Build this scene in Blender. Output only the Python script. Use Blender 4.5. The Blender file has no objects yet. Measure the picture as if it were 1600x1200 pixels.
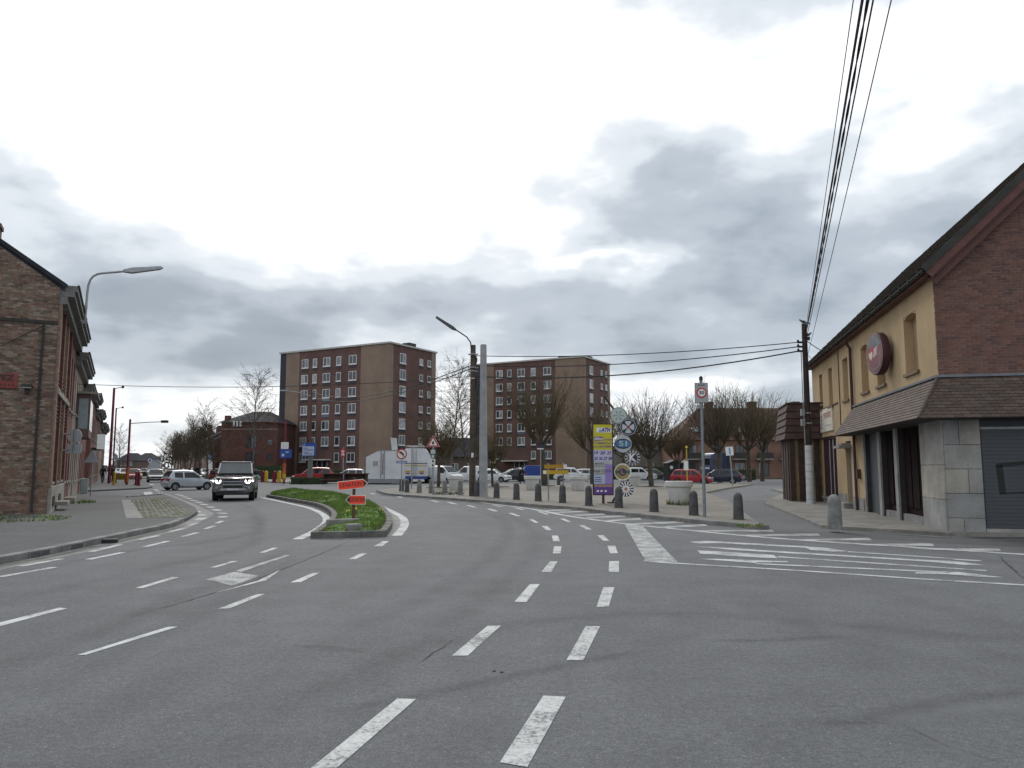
import bpy, bmesh, math, random
from mathutils import Vector, Matrix
random.seed(7)
PI = math.pi
R = math.radians
scn = bpy.context.scene
col = scn.collection

# ------------------------------------------------------------------ camera
FOC, EYE = 1200.0, 1.65
PITCH = math.atan(131 / FOC)
cd = bpy.data.cameras.new('camera'); cam = bpy.data.objects.new('camera', cd); col.objects.link(cam)
cam.location = (0, 0, EYE); cam.rotation_euler = (PI / 2 + PITCH, 0, 0)
cd.sensor_width = 36; cd.lens = 36 * FOC / 1600; cd.clip_start = 0.1; cd.clip_end = 6000
scn.camera = cam
scn.view_settings.view_transform = 'Standard'; scn.view_settings.look = 'None'
scn.view_settings.exposure = 0.0; scn.view_settings.gamma = 1
scn.view_settings.use_curve_mapping = False

# ------------------------------------------------------------------ sky and sun
SUN_AZ, SUN_EL = R(-12), R(38)
wd = bpy.data.worlds.new('World'); scn.world = wd; wd.use_nodes = True
wn, wl = wd.node_tree.nodes, wd.node_tree.links
wn.clear()

class NG:
    """small helper to write node arithmetic"""
    def __init__(s, nodes, links): s.n, s.l = nodes, links
    def node(s, t, **kw):
        n = s.n.new(t)
        for k, v in kw.items(): setattr(n, k, v)
        return n
    def put(s, sock, v):
        if isinstance(v, bpy.types.NodeSocket): s.l.new(v, sock)
        elif v is not None: sock.default_value = v
    def m(s, op, a, b=None, c=None):
        n = s.n.new('ShaderNodeMath'); n.operation = op
        for i, v in enumerate((a, b, c)):
            if v is not None: s.put(n.inputs[i], v)
        return n.outputs[0]
    def noise(s, vec, scale, detail=4, rough=0.5, dist=0.0):
        n = s.n.new('ShaderNodeTexNoise')
        if vec is not None: s.put(n.inputs['Vector'], vec)
        n.inputs['Scale'].default_value = scale; n.inputs['Detail'].default_value = detail
        n.inputs['Roughness'].default_value = rough; n.inputs['Distortion'].default_value = dist
        return n
    def ramp(s, fac, stops, interp='LINEAR'):
        n = s.n.new('ShaderNodeValToRGB'); n.color_ramp.interpolation = interp
        e = n.color_ramp.elements
        while len(e) < len(stops): e.new(0.5)
        for k, (p, c) in enumerate(stops):
            e[k].position = p
            e[k].color = (c, c, c, 1) if isinstance(c, (int, float)) else (*c, 1)
        s.put(n.inputs[0], fac)
        return n.outputs[0]
    def mix(s, fac, a, b, blend='MIX'):
        n = s.n.new('ShaderNodeMix'); n.data_type = 'RGBA'; n.blend_type = blend
        s.put(n.inputs[0], fac)
        for sock, v in ((n.inputs[6], a), (n.inputs[7], b)):
            if isinstance(v, tuple) and len(v) == 3: v = (*v, 1)
            s.put(sock, v)
        return n.outputs[2]
    def xyz(s, x, y, z):
        n = s.n.new('ShaderNodeCombineXYZ')
        for i, v in enumerate((x, y, z)): s.put(n.inputs[i], v)
        return n.outputs[0]

g = NG(wn, wl)
tc = g.node('ShaderNodeTexCoord')
sp = g.node('ShaderNodeSeparateXYZ'); wl.new(tc.outputs['Generated'], sp.inputs[0])
X, Y, Z = sp.outputs
az = g.m('ARCTAN2', X, Y)
el = g.m('ARCSINE', Z)
# cloud layer: broken stratocumulus, flattened towards the horizon
zz = g.m('ADD', g.m('MAXIMUM', Z, 0.0), 0.16)
plane = g.xyz(g.m('DIVIDE', X, zz), g.m('DIVIDE', Y, zz), 0.37)
n1 = g.noise(plane, 0.8, 6, 0.5, 0.2).outputs['Fac']
wv = g.noise(g.xyz(az, g.m('MULTIPLY', el, 2.2), 3.1), 4.5, 4, 0.5)
ws = g.node('ShaderNodeSeparateColor'); wl.new(wv.outputs['Color'], ws.inputs[0])
azw = g.m('ADD', az, g.m('MULTIPLY', g.m('SUBTRACT', ws.outputs[0], 0.5), 0.42))
elw = g.m('ADD', el, g.m('MULTIPLY', g.m('SUBTRACT', ws.outputs[1], 0.5), 0.16))
D = g.m('ADD', 0.36, g.m('MULTIPLY', g.m('SUBTRACT', n1, 0.5), 1.05))
D = g.m('ADD', D, g.m('MULTIPLY', g.m('SUBTRACT', g.noise(g.xyz(az, g.m('MULTIPLY', el, 1.9), 9.0), 9, 4, 0.5).outputs['Fac'], 0.5), 0.55))
BANKS = [(620, 480, 520, 75, .42), (310, 470, 230, 50, .20), (0, 290, 150, 75, .32), (230, 345, 120, 35, .18),
         (1000, 300, 230, 100, .33), (1240, 430, 170, 110, .20), (1580, 280, 190, 150, .22), (1340, 190, 130, 140, -.12), (900, 445, 220, 60, .16),
         (1130, 560, 240, 50, .20), (350, 560, 90, 22, .22), (1350, 620, 330, 50, .10), (550, 280, 40, 22, .16), (380, 95, 60, 30, .10),
         (560, 180, 460, 190, -.52), (150, 150, 250, 120, -.16), (230, 640, 230, 75, -.13), (1000, 628, 130, 26, -.20), (950, 378, 90, 16, -.26),
         (1450, 50, 260, 100, -.30), (120, 60, 160, 80, -.14), (420, 640, 100, 60, -.10), (720, 30, 700, 80, -.12), (700, 640, 60, 60, -.2)]
for px, py, rx, ry, amp in BANKS:
    a0 = math.atan((px - 800) / FOC); e0 = math.atan((731 - py) / FOC * math.cos(a0))
    dx = g.m('DIVIDE', g.m('SUBTRACT', azw, a0), rx / FOC); dy = g.m('DIVIDE', g.m('SUBTRACT', elw, e0), ry / FOC)
    r2 = g.m('ADD', g.m('MULTIPLY', dx, dx), g.m('MULTIPLY', dy, dy))
    D = g.m('ADD', D, g.m('MULTIPLY', g.m('EXPONENT', g.m('MULTIPLY', r2, -1.0)), amp))
cloud = g.ramp(D, [(0.0, (1.5, 1.5, 1.48)), (0.24, (1.12, 1.15, 1.18)), (0.42, (0.78, 0.84, 0.90)), (0.60, (0.51, 0.575, 0.65)), (0.80, (0.335, 0.395, 0.465)), (1.0, (0.265, 0.32, 0.39))], 'EASE')
sky = g.node('ShaderNodeTexSky', sky_type='NISHITA', sun_disc=False, sun_elevation=SUN_EL, sun_rotation=SUN_AZ)
sky.air_density = 1.0; sky.dust_density = 2.0
bg1 = g.node('ShaderNodeBackground'); wl.new(sky.outputs[0], bg1.inputs[0]); bg1.inputs[1].default_value = 0.10
bg2 = g.node('ShaderNodeBackground'); wl.new(cloud, bg2.inputs[0]); bg2.inputs[1].default_value = 1.0
ms = g.node('ShaderNodeMixShader'); ms.inputs[0].default_value = 0.93
wl.new(bg1.outputs[0], ms.inputs[1]); wl.new(bg2.outputs[0], ms.inputs[2])
wo = g.node('ShaderNodeOutputWorld'); wl.new(ms.outputs[0], wo.inputs[0])

sl = bpy.data.lights.new('sun', 'SUN'); so = bpy.data.objects.new('sun', sl); col.objects.link(so)
sl.energy = 1.2; sl.angle = R(16); sl.color = (1, 0.96, 0.90)
sdir = Vector((math.sin(SUN_AZ) * math.cos(SUN_EL), math.cos(SUN_AZ) * math.cos(SUN_EL), math.sin(SUN_EL)))
so.rotation_euler = sdir.to_track_quat('Z', 'Y').to_euler(); so.location = (0, 0, 60)

# ------------------------------------------------------------------ survey helpers: a sight line meets the ground, a depth or a wall
_c, _s = math.cos(PITCH), math.sin(PITCH)
def ray(px, py):
    x = (px - 800) / FOC; y = -(py - 600) / FOC
    return Vector((x, _c - y * _s, _s + y * _c))
def G(px, py, z=0.0):
    d = ray(px, py); t = (z - EYE) / d.z
    return Vector((d.x * t, d.y * t, z))
def PY(px, py, yy):
    d = ray(px, py); t = yy / d.y
    return Vector((d.x * t, yy, EYE + d.z * t))

# ------------------------------------------------------------------ materials
MATS = {}
def new_mat(name):
    m = bpy.data.materials.new(name); m.use_nodes = True
    n, l = m.node_tree.nodes, m.node_tree.links
    return m, NG(n, l), n['Principled BSDF']
def mat(name, colr, rough=0.7, metal=0.0, var=0.12, scale=3.0, coat=0.0, emit=0.0, bump=0.0, bscale=40, spec=0.5, fine=0.0):
    """plain paint, stone or metal with patchy tone variation; var = strength, scale = patch size (1/m)"""
    if name in MATS: return MATS[name]
    m, q, b = new_mat(name)
    b.inputs['Roughness'].default_value = rough; b.inputs['Metallic'].default_value = metal
    b.inputs['Coat Weight'].default_value = coat; b.inputs['Specular IOR Level'].default_value = spec
    t = q.node('ShaderNodeTexCoord').outputs['Object']
    c = (*colr, 1)
    if var > 0:
        f = q.noise(t, scale, 5, 0.6).outputs['Fac']
        lo = tuple(max(0, v * (1 - var * 1.6)) for v in colr); hi = tuple(min(1, v * (1 + var * 1.6)) for v in colr)
        c = q.ramp(f, [(0.3, lo), (0.7, hi)])
        if fine > 0:
            f2 = q.noise(t, scale * 14, 3, 0.6).outputs['Fac']
            c = q.mix(fine, c, q.ramp(f2, [(0.35, (0.3, 0.3, 0.3)), (0.65, (1, 1, 1))]), 'MULTIPLY')
    q.put(b.inputs['Base Color'], c)
    if emit > 0:
        q.put(b.inputs['Emission Color'], (*colr, 1)); b.inputs['Emission Strength'].default_value = emit
    if bump > 0:
        bn = q.node('ShaderNodeBump'); bn.inputs['Strength'].default_value = bump; bn.inputs['Distance'].default_value = 0.02
        q.l.new(q.noise(t, bscale, 4, 0.6).outputs['Fac'], bn.inputs['Height']); q.l.new(bn.outputs[0], b.inputs['Normal'])
    MATS[name] = m
    return m

def asphalt(name, base, patch=0.18, speck=0.35):
    m, q, b = new_mat(name)
    t = q.node('ShaderNodeTexCoord').outputs['Object']
    big = q.noise(t, 0.22, 6, 0.62, 0.6).outputs['Fac']
    mid = q.noise(t, 1.7, 5, 0.6).outputs['Fac']
    fin = q.noise(t, 62, 3, 0.75).outputs['Fac']; gr = q.noise(t, 17, 4, 0.7).outputs['Fac']
    chip = q.noise(t, 34, 1, 0.5).outputs['Fac']
    st = q.noise(q.xyz(g_sep(q, t)[0], q.m('MULTIPLY', g_sep(q, t)[1], 0.22), 0.0), 0.9, 4, 0.6).outputs['Fac']
    c = q.ramp(big, [(0.30, tuple(v * (1 - patch) for v in base)), (0.55, base), (0.75, tuple(v * (1 + patch) for v in base))])
    c = q.mix(0.5, c, q.ramp(mid, [(0.3, 0.74), (0.7, 1.22)]), 'MULTIPLY')
    c = q.mix(0.35, c, q.ramp(st, [(0.35, 0.72), (0.6, 1.1)]), 'MULTIPLY')
    c = q.mix(0.6, c, q.ramp(gr, [(0.32, 0.62), (0.5, 1.0), (0.68, 1.38)]), 'MULTIPLY')
    c = q.mix(speck, c, q.ramp(fin, [(0.30, 0.25), (0.5, 0.95), (0.72, 2.1)]), 'MULTIPLY')
    c = q.mix(q.ramp(chip, [(0.72, 0.0), (0.76, 0.55)]), c, (0.34, 0.34, 0.33))
    c = q.mix(q.ramp(chip, [(0.225, 0.6), (0.265, 0.0)]), c, (0.03, 0.03, 0.03))
    q.put(b.inputs['Base Color'], c)
    b.inputs['Roughness'].default_value = 0.85
    bn = q.node('ShaderNodeBump'); bn.inputs['Strength'].default_value = 0.7; bn.inputs['Distance'].default_value = 0.012
    q.l.new(fin, bn.inputs['Height']); q.l.new(bn.outputs[0], b.inputs['Normal'])
    MATS[name] = m
    return m
def g_sep(q, t):
    n = q.node('ShaderNodeSeparateXYZ'); q.l.new(t, n.inputs[0]); return n.outputs
def worn_paint(name, colr, wear=0.45):
    """road paint with aggregate showing through"""
    m, q, b = new_mat(name)
    t = q.node('ShaderNodeTexCoord').outputs['Object']
    f = q.noise(t, 26, 5, 0.75).outputs['Fac']; f2 = q.noise(t, 2.3, 3, 0.6).outputs['Fac']
    k = q.m('ADD', f, q.m('MULTIPLY', q.m('SUBTRACT', f2, 0.5), 0.75))
    c = q.ramp(k, [(wear - 0.12, (0.15, 0.155, 0.16)), (wear, tuple(v * 0.75 for v in colr)), (wear + 0.16, colr)])
    q.put(b.inputs['Base Color'], c); b.inputs['Roughness'].default_value = 0.75
    MATS[name] = m
    return m
def stain(name, colr, strength, scale=6.0):
    """thin film on the road, broken up by noise and fading out towards its edges (vertex attribute 'a')"""
    m, q, b = new_mat(name)
    t = q.node('ShaderNodeTexCoord').outputs['Object']
    b.inputs['Base Color'].default_value = (*colr, 1); b.inputs['Roughness'].default_value = 0.9
    at_ = q.node('ShaderNodeAttribute'); at_.attribute_name = 'a'
    f = q.ramp(q.noise(t, scale, 5, 0.7).outputs['Fac'], [(0.30, 0.15), (0.62, 1.0)])
    q.put(b.inputs['Alpha'], q.m('MULTIPLY', q.m('MULTIPLY', at_.outputs['Fac'], f), strength))
    MATS[name] = m
    return m
def slabs(name, c1, c2, mortar, sx, sy, msize=0.02):
    """small paving units"""
    m, q, b = new_mat(name)
    t = q.node('ShaderNodeTexCoord').outputs['Object']
    br = q.node('ShaderNodeTexBrick'); q.l.new(t, br.inputs['Vector'])
    br.inputs['Color1'].default_value = (*c1, 1); br.inputs['Color2'].default_value = (*c2, 1); br.inputs['Mortar'].default_value = (*mortar, 1)
    br.inputs['Scale'].default_value = 1; br.inputs['Brick Width'].default_value = sx; br.inputs['Row Height'].default_value = sy
    br.inputs['Mortar Size'].default_value = msize; br.inputs['Mortar Smooth'].default_value = 0.4; br.inputs['Bias'].default_value = 0
    f = q.noise(t, 0.5, 6, 0.65).outputs['Fac']; f2 = q.noise(t, 14, 4, 0.65).outputs['Fac']
    c = q.mix(0.8, br.outputs['Color'], q.ramp(f, [(0.3, 0.66), (0.7, 1.25)]), 'MULTIPLY')
    c = q.mix(0.5, c, q.ramp(f2, [(0.3, 0.6), (0.7, 1.3)]), 'MULTIPLY')
    q.put(b.inputs['Base Color'], c); b.inputs['Roughness'].default_value = 0.85
    bn = q.node('ShaderNodeBump'); bn.inputs['Strength'].default_value = 0.4; bn.inputs['Distance'].default_value = 0.01
    q.l.new(br.outputs['Fac'], bn.inputs['Height']); bn.invert = True; q.l.new(bn.outputs[0], b.inputs['Normal'])
    MATS[name] = m
    return m
def streaked(name, colr, dark=0.10):
    """old wall render with rain streaks running down and patchy fading"""
    m, q, b = new_mat(name)
    t = q.node('ShaderNodeTexCoord').outputs['Object']; s = g_sep(q, t)
    f = q.noise(q.xyz(q.m('MULTIPLY', s[0], 1.0), q.m('MULTIPLY', s[1], 1.0), q.m('MULTIPLY', s[2], 0.35)), 1.1, 6, 0.7).outputs['Fac']
    f2 = q.noise(t, 0.6, 5, 0.6).outputs['Fac']; f3 = q.noise(t, 30, 3, 0.6).outputs['Fac']
    c = q.mix(1.0, (*colr, 1), q.ramp(f, [(0.30, 1 - dark), (0.60, 1.06)]), 'MULTIPLY')
    c = q.mix(1.0, c, q.ramp(f2, [(0.3, 0.86), (0.7, 1.1)]), 'MULTIPLY'); c = q.mix(0.25, c, q.ramp(f3, [(0.35, 0.7), (0.65, 1.2)]), 'MULTIPLY')
    q.put(b.inputs['Base Color'], c); b.inputs['Roughness'].default_value = 0.92; b.inputs['Specular IOR Level'].default_value = 0.2
    MATS[name] = m
    return m
def glass(name, tint=(0.02, 0.025, 0.03), rough=0.06, spec=0.8):
    if name in MATS: return MATS[name]
    m, q, b = new_mat(name)
    t = q.node('ShaderNodeTexCoord').outputs['Object']
    f = q.noise(t, 1.5, 2, 0.5).outputs['Fac']
    q.put(b.inputs['Base Color'], q.ramp(f, [(0.3, tuple(v * 0.7 for v in tint)), (0.7, tuple(v * 1.3 for v in tint))]))
    b.inputs['Roughness'].default_value = rough; b.inputs['Specular IOR Level'].default_value = spec
    MATS[name] = m
    return m
def paint(name, colr, metal=0.0, rough=0.32):
    return mat(name, colr, rough, metal, 0.05, 1.5, coat=0.5)

# ------------------------------------------------------------------ mesh and object helpers
class MB:
    def __init__(s): s.v, s.f, s.mi = [], [], []
    def add(s, verts, faces, mi=0):
        o = len(s.v); s.v += [tuple(v) for v in verts]
        s.f += [tuple(i + o for i in f) for f in faces]; s.mi += [mi] * len(faces)
        return s
    def box(s, x0, x1, y0, y1, z0, z1, mi=0, M=None):
        vs = [Vector((x, y, z)) for z in (z0, z1) for y in (y0, y1) for x in (x0, x1)]
        if M: vs = [M @ v for v in vs]
        return s.add(vs, [(0, 2, 3, 1), (4, 5, 7, 6), (0, 1, 5, 4), (2, 6, 7, 3), (0, 4, 6, 2), (1, 3, 7, 5)], mi)
    def prism(s, pts, z0, z1, mi=0, M=None):
        n = len(pts)
        if sum(pts[i][0] * pts[(i + 1) % n][1] - pts[(i + 1) % n][0] * pts[i][1] for i in range(n)) < 0: pts = pts[::-1]
        vs = [Vector((p[0], p[1], z0)) for p in pts] + [Vector((p[0], p[1], z1)) for p in pts]
        if M: vs = [M @ v for v in vs]
        return s.add(vs, [tuple(range(n))[::-1], tuple(range(n, 2 * n))] + [(i, (i + 1) % n, n + (i + 1) % n, n + i) for i in range(n)], mi)
    def lathe(s, prof, seg=16, mi=0, M=None, cap=True):
        """prof: (radius, z) from bottom to top, about the z axis"""
        vs = []
        for r, z in prof:
            for k in range(seg):
                a = 2 * PI * k / seg; vs.append(Vector((r * math.cos(a), r * math.sin(a), z)))
        fs = [(i * seg + k, i * seg + (k + 1) % seg, (i + 1) * seg + (k + 1) % seg, (i + 1) * seg + k) for i in range(len(prof) - 1) for k in range(seg)]
        if cap: fs += [tuple(range(seg))[::-1], tuple(range((len(prof) - 1) * seg, len(prof) * seg))]
        if M: vs = [M @ v for v in vs]
        return s.add(vs, fs, mi)
    def tube(s, pts, r, seg=6, mi=0, cap=True):
        """tube along points; r number or list"""
        pts = [Vector(p) for p in pts]; n = len(pts)
        rs = r if isinstance(r, (list, tuple)) else [r] * n
        vs = []; prev = None
        for i, p in enumerate(pts):
            d = (pts[min(i + 1, n - 1)] - pts[max(i - 1, 0)]).normalized()
            a = d.cross(Vector((0, 0, 1))) if prev is None else prev - d * prev.dot(d)
            if a.length < 1e-4: a = d.cross(Vector((1, 0, 0)))
            a.normalize(); prev = a; b = d.cross(a)
            for k in range(seg):
                t = 2 * PI * k / seg; vs.append(p + (a * math.cos(t) + b * math.sin(t)) * rs[i])
        fs = [(i * seg + k, i * seg + (k + 1) % seg, (i + 1) * seg + (k + 1) % seg, (i + 1) * seg + k) for i in range(n - 1) for k in range(seg)]
        if cap: fs += [tuple(range(seg))[::-1], tuple(range((n - 1) * seg, n * seg))]
        return s.add(vs, fs, mi)
    def mesh(s, name, mats, smooth=None):
        me = bpy.data.meshes.new(name); me.from_pydata(s.v, [], s.f)
        for m in (mats if isinstance(mats, (list, tuple)) else [mats]): me.materials.append(m)
        if any(s.mi): me.polygons.foreach_set('material_index', s.mi)
        if smooth is not None:
            me.polygons.foreach_set('use_smooth', [True] * len(me.polygons)); me.set_sharp_from_angle(angle=R(smooth))
        me.update()
        return me
    def build(s, name, mats, parent=None, loc=None, rz=None, smooth=None, bevel=0, rot=None):
        return place(name, s.mesh(name, mats, smooth), parent, loc, rz, bevel, rot)
def place(name, me, parent=None, loc=None, rz=None, bevel=0, rot=None):
    o = bpy.data.objects.new(name, me); col.objects.link(o)
    if parent: o.parent = parent
    if loc is not None: o.location = loc
    if rz is not None: o.rotation_euler = (0, 0, rz)
    if rot is not None: o.rotation_euler = rot
    if bevel:
        b = o.modifiers.new('bevel', 'BEVEL'); b.width = bevel; b.segments = 2; b.limit_method = 'ANGLE'; b.angle_limit = R(50)
    return o
def tag(o, label, cat, group=None):
    o['label'] = label; o['category'] = cat
    if group: o['group'] = group
    return o
def thing(name, label, cat, loc=(0, 0, 0), rz=0, group=None):
    o = bpy.data.objects.new(name, None); col.objects.link(o)
    o.location = loc; o.rotation_euler = (0, 0, rz); o.empty_display_size = 0.2
    return tag(o, label, cat, group)
def struct(o): o['kind'] = 'structure'; return o
def stuff(o): o['kind'] = 'stuff'; return o
def copy_tree(o, parent=None):
    c = o.copy(); col.objects.link(c); c.parent = parent
    for ch in o.children: copy_tree(ch, c)
    return c
def MX(loc=(0, 0, 0), rx=0, ry=0, rz=0):
    return Matrix.Translation(loc) @ Matrix.Rotation(rz, 4, 'Z') @ Matrix.Rotation(ry, 4, 'Y') @ Matrix.Rotation(rx, 4, 'X')
def text_mesh(txt, size, w=None, bold=0.0, shear=0.0, align='CENTER', depth=0.0):
    """flat lettering in the xy plane, centred on the origin; w = forced width"""
    cu = bpy.data.curves.new('lettering', 'FONT'); cu.body = txt; cu.size = size; cu.align_x = align; cu.align_y = 'CENTER'
    cu.offset = bold; cu.shear = shear; cu.extrude = depth; cu.resolution_u = 3
    o = bpy.data.objects.new('lettering', cu); col.objects.link(o)
    bpy.context.view_layer.update()
    me = bpy.data.meshes.new_from_object(o.evaluated_get(bpy.context.evaluated_depsgraph_get()))
    bpy.data.objects.remove(o); bpy.data.curves.remove(cu)
    if w:
        xs = [v.co.x for v in me.vertices]
        k = w / max(1e-4, max(xs) - min(xs)); c = 0 if align == 'LEFT' else 0.5 * (max(xs) + min(xs))
        for v in me.vertices: v.co.x = (v.co.x - c) * k
    return me
def lettering(txt, size, m, parent, loc, rot, w=None, bold=0.0, shear=0.0, align='CENTER', name='lettering'):
    me = text_mesh(txt, size, w, bold, shear, align); me.materials.clear(); me.materials.append(m)
    return place(name, me, parent, loc, rot=rot)
def holed(mb, w, h, holes, fmap, depth, mi=0, back=None):
    """wall w x h with rectangular holes (a0,a1,z0,z1); fmap(a,z,d) -> point, d = depth behind the face"""
    A = sorted({0, w} | {v for hh in holes for v in hh[:2]}); Zs = sorted({0, h} | {v for hh in holes for v in hh[2:4]})
    for a0, a1 in zip(A, A[1:]):
        for z0, z1 in zip(Zs, Zs[1:]):
            am, zm = (a0 + a1) / 2, (z0 + z1) / 2
            if not any(hh[0] < am < hh[1] and hh[2] < zm < hh[3] for hh in holes):
                mb.add([fmap(a0, z0, 0), fmap(a1, z0, 0), fmap(a1, z1, 0), fmap(a0, z1, 0)], [(0, 1, 2, 3)], mi)
    for hh in holes:
        a0, a1, z0, z1 = hh[:4]; hm = hh[4] if len(hh) > 4 else mi
        q = [(a0, z0), (a1, z0), (a1, z1), (a0, z1)]
        for i in range(4):
            p, r = q[i], q[(i + 1) % 4]
            mb.add([fmap(*p, 0), fmap(*p, depth), fmap(*r, depth), fmap(*r, 0)], [(0, 1, 2, 3)], hm)
        if back is not None:
            mb.add([fmap(*p, depth) for p in q], [(0, 1, 2, 3)], hm if len(hh) > 4 else back)
    return mb

M_ASPH = asphalt('asphalt', (0.116, 0.120, 0.126), 0.16, 0.6)
M_ASPH_D = asphalt('asphalt_dark', (0.085, 0.087, 0.088))
M_SIDE = asphalt('asphalt_pavement', (0.086, 0.087, 0.088), 0.2, 0.6)
M_PAINT = worn_paint('road_paint', (0.54, 0.55, 0.545), 0.465)
M_PAINT_W = worn_paint('road_paint_worn', (0.47, 0.48, 0.475), 0.53)
M_PLAZA = slabs('plaza_pavers', (0.235, 0.21, 0.175), (0.195, 0.178, 0.152), (0.12, 0.11, 0.095), 0.22, 0.11, 0.012)
M_CONC = mat('concrete', (0.24, 0.235, 0.225), 0.85, var=0.18, scale=2.5, bump=0.3, fine=0.35)
M_KERB = mat('kerb_stone', (0.20, 0.20, 0.195), 0.85, var=0.22, scale=2.0, bump=0.3, fine=0.4)
M_STONE = mat('blue_stone', (0.085, 0.085, 0.088), 0.75, var=0.25, scale=4, bump=0.4, fine=0.4)
M_STONE_L = mat('grey_stone', (0.22, 0.22, 0.215), 0.8, var=0.25, scale=4, bump=0.3, fine=0.4)
M_STEEL = mat('galvanised_steel', (0.30, 0.31, 0.32), 0.5, 0.4, 0.12, 4)
M_BLACK = mat('black_plastic', (0.012, 0.012, 0.013), 0.5, var=0.1)
M_RUBBER = mat('tyre_rubber', (0.015, 0.015, 0.015), 0.85, var=0.1)
M_WHITE = mat('white_paint', (0.72, 0.73, 0.73), 0.5, var=0.06)
M_SOIL = mat('soil', (0.05, 0.042, 0.03), 0.95, var=0.35, scale=5, bump=0.5)
M_WIRE = mat('cable_black', (0.02, 0.018, 0.022), 0.6, var=0.0)
# ================================================================== GROUND, ROADS, PAVEMENTS
road = struct(MB().add([(-1500, -300, 0), (1500, -300, 0), (1500, 3000, 0), (-1500, 3000, 0)], [(0, 1, 2, 3)]).build('road', M_ASPH))

def sheet(name, pix, z, m, parent=None, zs=0.0):
    """raised or flat sheet whose outline is surveyed at ground level"""
    pts = [G(*p, 0.0) if len(p) == 2 else Vector(p) for p in pix]
    return MB().prism([(p.x, p.y) for p in pts], zs - 0.3, z).build(name, m, parent)
def offset_path(pts, d):
    out = []
    for i, p in enumerate(pts):
        t = (pts[min(i + 1, len(pts) - 1)] - pts[max(i - 1, 0)]); t.z = 0; t.normalize()
        out.append(p + Vector((-t.y, t.x, 0)) * d)
    return out
def smooth_path(pts, step=0.5):
    """Catmull-Rom resample"""
    P = [pts[0] * 2 - pts[1]] + pts + [pts[-1] * 2 - pts[-2]]; out = []
    for i in range(1, len(P) - 2):
        n = max(1, int((P[i + 1] - P[i]).length / step))
        for k in range(n):
            t = k / n; a, b, c, d = P[i - 1], P[i], P[i + 1], P[i + 2]
            out.append(0.5 * ((2 * b) + (c - a) * t + (2 * a - 5 * b + 4 * c - d) * t * t + (3 * b - a - 3 * c + d) * t ** 3))
    return out + [pts[-1]]
def ribbon(name, pts, w, z, m, parent):
    a, b = offset_path(pts, w / 2), offset_path(pts, -w / 2); n = len(pts)
    mb = MB().add([(p.x, p.y, z) for p in a + b], [(i, n + i, n + i + 1, i + 1) for i in range(n - 1)])
    return mb.build(name, m, parent)
def kerb(name_parent, pts, w=0.16, h=0.14, length=1.0, side=1, gap=0.012, m=None):
    """row of kerb stones, each a piece of its own, along a surveyed line; side=+1 keeps the stones left of the line"""
    pts = smooth_path(pts, 0.25)
    run, start = 0.0, 0; n = 0
    for i in range(1, len(pts)):
        run += (pts[i] - pts[i - 1]).length
        if run >= length or i == len(pts) - 1:
            seg = pts[start:i + 1]; a = seg[0]; b = seg[-1]; d = (b - a)
            if d.length > 0.1:
                L = d.length - gap; dz = random.uniform(-0.006, 0.006)
                mb = MB().box(0, L, 0 if side > 0 else -w, w if side > 0 else 0, -0.25, h + dz)
                mb.build('kerb_stone', m or M_KERB, name_parent, (a.x, a.y, 0), math.atan2(d.y, d.x), bevel=0.015); n += 1
            run, start = 0.0, i
    return n

# --- plaza on the right
PZ_LOW = [(588, 768.7), (607, 774), (645, 777), (687.5, 780.4), (730, 783.6), (772.5, 787), (836, 792.4), (900, 797), (941, 802.5), (999, 808.5), (1070.6, 816.5), (1142.5, 823), (1189, 828)]
PZ_REST = [(1186, 823), (1163, 806), (1137, 786), (1101, 772), (1140, 764), (1176, 758.5), (1140, 757.5), (1050, 758.5), (960, 758.5), (850, 758.5), (760, 759.5), (690, 761), (640, 763), (606, 766)]
plaza = struct(sheet('plaza_pavement', PZ_LOW + PZ_REST, 0.118, M_PLAZA))
kerb(plaza, [G(*p) for p in PZ_LOW], 0.3, 0.125, 1.0, 1)
kerb(plaza, [G(*p) for p in [(1189, 828), (1163, 806), (1137, 786)]], 0.15, 0.125, 1.0, 1)

# --- pavement beside the corner building (right)
SW = [(1194, 788.5), (1215, 797), (1237, 806), (1260, 816), (1283, 825.5), (1312, 828), (1400, 832.5), (1482, 838)]
C0 = Vector((10.7808, 19.262, 0)); U0 = Vector((0.21678, 0.97622, 0)); V0 = Vector((0.97622, -0.21678, 0))
C1 = C0 + U0 * 40; C2 = C0 + U0 * 40 + V0 * 12; C3 = C0 + V0 * 12; C4 = C3 - U0 * 0.35; C5 = C0 - U0 * 0.3
pavR = [G(*p) for p in SW] + [C5, C3, C2, C1, G(1229, 772), G(1212, 778)]
pavement_r = struct(MB().prism([(p.x, p.y) for p in pavR], -0.3, 0.09).build('pavement', mat('pavement_concrete', (0.21, 0.20, 0.18), 0.9, var=0.2, scale=1.2, bump=0.2, fine=0.3)))
kerb(pavement_r, [G(*p) for p in SW[:5]], 0.16, 0.10, 1.0, 1)
apron = ribbon('asphalt_apron', smooth_path([G(1190, 833), G(1290, 835), G(1400, 840), G(1500, 846), G(1600, 849), G(1750, 849)]), 1.5, 0.0018, M_ASPH_D, road)

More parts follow.
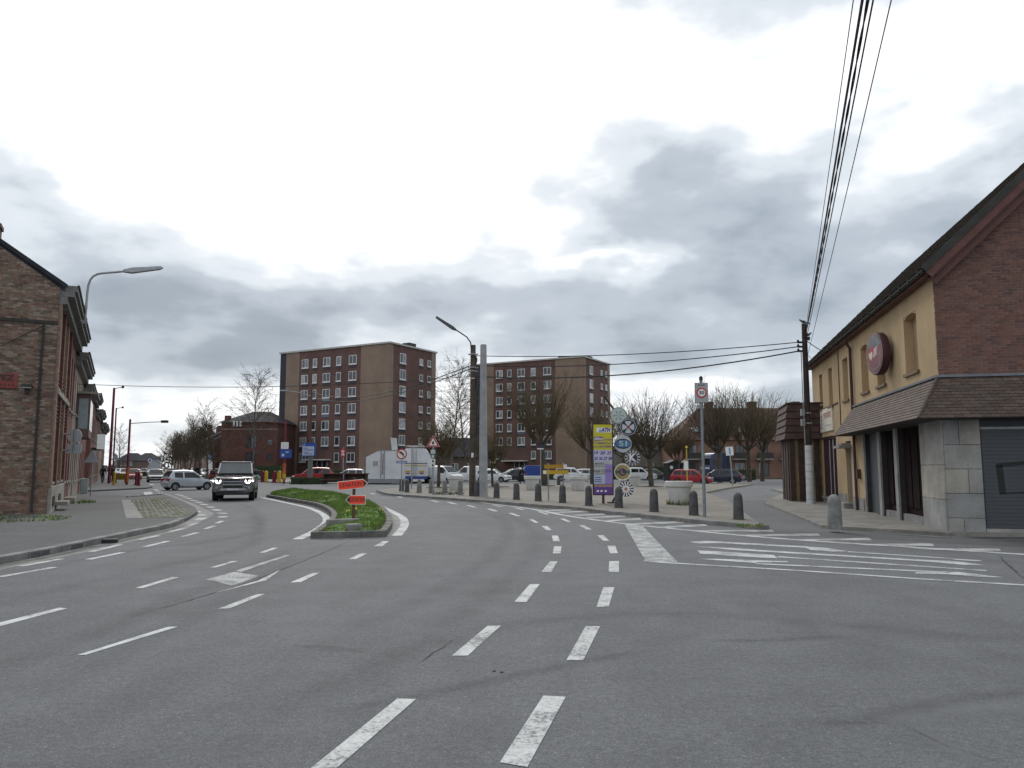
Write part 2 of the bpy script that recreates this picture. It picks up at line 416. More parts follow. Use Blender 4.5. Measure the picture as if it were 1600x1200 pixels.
# --- left pavement with its cobbled strip
L0 = Vector((-15.921, 26.543, 0)); UL = Vector((-0.45315, 0.89144, 0)); NL = Vector((0.89144, 0.45315, 0))   # NL points from the facades to the street
KL = [(-140, 917), (-60, 896), (0, 882), (60, 870.5), (120, 858), (180, 844.5), (240, 831), (272, 823.5), (288, 816)]
KL2 = [(296, 812), (309, 803), (305, 797), (288, 788), (268, 779), (251, 772.5)]
back = [G(249, 775.5), G(196, 780), G(190, 776.5), G(150, 776), L0 + UL * 31, L0 + UL * 30 - NL * 12, L0 - NL * 30, Vector((-40, 10, 0))]
pl = [G(*p) for p in KL + KL2[:1]] + [G(*p) for p in KL2[1:]] + back
pavement_l = struct(MB().prism([(p.x, p.y) for p in pl], -0.3, 0.10).build('pavement', M_SIDE))
kerb(pavement_l, [G(*p) for p in KL], 0.2, 0.13, 1.0, 1)
kerb(pavement_l, [G(249, 775.5), G(222, 777.8), G(196, 780)], 0.15, 0.16, 1.0, 1)
# channel beside the kerb
chan = ribbon('kerb_channel', smooth_path([G(p[0] + 6, p[1] + 2.2) for p in KL] + [G(312, 809.5), G(322, 803), G(313, 797), G(294, 787.5), G(274, 779), G(256, 772)]), 0.5, 0.003, M_CONC, road)
# concrete strip, double channel and cobbles
def flat(name, pix, z, m, parent): 
    pts = [G(*p, z) for p in pix]; return MB().prism([(p.x, p.y) for p in pts], z - 0.02, z).build(name, m, parent)
flat('concrete_strip', [(190, 781), (205, 781), (224, 809), (197, 809)], 0.104, M_CONC, pavement_l)
flat('gravel_bed', [(205, 781), (249, 777), (262, 779), (294, 797), (298, 802), (284, 809), (224, 809)], 0.106, mat('mossy_sand', (0.10, 0.105, 0.065), 0.95, var=0.3, scale=2), pavement_l)
def inside(p, poly):
    c = False; n = len(poly)
    for i in range(n):
        a, b = poly[i], poly[i - 1]
        if (a.y > p.y) != (b.y > p.y) and p.x < (b.x - a.x) * (p.y - a.y) / (b.y - a.y) + a.x: c = not c
    return c
poly = [G(*p, 0.1) for p in [(207, 782), (247, 778), (260, 780), (291, 797), (294, 802), (281, 808), (227, 808)]]
rnd = random.Random(3); mb = MB()
x0, x1 = min(p.x for p in poly), max(p.x for p in poly); y0, y1 = min(p.y for p in poly), max(p.y for p in poly)
yy = y0; row = 0
while yy < y1:
    xx = x0 + (row % 2) * 0.1
    while xx < x1:
        if inside(Vector((xx, yy, 0)), poly):
            a = 0.075 + rnd.uniform(-.01, .012); b = 0.075 + rnd.uniform(-.01, .01); hz = 0.118 + rnd.uniform(-.006, .012); j = rnd.uniform(-.012, .012)
            mi = rnd.choice((0, 0, 1, 2))
            mb.add([(xx - a, yy - b, .1), (xx + a, yy - b, .1), (xx + a, yy + b, .1), (xx - a, yy + b, .1), (xx - a * .75 + j, yy - b * .75, hz), (xx + a * .75 + j, yy - b * .75, hz), (xx + a * .75, yy + b * .75 + j, hz), (xx - a * .75, yy + b * .75, hz)],
                   [(4, 5, 6, 7), (0, 1, 5, 4), (1, 2, 6, 5), (2, 3, 7, 6), (3, 0, 4, 7)], mi)
        xx += 0.18
    yy += 0.18; row += 1
stuff(mb.build('cobbles', [mat('cobble_tan', (0.22, 0.21, 0.165), 0.85, var=0.2), mat('cobble_grey', (0.19, 0.19, 0.18), 0.85, var=0.2), mat('cobble_moss', (0.13, 0.15, 0.075), 0.9, var=0.3)], pavement_l))

# --- far pavement across the side street, left
pl2 = [G(140, 768.5), G(229, 764), G(238, 762)] + [G(231, 757), G(222, 750), G(216, 745)] + [L0 + UL * 150 + NL * 5.5, L0 + UL * 150 - NL * 12, L0 + UL * 39 - NL * 12]
far_pave = struct(MB().prism([(p.x, p.y) for p in pl2], -0.3, 0.11).build('pavement', M_SIDE))
kerb(far_pave, [G(140, 768.5), G(185, 766.2), G(229, 764)], 0.15, 0.13, 1.0, 1)
# --- far pavement in front of the flats and beyond the junction
pl3 = [G(392, 752.5), G(450, 755.5), G(500, 756.5), G(572, 756.5), G(690, 754), G(690, 744), G(560, 742), G(392, 742), G(340, 742), G(340, 746)]
struct(MB().prism([(p.x, p.y) for p in pl3], -0.3, 0.11).build('pavement', M_CONC))
kerb(bpy.data.objects['pavement.003'], [G(392, 752.5), G(450, 755.5), G(500, 756.5), G(572, 756.5)], 0.15, 0.125, 1.0, 1)
# strip of lawn and paving at the foot of the flats
struct(MB().prism([(-60, 118), (48, 118), (60, 260), (-80, 260)], -0.3, 0.06).build('lawn', mat('lawn_green', (0.055, 0.075, 0.03), 0.95, var=0.3, scale=0.3)))

# ================================================================== ROAD MARKINGS (each a sheet on the road)
def mark(name, pix, m=None, z=0.004):
    pts = [G(*p) for p in pix]
    a = sum(pts[i].x * pts[(i + 1) % len(pts)].y - pts[(i + 1) % len(pts)].x * pts[i].y for i in range(len(pts)))
    if a < 0: pts = pts[::-1]
    return MB().add([(p.x, p.y, z) for p in pts], [tuple(range(len(pts)))]).build(name, m or M_PAINT, road)
for q in [[(621, 1092), (650, 1093), (486, 1236), (440, 1238)], [(762, 978), (783, 978), (731, 1025), (706, 1025)], [(828, 913), (843.5, 913), (822.5, 941), (803.5, 941)],
          [(859, 877.6), (871, 877.6), (861, 894), (846, 894)], [(865.6, 854), (877.4, 854), (875.7, 865), (863.6, 865)], [(862, 837), (871.7, 837), (875, 846), (864.5, 846)],
          [(846, 822), (855, 822), (862, 828.4), (854, 828.4)], [(826, 811.5), (832.6, 811.5), (842, 817), (836, 817)], [(793, 801.5), (800, 801.5), (814, 806.6), (807, 806.6)],
          [(760, 795), (767, 795), (779, 799), (772, 799)], [(727, 789.5), (733, 789.5), (746, 793), (740, 793)], [(697, 784.6), (703, 784.6), (715.5, 787.8), (709, 787.8)],
          [(671, 782), (677, 782), (688, 784.4), (681, 784.4)], [(619, 776), (625, 776), (631, 777.4), (625, 777.4)], [(577, 771), (583, 771), (588, 772.2), (582, 772.2)],
          [(849, 1087.5), (884, 1089.4), (824, 1199.5), (781, 1192)], [(915, 979), (937.5, 979), (911.5, 1032), (885, 1032)], [(942.5, 918), (960, 918), (951, 948.6), (932, 948.6)],
          [(952, 877), (967.4, 877), (967, 894), (951, 894)], [(949, 853), (961.4, 853), (965.4, 864.7), (953, 864.7)], [(933, 836.5), (943, 836.5), (952, 845.4), (943, 845.4)],
          [(905, 821), (912.5, 821), (925, 827.6), (917, 827.6)], [(875, 810.6), (882, 810.6), (893, 815.8), (887, 815.8)], [(838, 799.2), (845, 799.2), (859, 803.9), (852, 803.9)],
          [(802, 793.6), (808, 793.6), (821, 796.6), (814, 796.6)], [(767, 789.8), (773, 789.8), (787, 791.8), (780, 791.8)],
          [(92, 950), (105, 951), (-30, 987), (-40, 983)], [(269, 902), (280, 902.5), (222, 919.4), (211.6, 918.8)], [(362.5, 877), (372, 877), (337.5, 887), (328, 887)],
          [(426.6, 856), (435, 856), (414, 863.8), (404.7, 863.8)], [(262.5, 979.7), (278, 979.7), (134, 1023.8), (121, 1023.8)], [(401.6, 928.8), (414, 928.4), (359, 951), (340.6, 951.6)],
          [(489, 895.6), (500, 895), (470, 910), (453, 910.6)], [(564, 864.6), (575, 864.4), (556, 874), (544.4, 874)], [(598, 846), (608, 845.6), (597, 853.6), (584, 853.6)]]:
    mark('lane_dash', q)
def dash(p, q, w=0.15, m=None, name='edge_dash'):
    a, b = G(*p), G(*q); return ribbon(name, [a, b], w, 0.0045, m or M_PAINT, road)
for p, q in [((32, 885), (96, 873.4)), ((142, 862.4), (188, 851)), ((217, 843.6), (248, 837)), ((266, 831), (286, 826)), ((295, 821), (308, 817.6)),
             ((0, 901.6), (86, 886.4)), ((138, 874.4), (192, 863.4)), ((226, 854.6), (263, 845.6)), ((285, 838.6), (308, 832.4)), ((320.5, 826.6), (335, 821.7)), ((338, 818), (347.6, 814)),
             ((-110, 921), (-44, 908))]:
    dash(p, q, 0.14)
def seg5(lst, w):   # survey in enlarged coordinates of the bend
    for u0, v0, u1, v1 in lst: dash((170 + u0 / 5.714, 740 + v0 / 5.714), (170 + u1 / 5.714, 740 + v1 / 5.714), w)
seg5([(800, 412, 840, 398), (805, 365, 842, 373), (765, 335, 806, 348), (718, 306, 758, 318), (670, 284, 712, 296), (630, 264, 668, 275), (592, 247, 624, 257), (558, 230, 588, 239), (528, 213, 554, 221), (500, 199, 524, 207), (478, 183, 498, 190), (455, 172, 472, 178), (430, 152, 446, 158), (412, 142, 426, 147)], 0.28)
seg5([(1003, 393, 1033, 381), (995, 350, 1033, 359), (940, 319, 988, 331), (890, 295, 926, 304), (832, 272, 868, 281), (785, 253, 823, 262), (742, 237, 775, 245), (702, 221, 733, 228), (667, 207, 695, 213), (632, 194, 658, 199), (607, 184, 626, 188)], 0.28)
mark('give_way_block', [(224, 769), (236, 768.6), (240, 772.5), (226, 773.2)])
mark('lane_dash', [(230, 756.5), (238, 756.5), (242, 757.6), (234, 757.6)])
# long edge line and hatching by the plaza
ribbon('edge_line', smooth_path([G(*p) for p in [(747, 784.6), (772, 788), (806, 792), (836, 796.4), (889, 806.5), (941, 813.8), (1004, 821.5), (1085, 829.5), (1145, 835.5), (1250, 844), (1390, 853), (1600, 866.5), (1760, 876)]]), 0.22, 0.0045, M_PAINT, road)
ribbon('edge_line', smooth_path([G(*p) for p in [(1006, 876.6), (1040, 879.5), (1250, 892), (1425, 904), (1600, 914.5), (1760, 924)]]), 0.13, 0.005, M_PAINT, road)
for p, q in [((842, 798), (897, 795.9)), ((858, 800.5), (921, 798.7)), ((891, 805), (943, 803.2)), ((912.5, 808.3), (974, 806.2)), ((941, 813.5), (1000, 810.8)), ((978.6, 818.5), (1065, 815.6)), ((1024.6, 823.5), (1102, 820.5)),
             ((1085, 829), (1206, 829.4)), ((1155, 836), (1278, 835.4)), ((1250, 843), (1358, 842.4)), ((1337, 850.2), (1456, 851.2)), ((1425, 856.6), (1561, 859.6))]:
    t0 = (p[1] - 731) * 0.013; t1 = (q[1] - 731) * 0.017
    mark('hatch_stripe', [(p[0], p[1]), (q[0], q[1] - t1), (q[0] + 4, q[1] + t1), (p[0] + 12, p[1] + t0 * 1.3)], M_PAINT_W)
mark('stop_line', [(976, 819.5), (1003, 821), (1059, 879), (1009, 877.6)], M_PAINT_W, 0.0056)
def m2(name, lst, m=None): mark(name, [(1040 + u / 2.857, 820 + v / 2.857) for u, v in lst], m, 0.005)
m2('turn_arrow', [(105, 77), (180, 73), (245, 76), (630, 97), (640, 99), (720, 104), (812, 119), (740, 121), (650, 113), (622, 103), (240, 83), (150, 84)])
m2('turn_arrow', [(130, 97), (330, 106), (410, 113), (1160, 158), (1270, 162), (1425, 180), (1330, 180), (1150, 164), (400, 119), (350, 117)])
m2('turn_arrow', [(140, 114), (482, 136), (502, 150), (420, 147), (156, 130)])
m2('lane_dash', [(500, 141), (1430, 203), (1437, 208), (505, 146)])
m2('turn_arrow', [(148, 153), (230, 153), (545, 164), (545, 169), (410, 168), (400, 172)])
m2('lane_dash', [(400, 172), (1270, 211), (1270, 216), (405, 177)])
m2('turn_arrow', [(1115, 213), (1265, 213), (1300, 211), (1510, 236), (1400, 234), (1260, 222), (1115, 218)])
m2('lane_dash', [(812, 119), (1280, 150), (1280, 153), (815, 123)])
m2('lane_dash', [(1280, 152), (1410, 160), (1410, 164), (1285, 157)])
# lozenge on the left carriageway
mark('painted_lozenge', [(320, 906.5), (366, 893.8), (405, 900), (371, 913), (360, 915), (337, 909)], M_PAINT_W)
mark('painted_lozenge', [(327.5, 928.8), (404, 907.2), (437.5, 890.6), (431, 896), (416, 907), (360, 921)], M_PAINT)
mark('painted_lozenge', [(368, 892), (447, 867.5), (453, 868), (376, 894.3)], M_PAINT_W)
# cracks and repair seams
M_CRACK = mat('tar_crack', (0.028, 0.028, 0.028), 0.8, var=0.3, scale=12)
def crack(pix, w, z=0.0062):
    pts = smooth_path([G(*p) for p in pix], 0.15)
    pts = [p + Vector((random.uniform(-.02, .02), random.uniform(-.025, .025), 0)) for p in pts]
    n = len(pts); vs = []; 
    for i, p in enumerate(offset_path(pts, 0)):
        ww = w * random.uniform(.25, 1.2) * min(1, 0.2 + 3 * i / n) * min(1, 0.2 + 3 * (n - i) / n)
        t = pts[min(i + 1, n - 1)] - pts[max(i - 1, 0)]; t.normalize(); nn = Vector((-t.y, t.x, 0)) * ww / 2
        vs += [(p.x + nn.x, p.y + nn.y, z), (p.x - nn.x, p.y - nn.y, z)]
    MB().add(vs, [(2 * i, 2 * i + 1, 2 * i + 3, 2 * i + 2) for i in range(n - 1)]).build('road_crack', M_CRACK, road)
crack([(180, 972), (256, 949), (325, 930), (390, 910), (437, 891), (500, 866), (545, 846)], 0.026)
crack([(643, 1043), (665, 1028), (690, 1013), (708, 1000)], 0.012)
crack([(1404, 1129), (1440, 1150), (1490, 1170), (1560, 1190)], 0.006)
crack([(1560, 868), (1590, 895), (1640, 930)], 0.03)
def soft_strip(pix, w, m, z):
    pts = smooth_path([G(*p) for p in pix], .4); n = len(pts); a, c = offset_path(pts, w / 2), offset_path(pts, -w / 2)
    vs = [v for i in range(n) for v in ((a[i].x, a[i].y, z), (pts[i].x, pts[i].y, z), (c[i].x, c[i].y, z))]
    o = MB().add(vs, [f for i in range(n - 1) for f in ((3 * i, 3 * i + 1, 3 * i + 4, 3 * i + 3), (3 * i + 1, 3 * i + 2, 3 * i + 5, 3 * i + 4))]).build('road_stain', m, road)
    at_ = o.data.attributes.new('a', 'FLOAT', 'POINT')
    for i in range(n): at_.data[3 * i + 1].value = min(1, 6 * i / n, 6 * (n - 1 - i) / n)
M_STD = stain('stain_dark', (.05, .05, .052), .26); M_STL = stain('stain_light', (.21, .215, .225), .6, 3); M_TRK = stain('tyre_track', (.065, .065, .067), .14, 2.5); M_POL = stain('polished_track', (.18, .185, .19), .30, 2.0)
soft_strip([(520, 1118), (620, 1094), (760, 1066), (880, 1040), (960, 1025), (1010, 1012)], .30, M_STD, .0012)
soft_strip([(440, 1010), (520, 1014), (620, 1018)], .28, M_STD, .0012)
soft_strip([(1090, 1002), (1220, 1000), (1340, 992)], .22, M_STD, .0012)
soft_strip([(1230, 1135), (1330, 1130), (1420, 1106), (1540, 1086), (1700, 1076)], .30, M_STD, .0012)
soft_strip([(1370, 1135), (1430, 1120), (1520, 1106), (1700, 1100)], .50, M_STL, .0014)
soft_strip([(1380, 1125), (1440, 1148), (1500, 1175), (1580, 1215)], .30, M_STL, .0016)
for off in (-.9, -2.5): soft_strip([(640 + off * 170, 1230), (735 + off * 95, 1010), (813 + off * 55, 928), (853 + off * 42, 885), (868 + off * 36, 858), (864 + off * 30, 840), (848 + off * 22, 825), (800 + off * 10, 804 - off), (735 + off * 6, 791 - off)], .55, M_POL if off < -1 else M_TRK, .0010)
for off in (1.0, 2.6): soft_strip([(-200, 1060 + off * 40), (60, 990 + off * 34), (240, 925 + off * 26), (350, 885 + off * 20), (420, 860 + off * 14), (470, 838 + off * 10)], .55, M_POL if off > 2 else M_TRK, .0010)
for off in (-1.0, -2.6): soft_strip([(-200, 1030 + off * 34), (60, 955 + off * 26), (240, 908 + off * 20), (345, 880 + off * 14), (400, 850 + off * 8), (400, 815 + off * 6), (370, 795 + off * 4)], .6, M_POL if off < -2 else M_TRK, .0010)
for off in (0,): soft_strip([(1750, 1010 + off * 40), (1400, 985 + off * 36), (1100, 960 + off * 34), (900, 965 + off * 36), (700, 1000 + off * 44), (450, 1100 + off * 60), (300, 1250 + off * 80)], .6, M_TRK, .0008)
for px, py in [(772, 1049), (784, 1051)]:
    p = G(px, py); MB().lathe([(.016, 0), (.012, .008), (0, .009)], 7, M=Matrix.Translation((p.x, p.y, .0))).build('tar_blob', M_CRACK, road)
M_CONTACT_GRIME = stain('kerb_contact_grime', (.03, .03, .026), .6, 4)  # grime along the kerb feet, with contact shade painted in
soft_strip([(p[0], p[1] + 1.2) for p in PZ_LOW], .45, M_CONTACT_GRIME, .0022)
soft_strip([(p[0] + 2, p[1] + 2.5) for p in KL], .4, M_CONTACT_GRIME, .0034)
soft_strip([(480, 843.5), (545, 842.5), (606, 841)], .35, M_CONTACT_GRIME, .0022)
soft_strip([(412, 778.5), (438, 782.5), (460, 786.5), (490, 792), (506, 800), (514, 809), (510, 819), (496, 831), (482, 843)], .35, M_CONTACT_GRIME, .0022)
soft_strip([(1314, 830), (1400, 835), (1482, 840.5), (1600, 840.5), (1700, 840)], .5, M_CONTACT_GRIME, .0026)
mb = MB(); p = G(160, 849); MB().box(-.3, .3, -.06, .1, .01, .09).build('drain_inlet', M_BLACK, pavement_l, (p.x, p.y, 0), R(17))
p = G(150, 853); MB().box(-.32, .32, -.2, .2, .001, .006).build('drain_grate', M_STONE, pavement_l, (p.x, p.y, .002), R(17))
# ================================================================== CENTRAL ISLAND
IS_L = [(416, 777), (438, 781), (460, 785), (492, 791), (510, 799), (518, 808), (514, 818), (500, 830), (485, 841.6)]
IS_F = [(485, 841.6), (545, 840.5), (603, 839)]
IS_R = [(603, 839), (611, 828), (613, 818), (608, 806), (598, 796), (582, 788), (562, 781), (530, 775), (490, 771.5), (450, 770), (425, 771.5), (416, 777)]
island = thing('traffic_island', 'grassy traffic island edged with grey kerb stones in the road', 'traffic island', G(545, 815))
def to_local(o, pts): return [p - o.location for p in pts]
isl = [G(*p) for p in IS_L + IS_F[1:] + IS_R[1:-1]]
ctr = sum(isl, Vector()) / len(isl)
ring = smooth_path([G(*p) for p in IS_L], .4)[:-1] + smooth_path([G(*p) for p in IS_F], .4)[:-1] + smooth_path([G(*p) for p in IS_R], .4)[:-1]
soil_pts = [p - island.location for p in offset_path(ring, 0.1)]
MB().prism([(p.x, p.y) for p in soil_pts], -0.2, 0.12).build('soil_bed', M_SOIL, island)
for lst in (IS_L, IS_F, IS_R):
    kerb(island, to_local(island, [G(*p) for p in lst]), 0.18, 0.15, 1.0, 1, .012, mat('kerb_dark', (.135, .13, .12), .9, var=.3, scale=2.5, bump=.3, fine=.4))
ribbon('island_line', smooth_path([G(*p) for p in [(409, 777.4), (440, 784), (480, 793), (502, 802), (510, 810), (508, 818), (492, 830), (464, 843)]]), 0.24, 0.0045, M_PAINT, road)
ribbon('island_line', smooth_path([G(*p) for p in [(592, 790), (610, 798), (628, 808), (632.5, 818), (628, 828), (620, 837)]]), 0.24, 0.0045, M_PAINT, road)
ribbon('island_channel', smooth_path([G(*p) for p in [(596, 794), (609, 803), (617, 812), (618, 820), (613, 830), (608, 838)]]), 0.45, 0.003, M_CONC, road)
# turf: mounded sod plus blades
dense = offset_path(ring, 0.2); dense.append(dense[0])
def mound(p):
    e = min((p - q).length for q in dense); return 0.14 + 0.20 * min(1, e / 1.3)
mb = MB(); st = .22; vid = {}
x0, x1 = min(p.x for p in dense), max(p.x for p in dense); y0, y1 = min(p.y for p in dense), max(p.y for p in dense)
def gv(i, j):
    if (i, j) not in vid:
        q = Vector((x0 + i * st, y0 + j * st, 0)); vid[(i, j)] = len(mb.v); mb.v.append((q.x, q.y, mound(q) - .01))
    return vid[(i, j)]
for i in range(int((x1 - x0) / st) + 1):
    for j in range(int((y1 - y0) / st) + 1):
        if all(inside(Vector((x0 + (i + a) * st, y0 + (j + b) * st, 0)), dense) for a in (0, 1) for b in (0, 1)):
            mb.f.append((gv(i, j), gv(i + 1, j), gv(i + 1, j + 1), gv(i, j + 1))); mb.mi.append(0)
M_GRASS = mat('grass', (0.085, 0.165, 0.024), 0.9, var=0.35, scale=1.6)
M_GRASS2 = mat('grass_light', (0.14, 0.24, 0.035), 0.9, var=0.3, scale=1.6)
M_GRASS3 = mat('grass_dry', (0.16, 0.18, 0.06), 0.9, var=0.3, scale=1.6)
turf = mb; off = island.location
x0, x1 = min(p.x for p in dense), max(p.x for p in dense); y0, y1 = min(p.y for p in dense), max(p.y for p in dense)
cnt = 0
while cnt < 26000:
    p = Vector((random.uniform(x0, x1), random.uniform(y0, y1), 0))
    if not inside(p, dense): continue
    cnt += 1
    z = mound(p); hgt = random.uniform(0.05, 0.14) * (0.7 + 0.6 * math.sin(p.x * 1.7) * math.cos(p.y * 1.1) ** 2); a = random.uniform(0, 2 * PI); w = 0.012
    dx, dy = math.cos(a) * w, math.sin(a) * w; lx, ly = random.uniform(-.06, .06), random.uniform(-.06, .06)
    turf.add([(p.x - dx, p.y - dy, z - .02), (p.x + dx, p.y + dy, z - .02), (p.x + lx, p.y + ly, z + hgt)], [(0, 1, 2)], random.choice((0, 0, 1, 1, 2)) if random.random() < .9 else 2)
turf.v = [(x - off.x, y - off.y, z) for x, y, z in turf.v]
stuff(turf.build('grass', [M_GRASS, M_GRASS2, M_GRASS3], island))
# daffodils
M_YEL = mat('daffodil_yellow', (0.72, 0.66, 0.10), 0.6, var=0.1); M_STEM = mat('daffodil_green', (0.07, 0.13, 0.04), 0.7)
def on_island(px, py): 
    p = G(px, py, 0.25); return Vector((p.x, p.y, mound(p)))
for i, (px, py, hh) in enumerate([(510, 781, .26), (544, 806, .26), (556, 805, .28), (595, 805, .30), (593, 800, .24)]):
    b = on_island(px, py)
    fl = thing('daffodil', 'yellow daffodil clump growing in the grass of the traffic island', 'flower', b, random.uniform(0, 6), 'daffodils on the island'); fl.scale = (.75, .75, .75)
    s = MB()
    for k in range(5):
        a = k * 1.3; s.tube([(0, 0, -.05), (.04 * math.cos(a), .04 * math.sin(a), hh * .6), (.11 * math.cos(a), .11 * math.sin(a), hh * .85)], [.008, .007, .003], 4)
    s.build('leaves', M_STEM, fl)
    for k in range(2):
        a = 1.1 + k * 2.6; tip = Vector((.05 * math.cos(a), .05 * math.sin(a), hh))
        f = MB().tube([(0, 0, 0), tip], .006, 4)
        f.build('stem', M_STEM, fl)
        f = MB()
        for j in range(6):
            t = j * PI / 3; c, sn = math.cos(t), math.sin(t)
            f.add([tip, tip + Vector((.034 * c - .014 * sn, -.01, .034 * sn + .014 * c)), tip + Vector((.052 * c, -.02, .052 * sn)), tip + Vector((.034 * c + .014 * sn, -.01, .034 * sn - .014 * c))], [(0, 1, 2, 3)])
        f.lathe([(.014, 0), (.02, .03), (.024, .035)], 8, M=Matrix.Translation(tip) @ Matrix.Rotation(PI / 2, 4, 'X'))
        f.build('bloom', M_YEL, fl)
# low concrete blocks and diversion sign
for (pa, pb, lab, hh, dp) in [((513, 818), (563, 816), 'long low weathered concrete beam lying in the island grass', .14, .2), ((546, 826), (567, 825), 'short concrete block at the foot of the diversion sign post', .14, .3)]:
    a, b = G(*pa, .2), G(*pb, .2); d = b - a
    o = MB().box(0, d.length, 0, dp, -.14, hh).build('concrete_block', M_CONC, None, (a.x, a.y, 0.16), math.atan2(d.y, d.x), bevel=.03)
    tag(o, lab, 'concrete block')
dv = thing('diversion_sign', 'two orange red DEVIATION arrow boards on one brown post', 'road sign', Vector((G(552, 818, .15).x, G(552, 818, .15).y, 0.1)), 0)
M_BROWN = mat('rusty_post', (0.09, 0.035, 0.02), 0.7, var=0.3, scale=8)
M_ORANGE = mat('signal_orange', (0.85, 0.055, 0.022), 0.45, var=0.06); M_SIGNW = mat('sign_white', (0.75, 0.75, 0.73), 0.45, var=0.05); M_SIGNB = mat('sign_black', (0.02, 0.015, 0.015), 0.5, var=0)
pxm = G(552, 818, .15).y / FOC
MB().box(-.035, .035, -.035, .035, 0, 1.28).build('post', M_BROWN, dv)
def arrow_board(zc, w, hh, cx, tilt, flip, word):
    Mx = MX((cx, -.06, zc), ry=tilt)
    s = -1 if flip else 1; tip = hh * .55
    def outline(k): 
        pts = [(-w / 2 + k, -hh / 2 + k), (w / 2 - tip - k * .2, -hh / 2 + k), (w / 2 - k * 1.3, 0), (w / 2 - tip - k * .2, hh / 2 - k), (-w / 2 + k, hh / 2 - k)]
        return [(p[0] * s, p[1]) for p in pts]
    T = Mx @ Matrix.Rotation(PI / 2, 4, 'X')
    b = MB().prism(outline(0), 0, .02, M=T).build('arrow_board', M_SIGNW, dv)
    MB().prism(outline(.014), .021, .024, M=T).build('face', M_ORANGE, b)
    MB().prism([(s * (w / 2 - tip * .9), -hh * .38), (s * (w / 2 - .03), 0), (s * (w / 2 - tip * .9), hh * .38)], .0245, .027, M=T).build('arrow_tip', M_SIGNB, b)
    me = text_mesh('DEVIATION', hh * .66, w * .72, .002); me.transform(T @ Matrix.Translation((-s * tip * .45, 0, .0275))); me.materials.clear(); me.materials.append(M_SIGNB)
    place('lettering', me, b)
arrow_board(1.10, .82, .24, -.02, R(-6), False, 0)
arrow_board(.69, .55, .25, .06, R(0), True, 0)
# ================================================================== CORNER BUILDING, right (x along the gable front, y along the street side)
A0 = math.atan2(V0.y, V0.x)
M_YELL = streaked('yellow_render', (0.43, 0.318, 0.192))
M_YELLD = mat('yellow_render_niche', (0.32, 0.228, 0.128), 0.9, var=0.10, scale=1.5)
M_MORTAR = mat('mortar', (0.26, 0.21, 0.18), 0.95, var=0.2)
BRK = [mat('brick_red_%d' % i, c, 0.85, var=0.14, scale=9, bump=0.2, fine=0.2) for i, c in enumerate([(0.165, 0.078, 0.060), (0.14, 0.066, 0.054), (0.185, 0.092, 0.070), (0.115, 0.060, 0.052), (0.15, 0.082, 0.068)])]
M_TILE = [mat('tile_%d' % i, c, 0.8, var=0.25, scale=6, fine=0.25) for i, c in enumerate([(0.105, 0.076, 0.062), (0.085, 0.062, 0.052), (0.12, 0.086, 0.068), (0.09, 0.058, 0.046)])]
M_RTILE = [mat('roof_tile_%d' % i, c, 0.85, var=0.3, scale=5, fine=0.3) for i, c in enumerate([(0.062, 0.048, 0.040), (0.050, 0.040, 0.034), (0.075, 0.052, 0.040), (0.055, 0.052, 0.034)])]
M_VERGE = mat('verge_brown', (0.10, 0.034, 0.026), 0.6, var=0.15)
M_PIPE = mat('downpipe_brown', (0.055, 0.022, 0.024), 0.55, var=0.15)
M_SLATE = mat('gutter_dark', (0.028, 0.026, 0.023), 0.7, var=0.25)
M_DOOR = mat('door_brown', (0.014, 0.007, 0.006), 0.9, var=0.2, spec=.1)
M_GREYD = mat('door_grey', (0.065, 0.072, 0.082), 0.5, var=0.12)
M_ASHLAR = [mat('ashlar_%d' % i, c, 0.8, var=0.18, scale=1.6, bump=0.15, fine=0.2) for i, c in enumerate([(0.30, 0.29, 0.27), (0.27, 0.27, 0.265), (0.33, 0.31, 0.275)])]
bl = thing('corner_building', 'yellow rendered corner building with brick gable and tiled canopy over the shop', 'building', C0, A0)
LEN, WID, EAVE, TANP = 19.2, 10.0, 6.75, math.tan(R(43.7))
RIDGE = EAVE + WID / 2 * TANP
# street side wall, blind windows set back
wins = [(1.62, 2.85), (5.15, 6.2), (7.4, 8.45), (10.75, 11.75), (14.0, 14.85), (16.4, 17.2)]
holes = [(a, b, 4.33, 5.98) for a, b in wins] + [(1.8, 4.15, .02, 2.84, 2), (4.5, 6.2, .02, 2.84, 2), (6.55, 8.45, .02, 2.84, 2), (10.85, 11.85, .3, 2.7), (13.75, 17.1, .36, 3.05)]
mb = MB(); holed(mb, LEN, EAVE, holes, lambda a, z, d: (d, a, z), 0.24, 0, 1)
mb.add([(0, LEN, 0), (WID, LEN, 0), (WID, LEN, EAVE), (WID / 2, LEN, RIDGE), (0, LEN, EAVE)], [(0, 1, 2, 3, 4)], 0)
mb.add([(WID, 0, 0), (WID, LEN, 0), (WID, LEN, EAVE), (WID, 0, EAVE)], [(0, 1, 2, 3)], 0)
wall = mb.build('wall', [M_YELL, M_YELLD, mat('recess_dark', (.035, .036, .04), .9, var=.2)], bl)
for a, b in wins:   # arched head and sill
    mbw = MB().box(-.07, .1, a - .08, b + .08, 4.24, 4.325)
    mbw.build('window_sill', mat('sill_brown', (0.17, 0.11, 0.065), 0.8, var=.2), bl)
    if a < 9:
        n = 8; arc = [(a - .002 + (b - a + .004) * i / n, 5.98 - .09 * (2 * i / n - 1) ** 2) for i in range(n + 1)]
        mb = MB().add([(.012, y, z) for y, z in arc] + [(.012, y, 6.0) for y, z in arc] + [(.24, y, z) for y, z in arc], [(i, i + 1, n + 2 + i, n + 1 + i) for i in range(n)] + [(i, i + 1, 2 * n + 3 + i, 2 * n + 2 + i) for i in range(n)])
        mb.build('window_head', M_YELL, bl)
